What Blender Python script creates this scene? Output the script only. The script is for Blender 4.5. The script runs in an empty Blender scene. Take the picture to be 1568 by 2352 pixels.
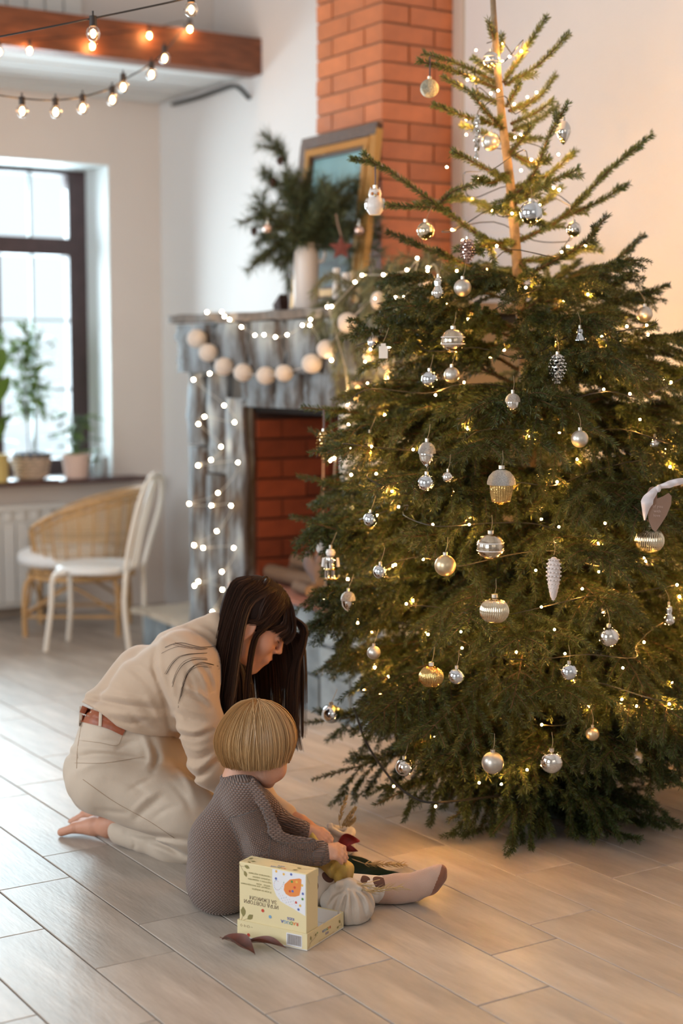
import bpy, math, random
import numpy as np
random.seed(7); RNG = np.random.default_rng(7)

# ------------------------------------------------------------------ camera
F_PX, CX, CY, HZ, CAM_H = 3560., 784., 1176., 835., 1.40      # focal length and horizon in pixels of the 1568 x 2352 frame
PITCH = math.atan((CY-HZ)/F_PX); YAW = math.atan(2284/math.hypot(F_PX, CY-HZ))
FH = np.array([math.sin(YAW), math.cos(YAW), 0.]); RT = np.array([math.cos(YAW), -math.sin(YAW), 0.]); ZZ = np.array([0, 0, 1.])
FW = FH*math.cos(PITCH)-ZZ*math.sin(PITCH); UPV = FH*math.sin(PITCH)+ZZ*math.cos(PITCH); CAM = np.array([0, 0, CAM_H])
sc = bpy.context.scene; COL = sc.collection
cd = bpy.data.cameras.new('camera'); cam = bpy.data.objects.new('camera', cd); COL.objects.link(cam)
cam.location = CAM; cam.rotation_euler = (math.pi/2-PITCH, 0, -YAW)
cd.sensor_fit = 'VERTICAL'; cd.sensor_height = 36; cd.lens = F_PX/2352*36; cd.clip_start = .05
cd.dof.use_dof = True; cd.dof.focus_distance = 4.02; cd.dof.aperture_fstop = 1.7
sc.camera = cam
sc.view_settings.view_transform = 'Standard'; sc.view_settings.look = 'None'; sc.view_settings.gamma = 1
sc.view_settings.use_curve_mapping = False; sc.view_settings.exposure = 0.0
sc.cycles.use_denoising = True; sc.cycles.sample_clamp_indirect = 3.0; sc.cycles.sample_clamp_direct = 0
sc.cycles.max_bounces = 6; sc.cycles.diffuse_bounces = 4; sc.cycles.glossy_bounces = 3; sc.cycles.transmission_bounces = 4
sc.cycles.transparent_max_bounces = 8; sc.cycles.caustics_reflective = False; sc.cycles.caustics_refractive = False
# ------------------------------------------------------------------ overcast winter sky
w = bpy.data.worlds.new('overcast_sky'); sc.world = w; w.use_nodes = True
w.node_tree.nodes['Background'].inputs[0].default_value = (.80, .93, 1, 1); w.node_tree.nodes['Background'].inputs[1].default_value = 1.25
# ------------------------------------------------------------------ daylight through the room's windows, plus an added lamp behind the camera
def area(name, loc, rot, sx, sy, power, col):
    l = bpy.data.lights.new(name, 'AREA'); l.shape = 'RECTANGLE'; l.size = sx; l.size_y = sy; l.energy = power; l.color = col
    o = bpy.data.objects.new(name, l); COL.objects.link(o); o.location = loc; o.rotation_euler = rot; return o
HP = math.pi/2
XL, YB, ZC = -2.3, -2.6, 4.6              # left wall, wall behind the camera, ceiling
area('daylight', (3.05, 8.72, 1.62), (-HP, 0, 0), 1.1, 1.6, 160, (.72, .91, 1))
area('daylight.001', (XL+.03, 1.2, 1.7), (0, -HP, 0), 2.0, 2.2, 72, (.93, .97, 1))
area('daylight.002', (XL+.03, 5.4, 1.9), (0, -HP, 0), 2.2, 2.6, 120, (.86, .94, 1))
area('rear_fill', (1.0, YB+.03, 2.6), (HP, 0, 0), 3.0, 2.0, 16, (1, .90, .78))  # added warm area lamp; the wall behind the camera has no window opening

def W(x, y, d):                            # the point d metres ahead seen at pixel x, y
    r = FW*F_PX+RT*(x-CX)-UPV*(y-CY); return CAM+r*(d/(r@FH))
def FL(x, y, z=0.):
    r = FW*F_PX+RT*(x-CX)-UPV*(y-CY); return CAM+r*((z-CAM_H)/r[2])
def PX(x, y, X):
    r = FW*F_PX+RT*(x-CX)-UPV*(y-CY); return CAM+r*(X/r[0])
def PY(x, y, Y):
    r = FW*F_PX+RT*(x-CX)-UPV*(y-CY); return CAM+r*(Y/r[1])
def dep(p): return float((np.asarray(p)-CAM)@FH)
def nz(v): v = np.asarray(v, float); return v/max(np.linalg.norm(v), 1e-9)

# ------------------------------------------------------------------ materials
MATS = {}
def mat(name, col, rough=.6, metal=0., bump=0., bscale=40., var=0., vscale=6., col2=None, emis=None, estr=0., spec=.5, stretch=(1, 1, 1), sheen=0., trans=0., alpha=1., island=0., detail=6, ramp=(.32, .66)):
    if name in MATS: return MATS[name]
    m = bpy.data.materials.new(name); m.use_nodes = True; nt = m.node_tree; N = nt.nodes; L = nt.links; b = N['Principled BSDF']
    b.inputs['Base Color'].default_value = (*col, 1); b.inputs['Roughness'].default_value = rough; b.inputs['Metallic'].default_value = metal
    b.inputs['Specular IOR Level'].default_value = spec; b.inputs['Sheen Weight'].default_value = sheen
    b.inputs['Transmission Weight'].default_value = trans; b.inputs['Alpha'].default_value = alpha
    if emis: b.inputs['Emission Color'].default_value = (*emis, 1); b.inputs['Emission Strength'].default_value = estr
    if var or bump:
        tc = N.new('ShaderNodeTexCoord'); mp = N.new('ShaderNodeMapping'); mp.inputs['Scale'].default_value = stretch; L.new(tc.outputs['Object'], mp.inputs[0])
    if var:
        n = N.new('ShaderNodeTexNoise'); n.inputs['Scale'].default_value = vscale; n.inputs['Detail'].default_value = detail; n.inputs['Roughness'].default_value = .62; L.new(mp.outputs[0], n.inputs[0])
        r = N.new('ShaderNodeValToRGB'); c2 = col2 or tuple(c*(1-var) for c in col)
        r.color_ramp.elements[0].position = ramp[0]; r.color_ramp.elements[0].color = (*c2, 1); r.color_ramp.elements[1].position = ramp[1]; r.color_ramp.elements[1].color = (*col, 1)
        L.new(n.outputs[0], r.inputs[0]); L.new(r.outputs[0], b.inputs['Base Color'])
    if island:
        g = N.new('ShaderNodeNewGeometry'); hsv = N.new('ShaderNodeHueSaturation'); mr = N.new('ShaderNodeMapRange')
        mr.inputs[3].default_value = 1-island; mr.inputs[4].default_value = 1+island; L.new(g.outputs['Random Per Island'], mr.inputs[0]); L.new(mr.outputs[0], hsv.inputs['Value'])
        if var: L.new(r.outputs[0], hsv.inputs['Color'])
        else: hsv.inputs['Color'].default_value = (*col, 1)
        L.new(hsv.outputs[0], b.inputs['Base Color'])
    if bump:
        n2 = N.new('ShaderNodeTexNoise'); n2.inputs['Scale'].default_value = bscale; n2.inputs['Detail'].default_value = 4; L.new(mp.outputs[0], n2.inputs[0])
        bp = N.new('ShaderNodeBump'); bp.inputs['Strength'].default_value = bump; bp.inputs['Distance'].default_value = .01; L.new(n2.outputs[0], bp.inputs['Height']); L.new(bp.outputs[0], b.inputs['Normal'])
    MATS[name] = m; return m
def objvar(m, amt=.12, hue=0.0):           # each object of this material gets its own tone
    nt = m.node_tree; N = nt.nodes; L = nt.links; b = N['Principled BSDF']; oi = N.new('ShaderNodeObjectInfo'); hsv = N.new('ShaderNodeHueSaturation'); mr = N.new('ShaderNodeMapRange')
    mr.inputs[3].default_value = 1-amt; mr.inputs[4].default_value = 1+amt; L.new(oi.outputs['Random'], mr.inputs[0]); L.new(mr.outputs[0], hsv.inputs['Value'])
    i = b.inputs['Base Color']
    if i.is_linked: L.new(i.links[0].from_socket, hsv.inputs['Color'])
    else: hsv.inputs['Color'].default_value = i.default_value
    L.new(hsv.outputs[0], i); return m

# ------------------------------------------------------------------ mesh builder
class MB:
    def __init__(s): s.v = []; s.f = []; s.m = []; s.n = 0
    def add(s, v, f, mi=0):
        v = np.asarray(v, float).reshape(-1, 3); s.v.append(v); o = s.n; s.n += len(v)
        for q in f: s.f.append([int(i)+o for i in q])
        s.m += [mi]*len(f); return s
    def box(s, lo, hi, mi=0, jit=0.):
        lo = np.array(lo, float); hi = np.array(hi, float); v = np.array([[(lo, hi)[i & 1][0], (lo, hi)[i >> 1 & 1][1], (lo, hi)[i >> 2][2]] for i in range(8)])
        if jit: v = v+RNG.normal(0, jit, v.shape)
        return s.add(v, [(0, 2, 3, 1), (4, 5, 7, 6), (0, 1, 5, 4), (2, 6, 7, 3), (0, 4, 6, 2), (1, 3, 7, 5)], mi)
    def obox(s, c, ax, h, mi=0):           # oriented box: centre, three axes, half sizes
        c = np.asarray(c, float); v = [c+sum((1 if i >> k & 1 else -1)*h[k]*np.asarray(ax[k]) for k in range(3)) for i in range(8)]
        return s.add(v, [(0, 2, 3, 1), (4, 5, 7, 6), (0, 1, 5, 4), (2, 6, 7, 3), (0, 4, 6, 2), (1, 3, 7, 5)], mi)
    def tube(s, pts, r, n=8, mi=0, cap=True, flat=1.):
        pts = np.asarray(pts, float); k = len(pts); r = np.broadcast_to(np.asarray(r, float), (k,))
        t = np.gradient(pts, axis=0); t /= np.maximum(np.linalg.norm(t, axis=1)[:, None], 1e-9)
        ref = ZZ if abs(t[0][2]) < .9 else np.array([1., 0, 0]); u = nz(np.cross(t[0], ref)); V = []
        a = np.arange(n)*2*math.pi/n
        for i in range(k):
            u = nz(u-t[i]*(u@t[i])); w_ = np.cross(t[i], u); V.append(pts[i]+r[i]*(np.cos(a)[:, None]*u+np.sin(a)[:, None]*flat*w_))
        f = [(i*n+j, i*n+(j+1) % n, (i+1)*n+(j+1) % n, (i+1)*n+j) for i in range(k-1) for j in range(n)]
        if cap: f += [tuple(range(n-1, -1, -1)), tuple((k-1)*n+j for j in range(n))]
        return s.add(np.concatenate(V), f, mi)
    def lathe(s, prof, c, n=24, mi=0, axis=None, rib=0., nrib=0, arc=None):  # prof: (radius, height)
        ax = nz(axis if axis is not None else (0, 0, 1)); u = nz(np.cross(ax, (0, 1, 0) if abs(ax[1]) < .9 else (1, 0, 0))); w_ = np.cross(ax, u); V = []
        a = np.arange(n)*2*math.pi/n
        for r, h in prof:
            rr = r*(1+rib*(np.abs(np.cos(a*nrib/2))-.5)) if nrib else np.full(n, r)
            V.append(np.asarray(c)+ax*h+rr[:, None]*(np.cos(a)[:, None]*u+np.sin(a)[:, None]*w_))
        k = len(prof); f = [(i*n+j, i*n+(j+1) % n, (i+1)*n+(j+1) % n, (i+1)*n+j) for i in range(k-1) for j in range(n)]
        if prof[0][0] > 1e-5: f.append(tuple(range(n-1, -1, -1)))
        if prof[-1][0] > 1e-5: f.append(tuple((k-1)*n+j for j in range(n)))
        return s.add(np.concatenate(V), f, mi)
    def ball(s, c, r, n=16, k=10, mi=0, sc_=(1, 1, 1)):
        c = np.asarray(c, float); V = [c+np.array([0, 0, -r*sc_[2]])]
        for i in range(1, k):
            p = -HP+math.pi*i/k
            for j in range(n): V.append(c+r*np.array([math.cos(p)*math.cos(2*math.pi*j/n)*sc_[0], math.cos(p)*math.sin(2*math.pi*j/n)*sc_[1], math.sin(p)*sc_[2]]))
        V.append(c+np.array([0, 0, r*sc_[2]])); T = len(V)-1
        f = [(0, 1+(j+1) % n, 1+j) for j in range(n)]+[(1+(i)*n+j, 1+i*n+(j+1) % n, 1+(i+1)*n+(j+1) % n, 1+(i+1)*n+j) for i in range(k-2) for j in range(n)]+[(T, 1+(k-2)*n+j, 1+(k-2)*n+(j+1) % n) for j in range(n)]
        return s.add(V, f, mi)
    def sheet(s, g, mi=0, th=0.):          # grid of points (a, b, 3), optional thickness
        g = np.asarray(g, float); a, b = g.shape[:2]; f = [(i*b+j, (i+1)*b+j, (i+1)*b+j+1, i*b+j+1) for i in range(a-1) for j in range(b-1)]
        if not th: return s.add(g.reshape(-1, 3), f, mi)
        n = np.cross(np.gradient(g, axis=0), np.gradient(g, axis=1)); n /= np.maximum(np.linalg.norm(n, axis=2)[..., None], 1e-9)
        A = (g+n*th/2).reshape(-1, 3); B = (g-n*th/2).reshape(-1, 3); N_ = a*b
        f2 = [tuple(i+N_ for i in q[::-1]) for q in f]; e = [i*b for i in range(a)]+[(a-1)*b+j for j in range(1, b)]+[i*b+b-1 for i in range(a-2, -1, -1)]+[j for j in range(b-2, 0, -1)]
        f3 = [(e[i], e[i-1], e[i-1]+N_, e[i]+N_) for i in range(len(e))]
        return s.add(np.concatenate([A, B]), f+f2+f3, mi)
    def build(s, name, mats, parent=None, smooth=True, org=None, mesh_only=False):
        V = np.concatenate(s.v) if s.v else np.zeros((0, 3)); org = np.zeros(3) if org is None else np.asarray(org, float)
        me = bpy.data.meshes.new(name); me.from_pydata((V-org).tolist(), [], s.f); mats = mats if isinstance(mats, (list, tuple)) else [mats]
        for m in mats: me.materials.append(m)
        if len(mats) > 1: me.polygons.foreach_set('material_index', s.m)
        if smooth: me.shade_smooth(); me.set_sharp_from_angle(angle=math.radians(40))
        if mesh_only: return me
        return link(name, me, parent, org)
PO = {}
def link(name, data, parent=None, org=(0, 0, 0)):
    o = bpy.data.objects.new(name, data); COL.objects.link(o); o.location = [float(x) for x in org]
    if parent is not None:
        o.parent = parent; p = PO[parent.name]; o.location = [float(a-b) for a, b in zip(org, p)]
    PO[o.name] = np.array([float(x) for x in org]); return o
def thing(name, label, cat, loc=(0, 0, 0), group=None):
    o = link(name, None, None, loc); o.empty_display_size = .05; tag(o, label, cat, group); return o
def tag(o, label=None, cat=None, group=None, kind=None):
    if label: o['label'] = label
    if cat: o['category'] = cat
    if group: o['group'] = group
    if kind: o['kind'] = kind
    return o
def struct(o): o['kind'] = 'structure'; return o
def bez(pts, n=20):                        # smooth curve through points (Catmull-Rom)
    P = [np.asarray(p, float) for p in pts]; P = [2*P[0]-P[1]]+P+[2*P[-1]-P[-2]]; out = []; segs = len(P)-3
    for i in range(segs):
        m = max(2, int(round(n/segs)))
        for j in range(m):
            t = j/m; a, b, c, d = P[i:i+4]; out.append(.5*((2*b)+(-a+c)*t+(2*a-5*b+4*c-d)*t*t+(-a+3*b-3*c+d)*t**3))
    out.append(P[-2]); return np.array(out)

# ------------------------------------------------------------------ implicit surfaces for bodies and cloth
class SDF:
    """Smooth union of round cones and ellipsoids on a grid, meshed with surface nets."""
    def __init__(s, h): s.h = h; s.p = []
    def c(s, a, b, ra, rb, k=.02, sub=False): s.p.append(('c', np.asarray(a, float), np.asarray(b, float), ra, rb, k, sub)); return s
    def e(s, c, r, ax=None, k=.02, sub=False): s.p.append(('e', np.asarray(c, float), np.asarray(r, float), np.eye(3) if ax is None else np.asarray(ax, float), 0, k, sub)); return s
    def run(s, disp=None, clip=None):
        lo = np.full(3, 1e9); hi = -lo
        for q in s.p:
            if q[6]: continue
            if q[0] == 'c':
                for P, r in ((q[1], q[3]), (q[2], q[4])): lo = np.minimum(lo, P-r); hi = np.maximum(hi, P+r)
            else:
                e_ = np.sqrt(((q[3]*q[2][:, None])**2).sum(0)); lo = np.minimum(lo, q[1]-e_); hi = np.maximum(hi, q[1]+e_)
        lo -= 4*s.h+.008; hi += 4*s.h+.008; n = np.ceil((hi-lo)/s.h).astype(int)+1
        X = [lo[i]+s.h*np.arange(n[i]) for i in range(3)]; D = np.full(n, .5, np.float32)
        for q in s.p:
            k = q[5]
            if q[0] == 'c':
                l = np.minimum(q[1]-q[3], q[2]-q[4]); u = np.maximum(q[1]+q[3], q[2]+q[4])
            else: e_ = np.sqrt(((q[3]*q[2][:, None])**2).sum(0)); l = q[1]-e_; u = q[1]+e_
            m = k+4*s.h+.012; i0 = np.maximum(np.floor((l-m-lo)/s.h).astype(int), 0); i1 = np.minimum(np.ceil((u+m-lo)/s.h).astype(int)+1, n)
            if (i1 <= i0).any(): continue
            sl = tuple(slice(a, b) for a, b in zip(i0, i1)); x = X[0][sl[0]][:, None, None]; y = X[1][sl[1]][None, :, None]; z = X[2][sl[2]][None, None, :]
            if q[0] == 'c':
                a, b = q[1], q[2]; d = b-a; L2 = max(d@d, 1e-12); t = np.clip(((x-a[0])*d[0]+(y-a[1])*d[1]+(z-a[2])*d[2])/L2, 0, 1)
                v = np.sqrt((x-a[0]-t*d[0])**2+(y-a[1]-t*d[1])**2+(z-a[2]-t*d[2])**2)-(q[3]+(q[4]-q[3])*t)
            else:
                c, r, A = q[1], q[2], q[3]; g = [((x-c[0])*A[i][0]+(y-c[1])*A[i][1]+(z-c[2])*A[i][2]) for i in range(3)]
                k0 = np.sqrt(sum((g[i]/r[i])**2 for i in range(3))); k1 = np.sqrt(sum((g[i]/r[i]**2)**2 for i in range(3)))
                v = k0*(k0-1)/np.maximum(k1, 1e-6)
            o = D[sl]
            if q[6]: v = -v; hh = np.maximum(k-np.abs(o-v), 0)/k; D[sl] = np.maximum(o, v)+hh*hh*k/4
            else: hh = np.maximum(k-np.abs(o-v), 0)/k; D[sl] = np.minimum(o, v)-hh*hh*k/4
        if disp or clip:
            idx = np.where(np.abs(D) < .03); P = np.stack([X[i][idx[i]] for i in range(3)], 1)
            if disp: D[idx] += disp(P).astype(np.float32)
            if clip: D[idx] = np.maximum(D[idx], clip(P).astype(np.float32))
            if clip:
                idx = np.where(D <= -.03); P = np.stack([X[i][idx[i]] for i in range(3)], 1); D[idx] = np.maximum(D[idx], clip(P).astype(np.float32))
        S = D < 0; num = np.zeros([*(n-1), 3], np.float32); cnt = np.zeros(n-1, np.float32); quads = []
        def sh(a, off, cut):               # view of cells touching an edge
            return a
        edges = []
        for ax in range(3):
            a = [slice(None)]*3; b = [slice(None)]*3; a[ax] = slice(0, -1); b[ax] = slice(1, None); a, b = tuple(a), tuple(b)
            cr = S[a] != S[b]; I = np.array(np.where(cr)).T
            if not len(I): continue
            J = I.copy(); J[:, ax] += 1; d0 = D[tuple(I.T)]; d1 = D[tuple(J.T)]; t = d0/(d0-d1); P = I.astype(np.float32); P[:, ax] += t
            o1, o2 = [q for q in range(3) if q != ax]; ok = np.ones(len(I), bool)
            for u_ in (0, 1):
                for v_ in (0, 1):
                    K = I.copy(); K[:, o1] -= u_; K[:, o2] -= v_; g = ((K >= 0) & (K < (n-1))).all(1); ok &= g; Kg = K[g]
                    np.add.at(num, tuple(Kg.T), P[g]); np.add.at(cnt, tuple(Kg.T), 1)
            edges.append((ax, o1, o2, I[ok], S[tuple(I[ok].T)]))
        idm = np.full(n-1, -1, np.int64); act = cnt > 0; idm[act] = np.arange(act.sum()); V = num[act]/cnt[act][:, None]*s.h+lo
        Q = []
        for ax, o1, o2, I, s0 in edges:
            c4 = []
            for u_, v_ in ((0, 0), (1, 0), (1, 1), (0, 1)):
                K = I.copy(); K[:, o1] -= u_; K[:, o2] -= v_; c4.append(idm[tuple(K.T)])
            q = np.stack(c4, 1); flip = s0 ^ (ax == 1); q[~flip] = q[~flip][:, ::-1]; Q.append(q)
        return V.astype(float), np.concatenate(Q)
def smooth_mesh(V, Q, it=2, lam=.5):
    n = len(V)
    for _ in range(it):
        S = np.zeros_like(V); c = np.zeros(n)
        for a, b in ((0, 1), (1, 2), (2, 3), (3, 0)):
            np.add.at(S, Q[:, a], V[Q[:, b]]); np.add.at(S, Q[:, b], V[Q[:, a]]); c += np.bincount(Q[:, a], minlength=n)+np.bincount(Q[:, b], minlength=n)
        V = V*(1-lam)+lam*S/np.maximum(c, 1)[:, None]
    return V
def fast_mesh(name, V, Q, mats, parent=None, org=None, attr=None, matidx=None, mesh_only=False):
    org = np.zeros(3) if org is None else np.asarray(org, float); k = Q.shape[1]; me = bpy.data.meshes.new(name)
    me.vertices.add(len(V)); me.vertices.foreach_set('co', (V-org).ravel()); me.loops.add(Q.size); me.loops.foreach_set('vertex_index', Q.ravel().astype(np.int32))
    me.polygons.add(len(Q)); me.polygons.foreach_set('loop_start', np.arange(len(Q), dtype=np.int32)*k); me.polygons.foreach_set('loop_total', np.full(len(Q), k, np.int32))
    for m in (mats if isinstance(mats, (list, tuple)) else [mats]): me.materials.append(m)
    if matidx is not None: me.polygons.foreach_set('material_index', matidx.astype(np.int32))
    me.update(calc_edges=True); me.polygons.foreach_set('use_smooth', np.ones(len(Q), bool))
    if attr:
        for an, av in attr.items(): a = me.attributes.new(an, 'FLOAT_VECTOR', 'POINT'); a.data.foreach_set('vector', np.asarray(av, float).ravel())
    me.validate()
    if mesh_only: return me
    return link(name, me, parent, org)
def body(sdf, name, m, parent, disp=None, clip=None, sm=2, attr=None, org=None, matf=None):
    V, Q = sdf.run(disp, clip); V = smooth_mesh(V, Q, sm)
    mi = matf(V[Q].mean(1)) if matf else None
    return fast_mesh(name, V, Q, m, parent, org if org is not None else PO[parent.name], attr(V) if attr else None, mi)
# ================================================================== the room
XF, YW = 3.98, 8.16                        # fireplace wall, window wall
plaster = mat('plaster_paint', (.84, .73, .65), .85, bump=.15, bscale=60, var=.04, vscale=2)
plaster_w = mat('plaster_white', (.74, .71, .69), .85, bump=.12, bscale=60, var=.03, vscale=2)
frame_brown = mat('window_frame_paint', (.085, .050, .052), .45, var=.3, vscale=12)
beam_m = mat('beam_wood', (.26, .085, .035), .5, bump=.3, bscale=30, var=.5, vscale=7, stretch=(1, 8, 8))
tile_m = mat('wood_look_tile', (.57, .50, .435), .40, bump=.10, bscale=25, var=1, vscale=2.6, col2=(.34, .288, .243), stretch=(4.0, .7, 1), spec=.45, detail=9)
objvar(tile_m, .10)
grout_m = mat('grout', (.17, .14, .12), .9)
# floor of staggered wood-look tiles
fl = MB().box((XL, YB, -.05), (XF+.1, YW+.1, -.004)).build('floor', grout_m, smooth=False); struct(fl)
TW, TL = .2065, .6375
known = {-1: 3.55, 0: 3.243, 1: 3.45, 2: 2.925, 3: 2.60, 4: 2.815, 5: 2.92, 6: 3.235}
tile_mesh = {}
def tile(x0, y0, y1):
    x1 = min(x0+TW, XF); y1_ = min(y1, YW); y0 = max(y0, YB); key = (round(x1-x0, 3), round(y1_-y0, 3)); g = .0018
    if key[0] < .01 or key[1] < .01: return
    if key not in tile_mesh:
        w_, l_ = key; b = .0015; mb = MB()
        a = [(g, g), (w_-g, g), (w_-g, l_-g), (g, l_-g)]; c = [(g+b, g+b), (w_-g-b, g+b), (w_-g-b, l_-g-b), (g+b, l_-g-b)]
        mb.add([(x, y, -.004) for x, y in a]+[(x, y, -b) for x, y in a]+[(x, y, 0) for x, y in c], [(8, 9, 10, 11)]+[(i, (i+1) % 4, 4+(i+1) % 4, 4+i) for i in range(4)]+[(4+i, 4+(i+1) % 4, 8+(i+1) % 4, 8+i) for i in range(4)])
        tile_mesh[key] = mb.build('tile', tile_m, smooth=False, mesh_only=True)
    link('tile', tile_mesh[key], fl, (x0, y0, 0))
def infov(x, y):
    q = np.array([x, y, 0])-CAM; z = q@FW
    if z < 1: return False
    u = CX+F_PX*(q@RT)/z; v = CY-F_PX*(q@UPV)/z; return -230 < u < 1800 and v < 2560
rest = MB()
for k in range(-26, 13):
    x0 = 1.393+k*TW
    if x0 > XF: continue
    off = known.get(k, RNG.choice([.0, .21, .425])+.1)
    y = off-math.ceil((off-YB)/TL+1)*TL
    while y < YW:
        if x0+TW > XL and any(infov(x0+a, y+b) for a in (0, TW) for b in (0, TL/2, TL)): tile(x0, y, y+TL)
        elif x0 > XL and y > YB: rest.box((x0+.0018, y+.0018, -.004), (min(x0+TW, XF)-.0018, min(y+TL, YW)-.0018, 0))
        y += TL
tag(rest.build('tile_field', tile_m, fl, smooth=False), kind='stuff')
# walls
def wall(name, boxes, m=plaster): 
    mb = MB()
    for b in boxes: mb.box(*b)
    return struct(mb.build(name, m, smooth=False))
WX0, WX1, WZ0, WZ1 = 2.42, 3.66, .76, 2.51           # window recess
wall('wall_back', [((XL, YW, 0), (WX0, YW+.45, ZC)), ((WX1, YW, 0), (XF+.3, YW+.45, ZC)), ((WX0, YW, 0), (WX1, YW+.45, WZ0)), ((WX0, YW, WZ1), (WX1, YW+.45, ZC))])
wall('wall_right', [((XF, YB, 0), (XF+.3, YW, ZC))], plaster_w)
wall('ceiling', [((XL-.3, YB-.3, ZC), (XF+.3, YW+.45, ZC+.2))], plaster_w)
wall('wall_left', [((XL-.3, YB, 0), (XL, YW, .55)), ((XL-.3, YB, 3.2), (XL, YW, ZC)), ((XL-.3, YB, .55), (XL, .2, 3.2)), ((XL-.3, 2.2, .55), (XL, 4.3, 3.2)), ((XL-.3, 6.5, .55), (XL, YW, 3.2))], plaster_w)
wall('wall_front', [((XL-.3, YB-.3, 0), (XF+.3, YB, ZC))], plaster_w)
struct(MB().box((XF-.018, YB, 0), (XF-.001, 4.3, .075)).build('baseboard_right', mat('baseboard_tile', (.42, .33, .26), .5, var=.2, vscale=9), smooth=False))
struct(MB().box((XL, YW-.018, 0), (XF-.7, YW-.001, .07)).build('baseboard_back', mat('baseboard_tile', (.2, .2, .2)), smooth=False))
# the loft: ceiling of boards over the window corner, a brown beam along its edge and a boarded front above
lw = mat('loft_boards', (.80, .80, .79), .7, bump=.2, bscale=20, var=.08, vscale=5, stretch=(1, 6, 1))
lo = MB().box((XL, 7.10, 2.93), (XF-.005, YW-.005, 3.01)).build('trim_1', mat('loft_gap', (.025, .02, .018), .9), smooth=False); struct(lo)
edges = [7.105, 7.34, 7.60, 7.86, YW-.012]
for i in range(4):
    struct(MB().box((XL+.01, edges[i]+.018, 2.868), (XF-.04 if i else XF-.012, edges[i+1]-.018, 2.929)).build('loft_board', lw, lo, smooth=False, org=(XL, edges[i], 2.868)))
MBt = MB().tube(bez([PX(395, 240, XF-.02), PX(450, 225, XF-.03), PX(500, 208, XF-.02), PX(540, 198, XF-.03), PX(572, 226, XF-.012)], 24), .011, 6)
tag(MBt.build('dry_twig', mat('dry_twig', (.05, .045, .04), .9), org=PX(450, 225, XF)), 'dark bent cable running along the loft corner on the white wall', 'cable')
bm_ = MB().box((XL, 6.98, 2.857), (XF-.001, 7.10, 3.035)).build('wooden_beam', beam_m, smooth=False, org=(1, 7.04, 2.857)); tag(bm_, 'reddish brown wooden beam along the edge of the white loft ceiling', 'beam')
up = wall('trim_2', [((XL, 7.5, 3.02), (XF-.002, 7.56, ZC))], plaster_w)
pl = mat('upper_boards', (.78, .80, .79), .6)
x = PY(185, 20, 7.5)[0]; i = 0
while x > XL+.1 and i < 14:
    MB().box((x-.094, 7.482, 3.02), (x-.003, 7.499, ZC-.01)).build('board', pl, up, smooth=False, org=(x, 7.482, 3.02)); x -= .1; i += 1
# ------------------------------------------------------------------ window
rv = mat('reveal_white', (.86, .90, .90), .6)
struct(MB().box((WX1-.006, YW+.0, WZ0), (WX1+.0, YW+.31, WZ1)).box((WX0, YW+.0, WZ0), (WX0+.006, YW+.31, WZ1)).box((WX0+.006, YW, WZ1-.006), (WX1-.006, YW+.31, WZ1)).build('trim_4', rv, smooth=False))
WY = 8.47
win = struct(link('window_1', None, None, (3.04, WY, 1.6)))
def wbox(n, x0, x1, z0, z1, y0=WY, y1=WY+.07, m=frame_brown): return MB().box((x0, y0, z0), (x1, y1, z1)).build(n, m, win, smooth=False, org=((x0+x1)/2, y0, z0))
def pz(px, py): return PY(px, py, WY)
xr = pz(160, 700)[0]; xr2 = pz(152, 800)[0]
wbox('frame', xr, WX1, WZ0, WZ1); wbox('frame', WX0, WX0+.12, WZ0, WZ1); wbox('frame', WX0+.12, xr, pz(80, 397)[2], WZ1); wbox('frame', WX0+.12, xr, WZ0, WZ0+.09)
zt0, zt1 = pz(80, 585)[2], pz(80, 545)[2]
wbox('transom', WX0+.12, xr, zt0, zt1, WY-.012, WY+.08)
xm = pz(3, 800)[0]; wbox('mullion', xm-.06, xm, WZ0+.09, zt0, WY-.01, WY+.08)
gl = bpy.data.materials.new('window_glass'); gl.use_nodes = True; nt = gl.node_tree; nt.nodes.clear()
o_ = nt.nodes.new('ShaderNodeOutputMaterial'); t_ = nt.nodes.new('ShaderNodeBsdfTransparent'); g_ = nt.nodes.new('ShaderNodeBsdfGlossy'); g_.inputs['Roughness'].default_value = .02
mx = nt.nodes.new('ShaderNodeMixShader'); lw_ = nt.nodes.new('ShaderNodeFresnel'); nt.links.new(lw_.outputs[0], mx.inputs[0]); nt.links.new(t_.outputs[0], mx.inputs[1]); nt.links.new(g_.outputs[0], mx.inputs[2]); nt.links.new(mx.outputs[0], o_.inputs[0])
MATS['glass'] = gl
for x0, x1, z0, z1 in ((WX0+.12, xr, zt1, pz(80, 397)[2]), (xm, xr, WZ0+.09, zt0), (WX0+.12, xm-.06, WZ0+.09, zt0)): wbox('pane', x0, x1, z0, z1, WY+.03, WY+.036, gl)
bar = mat('glazing_bar', (.45, .55, .56), .5)
xb = pz(73, 470)[0]; wbox('glazing_bar', xb-.008, xb+.008, zt1, pz(80, 397)[2], WY+.025, WY+.045, bar)
xb = pz(79, 700)[0]; wbox('glazing_bar', xb-.008, xb+.008, WZ0+.09, zt0, WY+.025, WY+.045, bar)
for y in (735, 895): z_ = pz(80, y)[2]; wbox('glazing_bar', xm, xr, z_-.007, z_+.007, WY+.026, WY+.044, bar)
sill = MB().box((XL, YW-.17, .738), (3.80, WY, .762)).build('window_sill', mat('sill_wood', (.10, .042, .035), .35, var=.4, vscale=9, stretch=(1, 7, 1)), smooth=False, org=(3.0, 8.0, .738)); tag(sill, 'dark brown wooden window sill under the bright window', 'sill')
sn = mat('snow', (.9, .92, .95), .9)
struct(MB().box((-20, YW+.6, -.6), (30, 40, -.5)).build('snowy_ground', sn, smooth=False))
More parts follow.
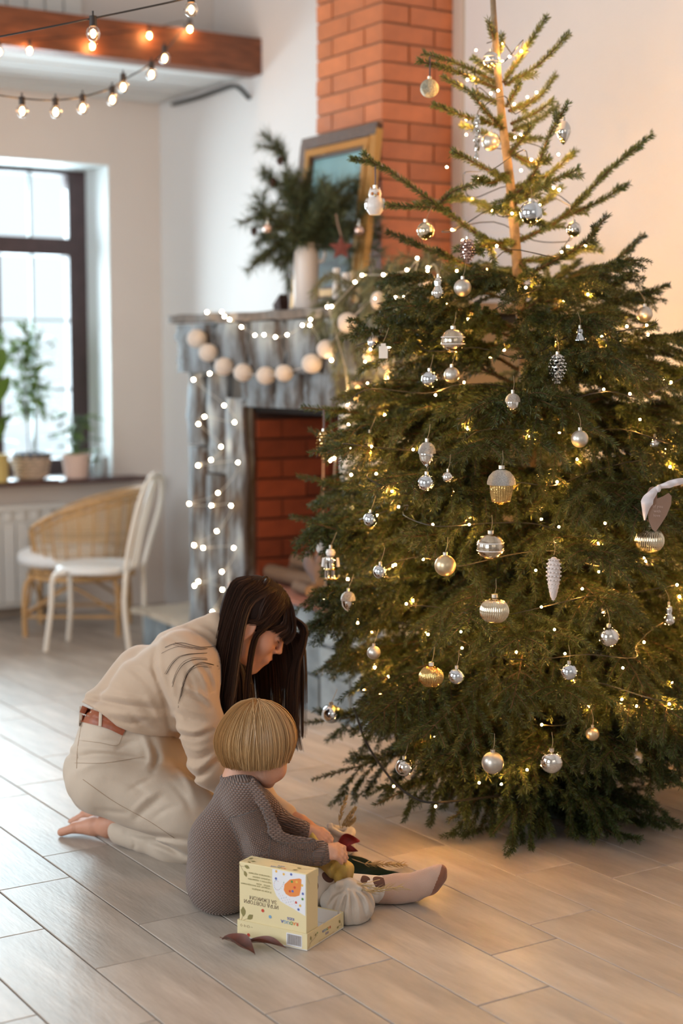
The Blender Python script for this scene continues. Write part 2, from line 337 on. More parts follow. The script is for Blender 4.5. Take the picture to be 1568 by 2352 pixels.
# radiator below the sill
rad = thing('radiator', 'white panel radiator below the dark window sill, left of the rattan chair', 'radiator', (2.4, 8.05, .1)); rm = mat('radiator_enamel', (.72, .69, .65), .4)
x = 1.0
while x < 3.32:
    MB().box((x, 8.03, .10), (x+.068, 8.05, .53)).build('panel', rm, rad, smooth=False, org=(x, 8.03, .1)); MB().box((x+.006, 8.035, .545), (x+.05, 8.05, .60)).build('fin', rm, rad, smooth=False, org=(x, 8.03, .545)); x += .078
MB().box((1.0, 8.052, .07), (3.32, 8.10, .63)).box((1.0, 8.03, .605), (3.32, 8.052, .63)).build('body', rm, rad, smooth=False, org=(1, 8.05, .07))
MB().box((1.4, 8.06, .0), (1.44, 8.09, .08)).box((3.1, 8.06, .0), (3.14, 8.09, .08)).build('foot', rm, rad, smooth=False, org=(1.4, 8.05, .0))
# ------------------------------------------------------------------ brick chimney
brick_m = mat('brick_clay', (.66, .205, .075), .40, spec=.75, bump=.12, bscale=90, var=.25, vscale=9); objvar(brick_m, .13)
mort = mat('mortar', (.34, .19, .115), .9, bump=.3, bscale=120)
Xc, Yc, Yc2 = 3.618, 5.356, 5.862
ch = thing('brick_chimney', 'orange brick chimney breast rising behind the mantel beside the tree', 'chimney', (3.8, 5.6, 1.35))
MB().box((Xc+.006, Yc+.006, 1.35), (XF-.002, Yc2-.004, ZC-.01)).build('mortar_core', mort, ch, smooth=False, org=(3.8, 5.6, 1.35))
BH = .0785; bmesh_cache = {}
def brick(x0, x1, y0, y1, z):
    k = (round(x1-x0, 3), round(y1-y0, 3))
    if k not in bmesh_cache: bmesh_cache[k] = [MB().box((0, 0, 0), (k[0], k[1], BH-.0095), jit=.0009).build('brick', brick_m, smooth=False, mesh_only=True) for _ in range(3)]
    link('brick', random.choice(bmesh_cache[k]), ch, (x0+random.uniform(-.0012, .0012), y0+random.uniform(-.0012, .0012), z))
zb = 2.866-BH*20; g = .0045
for r in range(28):
    z = zb+r*BH
    if z > 3.15: break
    o_ = r % 2; S1 = [0, .130, .3620] if o_ else [0, .258, .3620]
    S2 = [0.0, .128, .378, .506] if not o_ else [0.0, .25, .506]
    brick(Xc-.004, Xc+S1[1]-g, Yc-.004, Yc+S2[1]-g, z)                 # corner brick shows on both faces
    brick(Xc+S1[1]+g, XF-.004, Yc-.004, Yc+.06, z)
    for i in range(1, len(S2)-1): brick(Xc-.004, Xc+.06, Yc+S2[i]+g, Yc+S2[i+1]-g, z)
struct(MB().box((XF-.012, Yc-.075, 0), (XF-.0005, Yc-.006, ZC)).build('trim_3', mat('plaster_edge', (.60, .50, .42), .8), smooth=False))
# ================================================================== fireplace
XFP = 3.30
wood_g = mat('weathered_wood', (.30, .345, .38), .8, bump=1.0, bscale=12, var=1, vscale=3.2, ramp=(.42, .57), col2=(.075, .055, .042), stretch=(3, 3, .7), detail=8); objvar(wood_g, .12)
bark_m = mat('dark_bark', (.07, .05, .04), .9, bump=.8, bscale=40)
cream_w = mat('cream_wood', (.62, .56, .48), .7, bump=.4, bscale=14, var=.3, vscale=6, stretch=(3, 3, .8))
fp = thing('stone_fireplace', 'fireplace faced with weathered grey wood slabs, dark red brick inside, behind the tree', 'fireplace', (XFP+.2, 5.6, 0))
def slab(name, ys, zs, x=XFP, th=.045, m=wood_g, parent=fp, wob=.012, seed=0):
    """A slab with a wavy outline: ys = (y0, y1), zs = (z0, z1); faces -X."""
    r = np.random.default_rng(seed); n = 9; t = np.linspace(0, 1, n); z = zs[0]+(zs[1]-zs[0])*t
    ya = ys[0]+r.normal(0, wob, n); yb = ys[1]+r.normal(0, wob, n); g = []
    for i in range(n):
        row = []
        for j, u in enumerate(np.linspace(0, 1, 6)): row.append((x-th*math.sin(math.pi*(.12+.76*u))**.7-r.normal(0, .004), ya[i]+(yb[i]-ya[i])*u, z[i]))
        g.append(row)
    g = np.array(g); back = g.copy(); back[:, :, 0] = x+.02; mb = MB(); mb.sheet(g[:, ::-1]); mb.sheet(back)
    a, b = g.shape[:2]
    for (A, B) in ((g[:, 0], back[:, 0]), (back[:, -1], g[:, -1]), (back[0], g[0]), (g[-1], back[-1])): mb.sheet(np.stack([A, B], 0))
    return mb.build(name, m, parent, org=(x, ya[0], zs[0]))
yl = 6.45
sb = 0
# core masonry behind the slabs
core = mat('core_masonry', (.16, .14, .12), .95)
MB().box((XFP+.02, 5.93, .0), (XF-.003, 6.43, 1.55)).box((XFP+.02, 4.62, .0), (XF-.003, 5.13, 1.55)).box((XFP+.02, 5.13, 1.22), (XF-.003, 5.93, 1.55)).box((XF-.06, 5.13, 0), (XF-.003, 5.93, 1.3)).build('masonry', core, fp, smooth=False, org=(3.6, 5.6, 0))
for (y0, y1, z0, z1, x) in ((6.28, 6.45, .18, 1.02, .0), (6.10, 6.27, .18, .9, .0), (5.93, 6.09, .18, 1.25, .0), (6.30, 6.45, 1.03, 1.52, .0), (6.10, 6.28, .91, 1.50, .01), (4.98, 5.13, .18, 1.25, 0), (4.80, 4.97, .18, 1.25, 0), (4.63, 4.79, .18, 1.25, 0)):
    sb += 1; slab('slab', (y0, y1), (z0, z1), XFP+x, .045, wood_g if y0 > 5.2 else cream_w, seed=sb)
for (y, z0, z1) in ((6.275, .2, 1.0), (6.095, .2, .9), (5.915, .5, 1.24), (6.19, 1.0, 1.45)):
    MB().tube(bez([(XFP-.02+RNG.normal(0, .006), y+RNG.normal(0, .012), z) for z in np.linspace(z0, z1, 6)], 18), .013, 5).build('bark_strip', bark_m, fp, org=(XFP, y, z0))
for (y0, y1) in ((5.66, 5.925), (5.42, 5.65), (5.14, 5.41)): sb += 1; slab('lintel_slab', (y0, y1), (1.215, 1.40), XFP-.01, .03, seed=sb, wob=.004)
for (y0, y1) in ((6.12, 6.47), (5.80, 6.10), (5.50, 5.785), (5.22, 5.485), (4.95, 5.20), (4.62, 4.94)): sb += 1; slab('mantel_slab', (y0, y1), (1.36, 1.575), XFP-.045, .05, seed=sb, wob=.006)
g = []
for i, y in enumerate(np.linspace(4.60, 6.50, 30)): g.append([(XFP-.10+.012*math.sin(i*1.3)+RNG.normal(0, .006), y, 1.598+RNG.normal(0, .004)), (XFP+.1, y, 1.605), (3.60, y, 1.607), (XF-.004, y, 1.607)])
tp = MB().sheet(np.array(g), th=.035).build('mantel_shelf', mat('mantel_top', (.24, .20, .17), .8, bump=.6, bscale=20, var=.5, vscale=8, stretch=(1, 4, 1)), fp, org=(XFP, 5.6, 1.6))
# fire box lined with red brick
fs = mat('shaded_firebrick', (.035, .016, .012), .9, var=.4, vscale=8); fb = mat('firebrick', (.33, .070, .022), .8, bump=.3, bscale=70, var=.35, vscale=6); objvar(fb, .2)  # near-black variant for the top rows: shade painted into the brick colour
shelf_black = mat('shelf_black', (.012, .009, .008), .95)  # smoke shelf colour, painted as dark as the shaded rows below it
fbx = {}
def fbrick(lo, d):
    sm_ = lo[2] > 1.10 or (lo[2] > 1.0 and lo[1] < 5.5); k = tuple(round(q, 3) for q in d)+(sm_,)  # bricks near the top take the shade-painted material
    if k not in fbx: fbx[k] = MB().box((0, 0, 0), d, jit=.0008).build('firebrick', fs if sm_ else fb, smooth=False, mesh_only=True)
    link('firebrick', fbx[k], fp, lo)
z = .46; r = 0
MB().box((3.82, 5.11, .4), (3.84, 5.96, 1.25)).box((XFP+.03, 5.925, .4), (3.84, 5.945, 1.25)).box((XFP+.03, 5.115, .4), (3.84, 5.135, 1.25)).build('firebox_back', mat('dark_mortar', (.10, .035, .02), .95), fp, smooth=False, org=(3.8, 5.5, .4))
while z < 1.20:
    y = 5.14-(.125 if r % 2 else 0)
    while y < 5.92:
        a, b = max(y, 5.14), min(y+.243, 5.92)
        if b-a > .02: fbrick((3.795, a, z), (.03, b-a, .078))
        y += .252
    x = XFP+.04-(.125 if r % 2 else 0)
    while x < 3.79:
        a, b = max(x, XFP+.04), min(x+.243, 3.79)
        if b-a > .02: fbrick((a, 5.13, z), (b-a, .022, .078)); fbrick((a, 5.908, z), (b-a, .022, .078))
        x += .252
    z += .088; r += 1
MB().box((XFP+.03, 5.13, 1.19), (3.8, 5.93, 1.235)).build('smoke_shelf', shelf_black, fp, smooth=False, org=(3.5, 5.5, 1.2))
# hearth
slate = mat('slate_stone', (.36, .42, .45), .7, bump=.8, bscale=16, var=1, vscale=5, col2=(.14, .17, .19)); objvar(slate, .15)
MB().box((3.235, 4.7, 0), (3.80, 5.90, .425), jit=.004).build('hearth', mat('hearth_core', (.3, .3, .3), .9), fp, smooth=False, org=(3.4, 5.4, 0))
y = 4.72
while y < 5.85:
    l = random.uniform(.17, .3); z = 0
    while z < .40:
        h_ = random.uniform(.11, .17); MB().box((3.205, y+.006, z+.004), (3.25, min(y+l, 5.92)-.006, min(z+h_, .415)-.004), jit=.004).build('stone', slate, fp, smooth=False, org=(3.08, y, z)); z += h_
    y += l
hb = mat('hearth_tile', (.40, .15, .09), .7, var=.35, vscale=5, bump=.3); objvar(hb, .15)
y = 4.70
while y < 5.86:
    MB().box((3.185, y+.004, .425), (3.33, min(y+.236, 5.93), .448), jit=.002).build('hearth_tile', hb, fp, smooth=False, org=(3.06, y, .425)); MB().box((3.335, max(y, 5.15)+.004, .425), (3.79, min(y+.236, 5.9), .447)).build('hearth_tile', hb, fp, smooth=False, org=(3.33, y, .425)) if 4.95 < y < 5.85 else None; y += .242
# low stone step left of the pillar
st = thing('stone_step', 'low stone step with a pale slab on top at the foot of the grey pillar', 'step', (3.6, 6.7, 0))
MB().box((3.33, 6.03, 0), (XF-.02, 6.97, .155)).build('core', mat('hearth_core', (.3, .3, .3), .9), st, smooth=False, org=(3.6, 6.7, 0))
y = 6.02
while y < 6.98:
    l = random.uniform(.16, .27); MB().box((3.285, y+.005, .0), (3.345, min(y+l, 7.0)-.005, .158), jit=.006).build('stone', slate, st, smooth=False, org=(3.29, y, 0)); y += l
for x in (3.30, 3.52, 3.75): MB().box((x+.003, 5.99, 0), (min(x+.22, 3.96)-.003, 6.04, .155), jit=.004).build('stone', slate, st, smooth=False, org=(x, 6, 0))
g = [[(x, y, .172+.004*math.sin(9*x+7*y)) for x in np.linspace(3.25, XF-.01, 7)] for y in np.linspace(5.99, 7.03, 9)]
g = np.array(g); g[:, 0, 0] += RNG.normal(0, .008, 9); MB().sheet(g, th=.03).build('top_slab', mat('pale_slab', (.58, .50, .40), .7, var=.25, vscale=6, bump=.4, bscale=20), st, org=(3.6, 6.5, .17))
# firewood in the fire box
log_m = [mat('log_bark', (.16, .09, .05), .9, bump=.6, bscale=30), mat('log_end', (.62, .42, .25), .8, var=.3, vscale=25)]
for i, (y0, y1, x, z, r_) in enumerate(((5.86, 5.42, 3.37, .492, .034), (5.80, 5.30, 3.46, .500, .038), (5.70, 5.30, 3.405, .556, .03), (5.34, 5.20, 3.31, .472, .022), (5.50, 5.36, 3.29, .475, .024))):
    a = np.array([x, y0, z]); b = np.array([x+RNG.uniform(-.02, .03), y1, z]); mb = MB().tube([a, b], r_, 10, 0, cap=False)
    for q, s_ in ((a, 1), (b, -1)): n_ = 10; aa = np.arange(n_)*2*math.pi/n_; mb.add([q+r_*np.array([math.cos(t), 0, math.sin(t)]) for t in aa][::s_], [tuple(range(n_))], 1)
    o = mb.build('firewood_log', log_m, org=(a+b)/2)
    tag(o, ['split log with a pale end lying at the front of the fire box', 'thicker log lying behind the front log in the fire box', 'log resting on top of the two others in the fire box', 'short kindling stick on the hearth, nearest the grey fabric heart', 'short kindling stick on the hearth behind the womans head'][i], 'firewood', 'firewood on the hearth')
# lantern behind the tree, right of the opening
lit = mat('lamp_glow', (1, .7, .35), .5, emis=(1, .55, .18), estr=4)
for i, (px, py) in enumerate(((822, 905), (893, 868))):
    c = PX(px, py, XFP-.13); c = np.array([c[0], c[1], c[2]])
    MB_ = MB().lathe([(.0, -.03), (.012, -.022), (.015, 0), (.010, .022), (0, .034)], c, 14)
    t = thing('wall_lamp', ['small warm glowing lamp on the cream boards right of the fire opening', 'warm glowing lamp hanging below the pine garland, farther right'][i], 'lamp', c+np.array([0, 0, -.03]))
    MB_.build('bulb', lit, t, org=c); MB().tube([c+np.array([0, 0, .03]), c+np.array([.02, 0, .05]), c+np.array([.10, 0, .05])], .005, 6).lathe([(.022, .034), (.03, .045), (0, .05)], c, 12).build('bracket', bark_m, t, org=c)
    l = bpy.data.lights.new('wall_lamp_light', 'POINT'); l.energy = 1.6; l.color = (1, .6, .25); l.shadow_soft_size = .03; lo_ = link('light', l, t, c+np.array([-.05, 0, 0]))
# ------------------------------------------------------------------ things on the mantel
ZM = 1.626
gold = mat('gilt', (.55, .30, .09), .35, metal=.6, bump=.2, bscale=80)
orn = mat('carved_gilt', (.17, .085, .045), .5, metal=.3, bump=1.0, bscale=160, var=.6, vscale=90)
pc = thing('framed_painting', 'landscape painting in a carved gilt frame leaning on the brick chimney', 'painting', (3.5, 5.7, ZM))
tl_, tr_ = PX(690, 322, 3.53), PX(866, 283, 3.53); zt = 2.33; y0, y1 = tr_[1]+.01, tl_[1]; zt = (tl_[2]+tr_[2])/2
ct = math.atan2(.10, zt-ZM)
def pf(y, z, d=0): t = (z-ZM)/(zt-ZM); return np.array([3.46+.09*t-d, y, z])
def bar_(a, b, wd, th, m, nm):
    a, b = np.array(a), np.array(b); L_ = np.linalg.norm(b-a); ax = (b-a)/L_; nrm = nz([-1, 0, .13]); s_ = np.cross(ax, nrm)
    MB().obox((a+b)/2, (ax, s_, nrm), (L_/2, wd/2, th/2)).build(nm, m, pc, smooth=False, org=(a+b)/2)
for dd, wd, th, m, nm in ((.0, .05, .03, orn, 'carved_moulding'), (.045, .03, .036, gold, 'gilt_moulding'), (.068, .012, .022, orn, 'inner_moulding')):
    e = dd+.02
    bar_(pf(y0+e-.02, zt-e), pf(y1-e+.02, zt-e), wd, th, m, nm); bar_(pf(y1-e, ZM+.0+.01), pf(y1-e, zt-e), wd, th, m, nm); bar_(pf(y0+e, ZM+.01), pf(y0+e, zt-e), wd, th, m if nm != 'carved_moulding' else gold, nm); bar_(pf(y0+e, ZM+e), pf(y1-e, ZM+e), wd, th, m, nm)
pm = bpy.data.materials.new('painting_landscape'); pm.use_nodes = True; nt = pm.node_tree; N = nt.nodes; L = nt.links; b = N['Principled BSDF']
tc = N.new('ShaderNodeTexCoord'); sx = N.new('ShaderNodeSeparateXYZ'); L.new(tc.outputs['Object'], sx.inputs[0]); no = N.new('ShaderNodeTexNoise'); no.inputs['Scale'].default_value = 9; no.inputs['Detail'].default_value = 6; L.new(tc.outputs['Object'], no.inputs[0])
ma = N.new('ShaderNodeMath'); ma.operation = 'MULTIPLY_ADD'; ma.inputs[1].default_value = .22; L.new(no.outputs[0], ma.inputs[0]); L.new(sx.outputs[2], ma.inputs[2]); cr = N.new('ShaderNodeValToRGB'); L.new(ma.outputs[0], cr.inputs[0]); L.new(cr.outputs[0], b.inputs['Base Color'])
e = cr.color_ramp.elements; e[0].position = .1; e[0].color = (.05, .10, .13, 1); e[1].position = .62; e[1].color = (.26, .50, .55, 1)
for p_, c_ in ((.22, (.10, .17, .2)), (.3, (.035, .05, .045)), (.38, (.30, .38, .36)), (.5, (.48, .58, .54))): q = e.new(p_); q.color = (*c_, 1)
b.inputs['Roughness'].default_value = .4
mb = MB(); mb.add([pf(y0+.06, ZM+.05, -.004), pf(y1-.06, ZM+.05, -.004), pf(y1-.06, zt-.06, -.004), pf(y0+.06, zt-.06, -.004)], [(3, 2, 1, 0)]); mb.add([pf(y0+.03, ZM+.03, -.012), pf(y1-.03, ZM+.03, -.012), pf(y1-.03, zt-.03, -.012), pf(y0+.03, zt-.03, -.012)], [(0, 1, 2, 3)]); mb.build('canvas', pm, pc, smooth=False, org=(3.5, 5.6, ZM))
cer = mat('glazed_ceramic', (.78, .70, .64), .35, var=.05, vscale=4)
vc = PX(703, 700, 3.34); vc[2] = ZM; jug = thing('ceramic_jug', 'tall cream ceramic jug with a small handle holding pine branches on the mantel', 'vase', vc)
s_ = dep(vc)/F_PX; hgt = 148*s_
MB().lathe([(0, 0), (.046, 0), (.052, .01), (.052, hgt*.72), (.050, hgt*.85), (.041, hgt*.93), (.040, hgt), (.036, hgt), (.036, hgt*.9), (0, hgt*.88)], vc, 28).build('body', cer, jug, org=vc)
MB().tube(bez([vc+RT*.036+ZZ*hgt*.97-FH*.01, vc+RT*.075+ZZ*hgt*.93-FH*.01, vc+RT*.072+ZZ*hgt*.75-FH*.01, vc+RT*.05+ZZ*hgt*.70-FH*.01], 14), .007, 8).build('handle', cer, jug, org=vc)
candle_m = mat('candle_wax', (.82, .76, .72), .5)
for i, (px, py0, py1, r_) in enumerate(((772, 618, 690, .014), (795, 612, 672, .018))):
    c = PX(px, py1, 3.28); c[2] = ZM; h_ = (py1-py0)*dep(c)/F_PX+.02; t = thing('pillar_candle', ['slim white pillar candle beside the jug on the mantel', 'thicker white pillar candle right of the slim one'][i], 'candle', c, 'white candles on the mantel')
    MB().lathe([(0, 0), (r_, 0), (r_, h_), (r_*.8, h_+.002), (0, h_-.002)], c, 18).build('wax', candle_m, t, org=c); MB().tube([c+ZZ*h_, c+ZZ*(h_+.012)], .001, 5).build('wick', bark_m, t, org=c)
hc = PX(645, 700, 3.38); hc[2] = ZM; t = thing('tiny_house', 'small dark wooden house figure standing left of the jug', 'figurine', hc); u = np.array([0, 1, 0]); dm = mat('dark_stain', (.05, .02, .015), .7)
MB().box(hc-np.array([.02, .03, 0]), hc+np.array([.02, .03, .02])).build('walls', dm, t, smooth=False, org=hc)
MB().add([hc+np.array(q) for q in ((-.024, -.028, .02), (-.024, .034, .02), (.024, -.028, .02), (.024, .034, .02), (-.02, -.022, .068), (.02, -.022, .068))], [(0, 4, 1), (2, 3, 5), (0, 2, 5, 4), (1, 4, 5, 3), (0, 1, 3, 2)]).build('roof', dm, t, smooth=False, org=hc)
# ---- pine needles helper: long soft needles around stems
def pine_mesh(stems, nl=.055, per=900, w0=.0015, spread=.9, droop=.0, rng=RNG):
    V = []; 
    for P in stems:
        P = np.asarray(P); seg = np.linalg.norm(np.diff(P, axis=0), axis=1); L_ = seg.sum(); n = int(L_*per); t = np.sort(rng.random(n))*L_; c = np.concatenate([[0], np.cumsum(seg)])
        pos = np.stack([np.interp(t, c, P[:, i]) for i in range(3)], 1); ii = np.clip(np.searchsorted(c, t)-1, 0, len(seg)-1); tan = np.diff(P, axis=0)[ii]/seg[ii][:, None]
        r = rng.normal(size=(n, 3)); r -= (r*tan).sum(1)[:, None]*tan; r /= np.linalg.norm(r, axis=1)[:, None]
        d = tan*rng.uniform(.3, 1.0, (n, 1))+r*spread*rng.uniform(.5, 1.1, (n, 1)); d[:, 2] -= droop; d /= np.linalg.norm(d, axis=1)[:, None]
        l = nl*rng.uniform(.6, 1.1, (n, 1)); s = np.cross(d, rng.normal(size=(n, 3))); s /= np.linalg.norm(s, axis=1)[:, None]
        V.append(np.stack([pos-s*w0, pos+s*w0, pos+d*l], 1))
    V = np.concatenate(V); n = len(V); return V.reshape(-1, 3), np.arange(n*3).reshape(n, 3)
pine_m = mat('long_pine_needles', (.085, .105, .045), .6, island=.55)
pine_g = mat('greygreen_pine_needles', (.17, .18, .095), .6, island=.5)
twig_m = mat('pine_twig', (.14, .09, .06), .9)
def spray(o_, tips, n_sub=5, L_=.12, rng=RNG):
    out = []
    for T in tips:
        T = np.asarray(T); P = bez([o_, (o_+T)/2+np.array([0, 0, .03])+rng.normal(0, .01, 3), T], 8); out.append(P)
        for _ in range(n_sub):
            k = rng.integers(2, len(P)-1); q = P[k]; d = nz(nz(T-o_)+rng.normal(0, .6, 3)); out.append(bez([q, q+d*L_*.5+np.array([0, 0, .01]), q+d*L_*rng.uniform(.6, 1.1)], 5))
    return out
vt = vc+ZZ*hgt
pb = thing('pine_bouquet', 'bushy long-needled pine branches arranged in the cream jug', 'branches', vt)
tips = [W(px, py, dep(vt)+d) for px, py, d in ((640, 330, 0), (625, 420, .05), (590, 500, -.02), (605, 590, -.05), (640, 610, 0), (660, 440, -.05), (700, 430, .03), (640, 520, -.08), (740, 430, .0), (790, 420, -.05), (830, 430, .0), (850, 500, -.08), (840, 580, -.1), (780, 520, -.1), (720, 500, -.1), (600, 540, .05), (670, 560, -.1), (860, 540, 0), (810, 470, .05), (690, 480, .05), (760, 470, -.12))]
ss = spray(vt-ZZ*.03, tips, 6, .11)
for k, grp in enumerate((ss[:50], ss[50:100], ss[100:])):
    mb = MB(); [mb.tube(P, .002, 4, cap=False) for P in grp]; br = mb.build('branch', twig_m, pb, org=vt); V, Q = pine_mesh(grp, .066, 1100)
    tag(fast_mesh('needles', V, Q, pine_m, br, vt), kind='stuff')
cone_m = mat('cone_scale', (.09, .045, .03), .8)
def cone(c, r, h, m, parent, name='pine_cone', n=9, k=7, ax=(0, 0, -1), org=None):
    mb = MB(); ax = nz(ax); u = nz(np.cross(ax, (.3, 1, .2))); w_ = np.cross(ax, u)
    mb.lathe([(0, -h/2), (r*.5, -h*.42), (r*.62, 0), (r*.35, h*.35), (0, h/2)], c, 10, axis=ax)
    for i in range(k):
        t = (i+.5)/k; R_ = r*math.sin(math.pi*(.18+.78*t))**.8; z = -h/2+h*t
        for j in range(n):
            a = 2*math.pi*(j+.5*(i % 2))/n; d = math.cos(a)*u+math.sin(a)*w_; s_ = np.cross(ax, d); b0 = np.asarray(c)+ax*(z-h*.05)+d*R_*.5; tip = np.asarray(c)+ax*(z+h*.045)+d*R_*1.04
            q = R_*math.pi/n*1.0; mb.add([b0-s_*q*.6, b0+s_*q*.6, tip+s_*q*.75-ax*h*.015, tip+ax*h*.03, tip-s_*q*.75-ax*h*.015, tip-d*R_*.1+ax*h*.02], [(0, 1, 2, 3, 4), (1, 0, 4, 5), (2, 1, 5, 3), (4, 3, 5)])
    return mb.build(name, m, parent, smooth=False, org=c if org is None else org)
for i, (px, py) in enumerate(((643, 370), (626, 420), (660, 500), (583, 532))):
    c = W(px, py, dep(vt)-.03); o = cone(c, .016, .036, cone_m, None, 'pine_cone'); tag(o, ['small dark pine cone near the top of the mantel bouquet', 'dark pine cone lower on the upright twig of the bouquet', 'dark pine cone in the middle of the bouquet', 'dark pine cone at the left tip of the bouquet'][i], 'pine cone', 'pine cones in the bouquet')
# garland of greenery trailing off the right of the mantel
gl_ = thing('pine_garland', 'thick grey-green pine garland draped over the right end of the mantel', 'garland', PX(880, 700, XFP-.08))
GP = [(760, 700, -.02), (800, 665, -.04), (850, 640, -.04), (900, 620, -.02), (950, 610, 0), (1000, 600, .03), (1040, 640, .03)]
main = bez([PX(px, py, XFP-.02+d) for px, py, d in GP], 20); st_ = [main]
for k in range(95):
    q = main[RNG.integers(0, len(main))]; d = nz(np.array([-.35+RNG.normal(0, .3), RNG.normal(0, .8), RNG.normal(-.45, .5)])); L_ = RNG.uniform(.10, .24); st_.append(bez([q, q+d*L_*.5, q+d*L_*.8+np.array([0, 0, -L_*.4])], 6))
for px in np.linspace(775, 940, 12):
    q = PX(px, 690, XFP-.1); st_.append(bez([q, q+np.array([-.02, RNG.normal(0, .02), -.10]), q+np.array([-.01, RNG.normal(0, .04), -RNG.uniform(.18, .36)])], 8))
mb = MB(); [mb.tube(P, .002, 4, cap=False) for P in st_]; br = mb.build('stems', twig_m, gl_, org=main[5]); V, Q = pine_mesh(st_, .05, 700, droop=.35); tag(fast_mesh('needles', V, Q, pine_g, br, main[5]), kind='stuff')
# ------------------------------------------------------------------ wool ball garland, star, heart, small baubles
wool = mat('cream_wool', (.80, .70, .62), .95, bump=.8, bscale=220, sheen=.3)
wg = thing('wool_ball_garland', 'string of cream wool balls hanging in a curve under the mantel edge', 'garland', PX(600, 860, XFP-.11))
wp = [(440, 745), (452, 778), (478, 810), (514, 842), (558, 856), (610, 863), (652, 857), (716, 835), (750, 802), (799, 741)]
pts = [PX(px, py, XFP-.125) for px, py in wp]; MB().tube(bez(pts+[PX(850, 690, XFP-.12)], 40), .0015, 5).build('string', wool, wg, org=pts[5])
for i, p in enumerate(pts[1:]):
    r_ = [23, 22, 22, 22, 22, 21, 24, 23, 25][i]*dep(p)/F_PX; mb = MB().ball(p, r_, 20, 12, sc_=(1, 1.05, .93)); mb.build('wool_ball', wool, wg, org=p)
for i, (px, py, r_) in enumerate(((985, 660, 25), (868, 690, 18), (848, 812, 17))):
    p = PX(px, py, XFP-.13); rr = r_*dep(p)/F_PX; t = MB().ball(p, rr, 18, 12, sc_=(1, .9, 1.15)).build('wool_ball', wool, None, org=p); tag(t, ['cream wool ball on the garland just left of the gourd bauble', 'cream wool ball half hidden in the upper garland', 'cream wool ball in the hanging end of the garland'][i], 'ball', 'loose wool balls in the garland')
rust = mat('rust_felt', (.20, .055, .04), .9, bump=.4, bscale=150)
def star(c, R_, m, name, label, cat='star', th=.008, nrm=None):
    nrm = nz(nrm if nrm is not None else -FH); u = nz(np.cross(ZZ, nrm)); v_ = np.cross(nrm, u); o = []
    for i in range(10):
        a = HP+i*math.pi/5; r_ = R_ if i % 2 == 0 else R_*.45; o.append(math.cos(a)*r_*u+math.sin(a)*r_*v_)
    V = [c+q+nrm*th*.3 for q in o]+[c+q-nrm*th*.3 for q in o]+[c+nrm*th, c-nrm*th]; f = [(20, i, (i+1) % 10) for i in range(10)]+[(21, 10+(i+1) % 10, 10+i) for i in range(10)]+[(i, 10+i, 10+(i+1) % 10, (i+1) % 10) for i in range(10)]
    return MB().add(V, f).build(name, m, None, smooth=False, org=c)
sp = W(783, 570, dep(vt)-.16); ro = thing('felt_star', 'rust brown felt star on a ribbon hanging from the bouquet', 'star', sp); s1 = star(sp, .052, rust, 'star_body', ''); s1.parent = ro; s1.location = (0, 0, 0); PO[s1.name] = sp
MB().tube(bez([sp+ZZ*.05, sp+ZZ*.09-RT*.012, sp+ZZ*.135-RT*.02], 8), .005, 5, flat=.2).build('ribbon', mat('tan_ribbon', (.36, .22, .15), .6), ro, org=sp)
# ================================================================== white bentwood-style metal chair
white_p = mat('white_enamel', (.80, .74, .66), .35)
cr = thing('cafe_chair', 'white metal chair with a round-topped open back, seen from the side', 'chair', FL(220, 1480))
def w3(px, py, d): return W(px, py, d)
dn, df = 7.42, 7.74
def leg(pts, r=.013, name='leg', m=white_p, parent=cr): P = bez(pts, 14); return MB().tube(P, r, 8).build(name, m, parent, org=P[-1])
zs = W(210, 1318, 7.6)[2]
leg([w3(150, 1315, dn), w3(128, 1320, dn), w3(120, 1340, dn), w3(117, 1400, dn), FL(105, 1500)+ZZ*.008])
leg([w3(160, 1312, df-.05), w3(161, 1330, df-.05), w3(162, 1400, df-.05), FL(157, 1474)+ZZ*.008])
leg([w3(290, 1315, dn+.02), w3(288, 1335, dn), w3(286, 1400, dn), FL(297, 1500)+ZZ*.008])
leg([w3(328, 1300, df), w3(330, 1340, df), w3(331, 1400, df), FL(334, 1460)+ZZ*.008])
def ring(c, a, b, u, v, n=40): return np.array([c+math.cos(t)*a*u+math.sin(t)*b*v for t in np.linspace(0, 2*math.pi, n, endpoint=False)])
c0 = W(218, 1297, 7.62); sw = 88*7.62/F_PX; X_ = RT; Y_ = FH
prof = []
mb = MB(); n = 40
def seat_ring(s, dz): return [c0+X_*(math.copysign(abs(math.cos(t))**.75, math.cos(t))*sw*s)+Y_*(math.copysign(abs(math.sin(t))**.75, math.sin(t))*.20*s)+ZZ*dz for t in np.linspace(0, 2*math.pi, n, endpoint=False)]
R_ = [seat_ring(.0, .006), seat_ring(.5, .004), seat_ring(.82, .004), seat_ring(.95, .010), seat_ring(1.0, .0), seat_ring(1.0, -.022), seat_ring(.93, -.03), seat_ring(.0, -.03)]
mb.add(np.concatenate(R_), [(i*n+j, i*n+(j+1) % n, (i+1)*n+(j+1) % n, (i+1)*n+j) for i in range(7) for j in range(n)][::1]); mb.build('seat', mat('white_seat', (.84, .84, .83), .3), cr, org=c0)
bk = bez([w3(288, 1310, dn+.03), w3(300, 1240, dn+.03), w3(322, 1150, dn+.05), w3(343, 1100, dn+.12), w3(360, 1088, dn+.2), w3(372, 1100, df-.08), w3(368, 1160, df-.02), w3(345, 1240, df), w3(328, 1305, df)], 44)
MB().tube(bk, .0135, 8).build('back_hoop', white_p, cr, org=bk[0])
for s_ in (.30, .46, .62):
    t = s_; a = w3(288+40*t, 1305, dn+(df-dn)*t); b = bk[int(15+14*t)+3]; m_ = (a+b)/2+RT*-.01
    MB().tube(bez([a, m_, b], 10), .007, 6).build('spindle', white_p, cr, org=a)
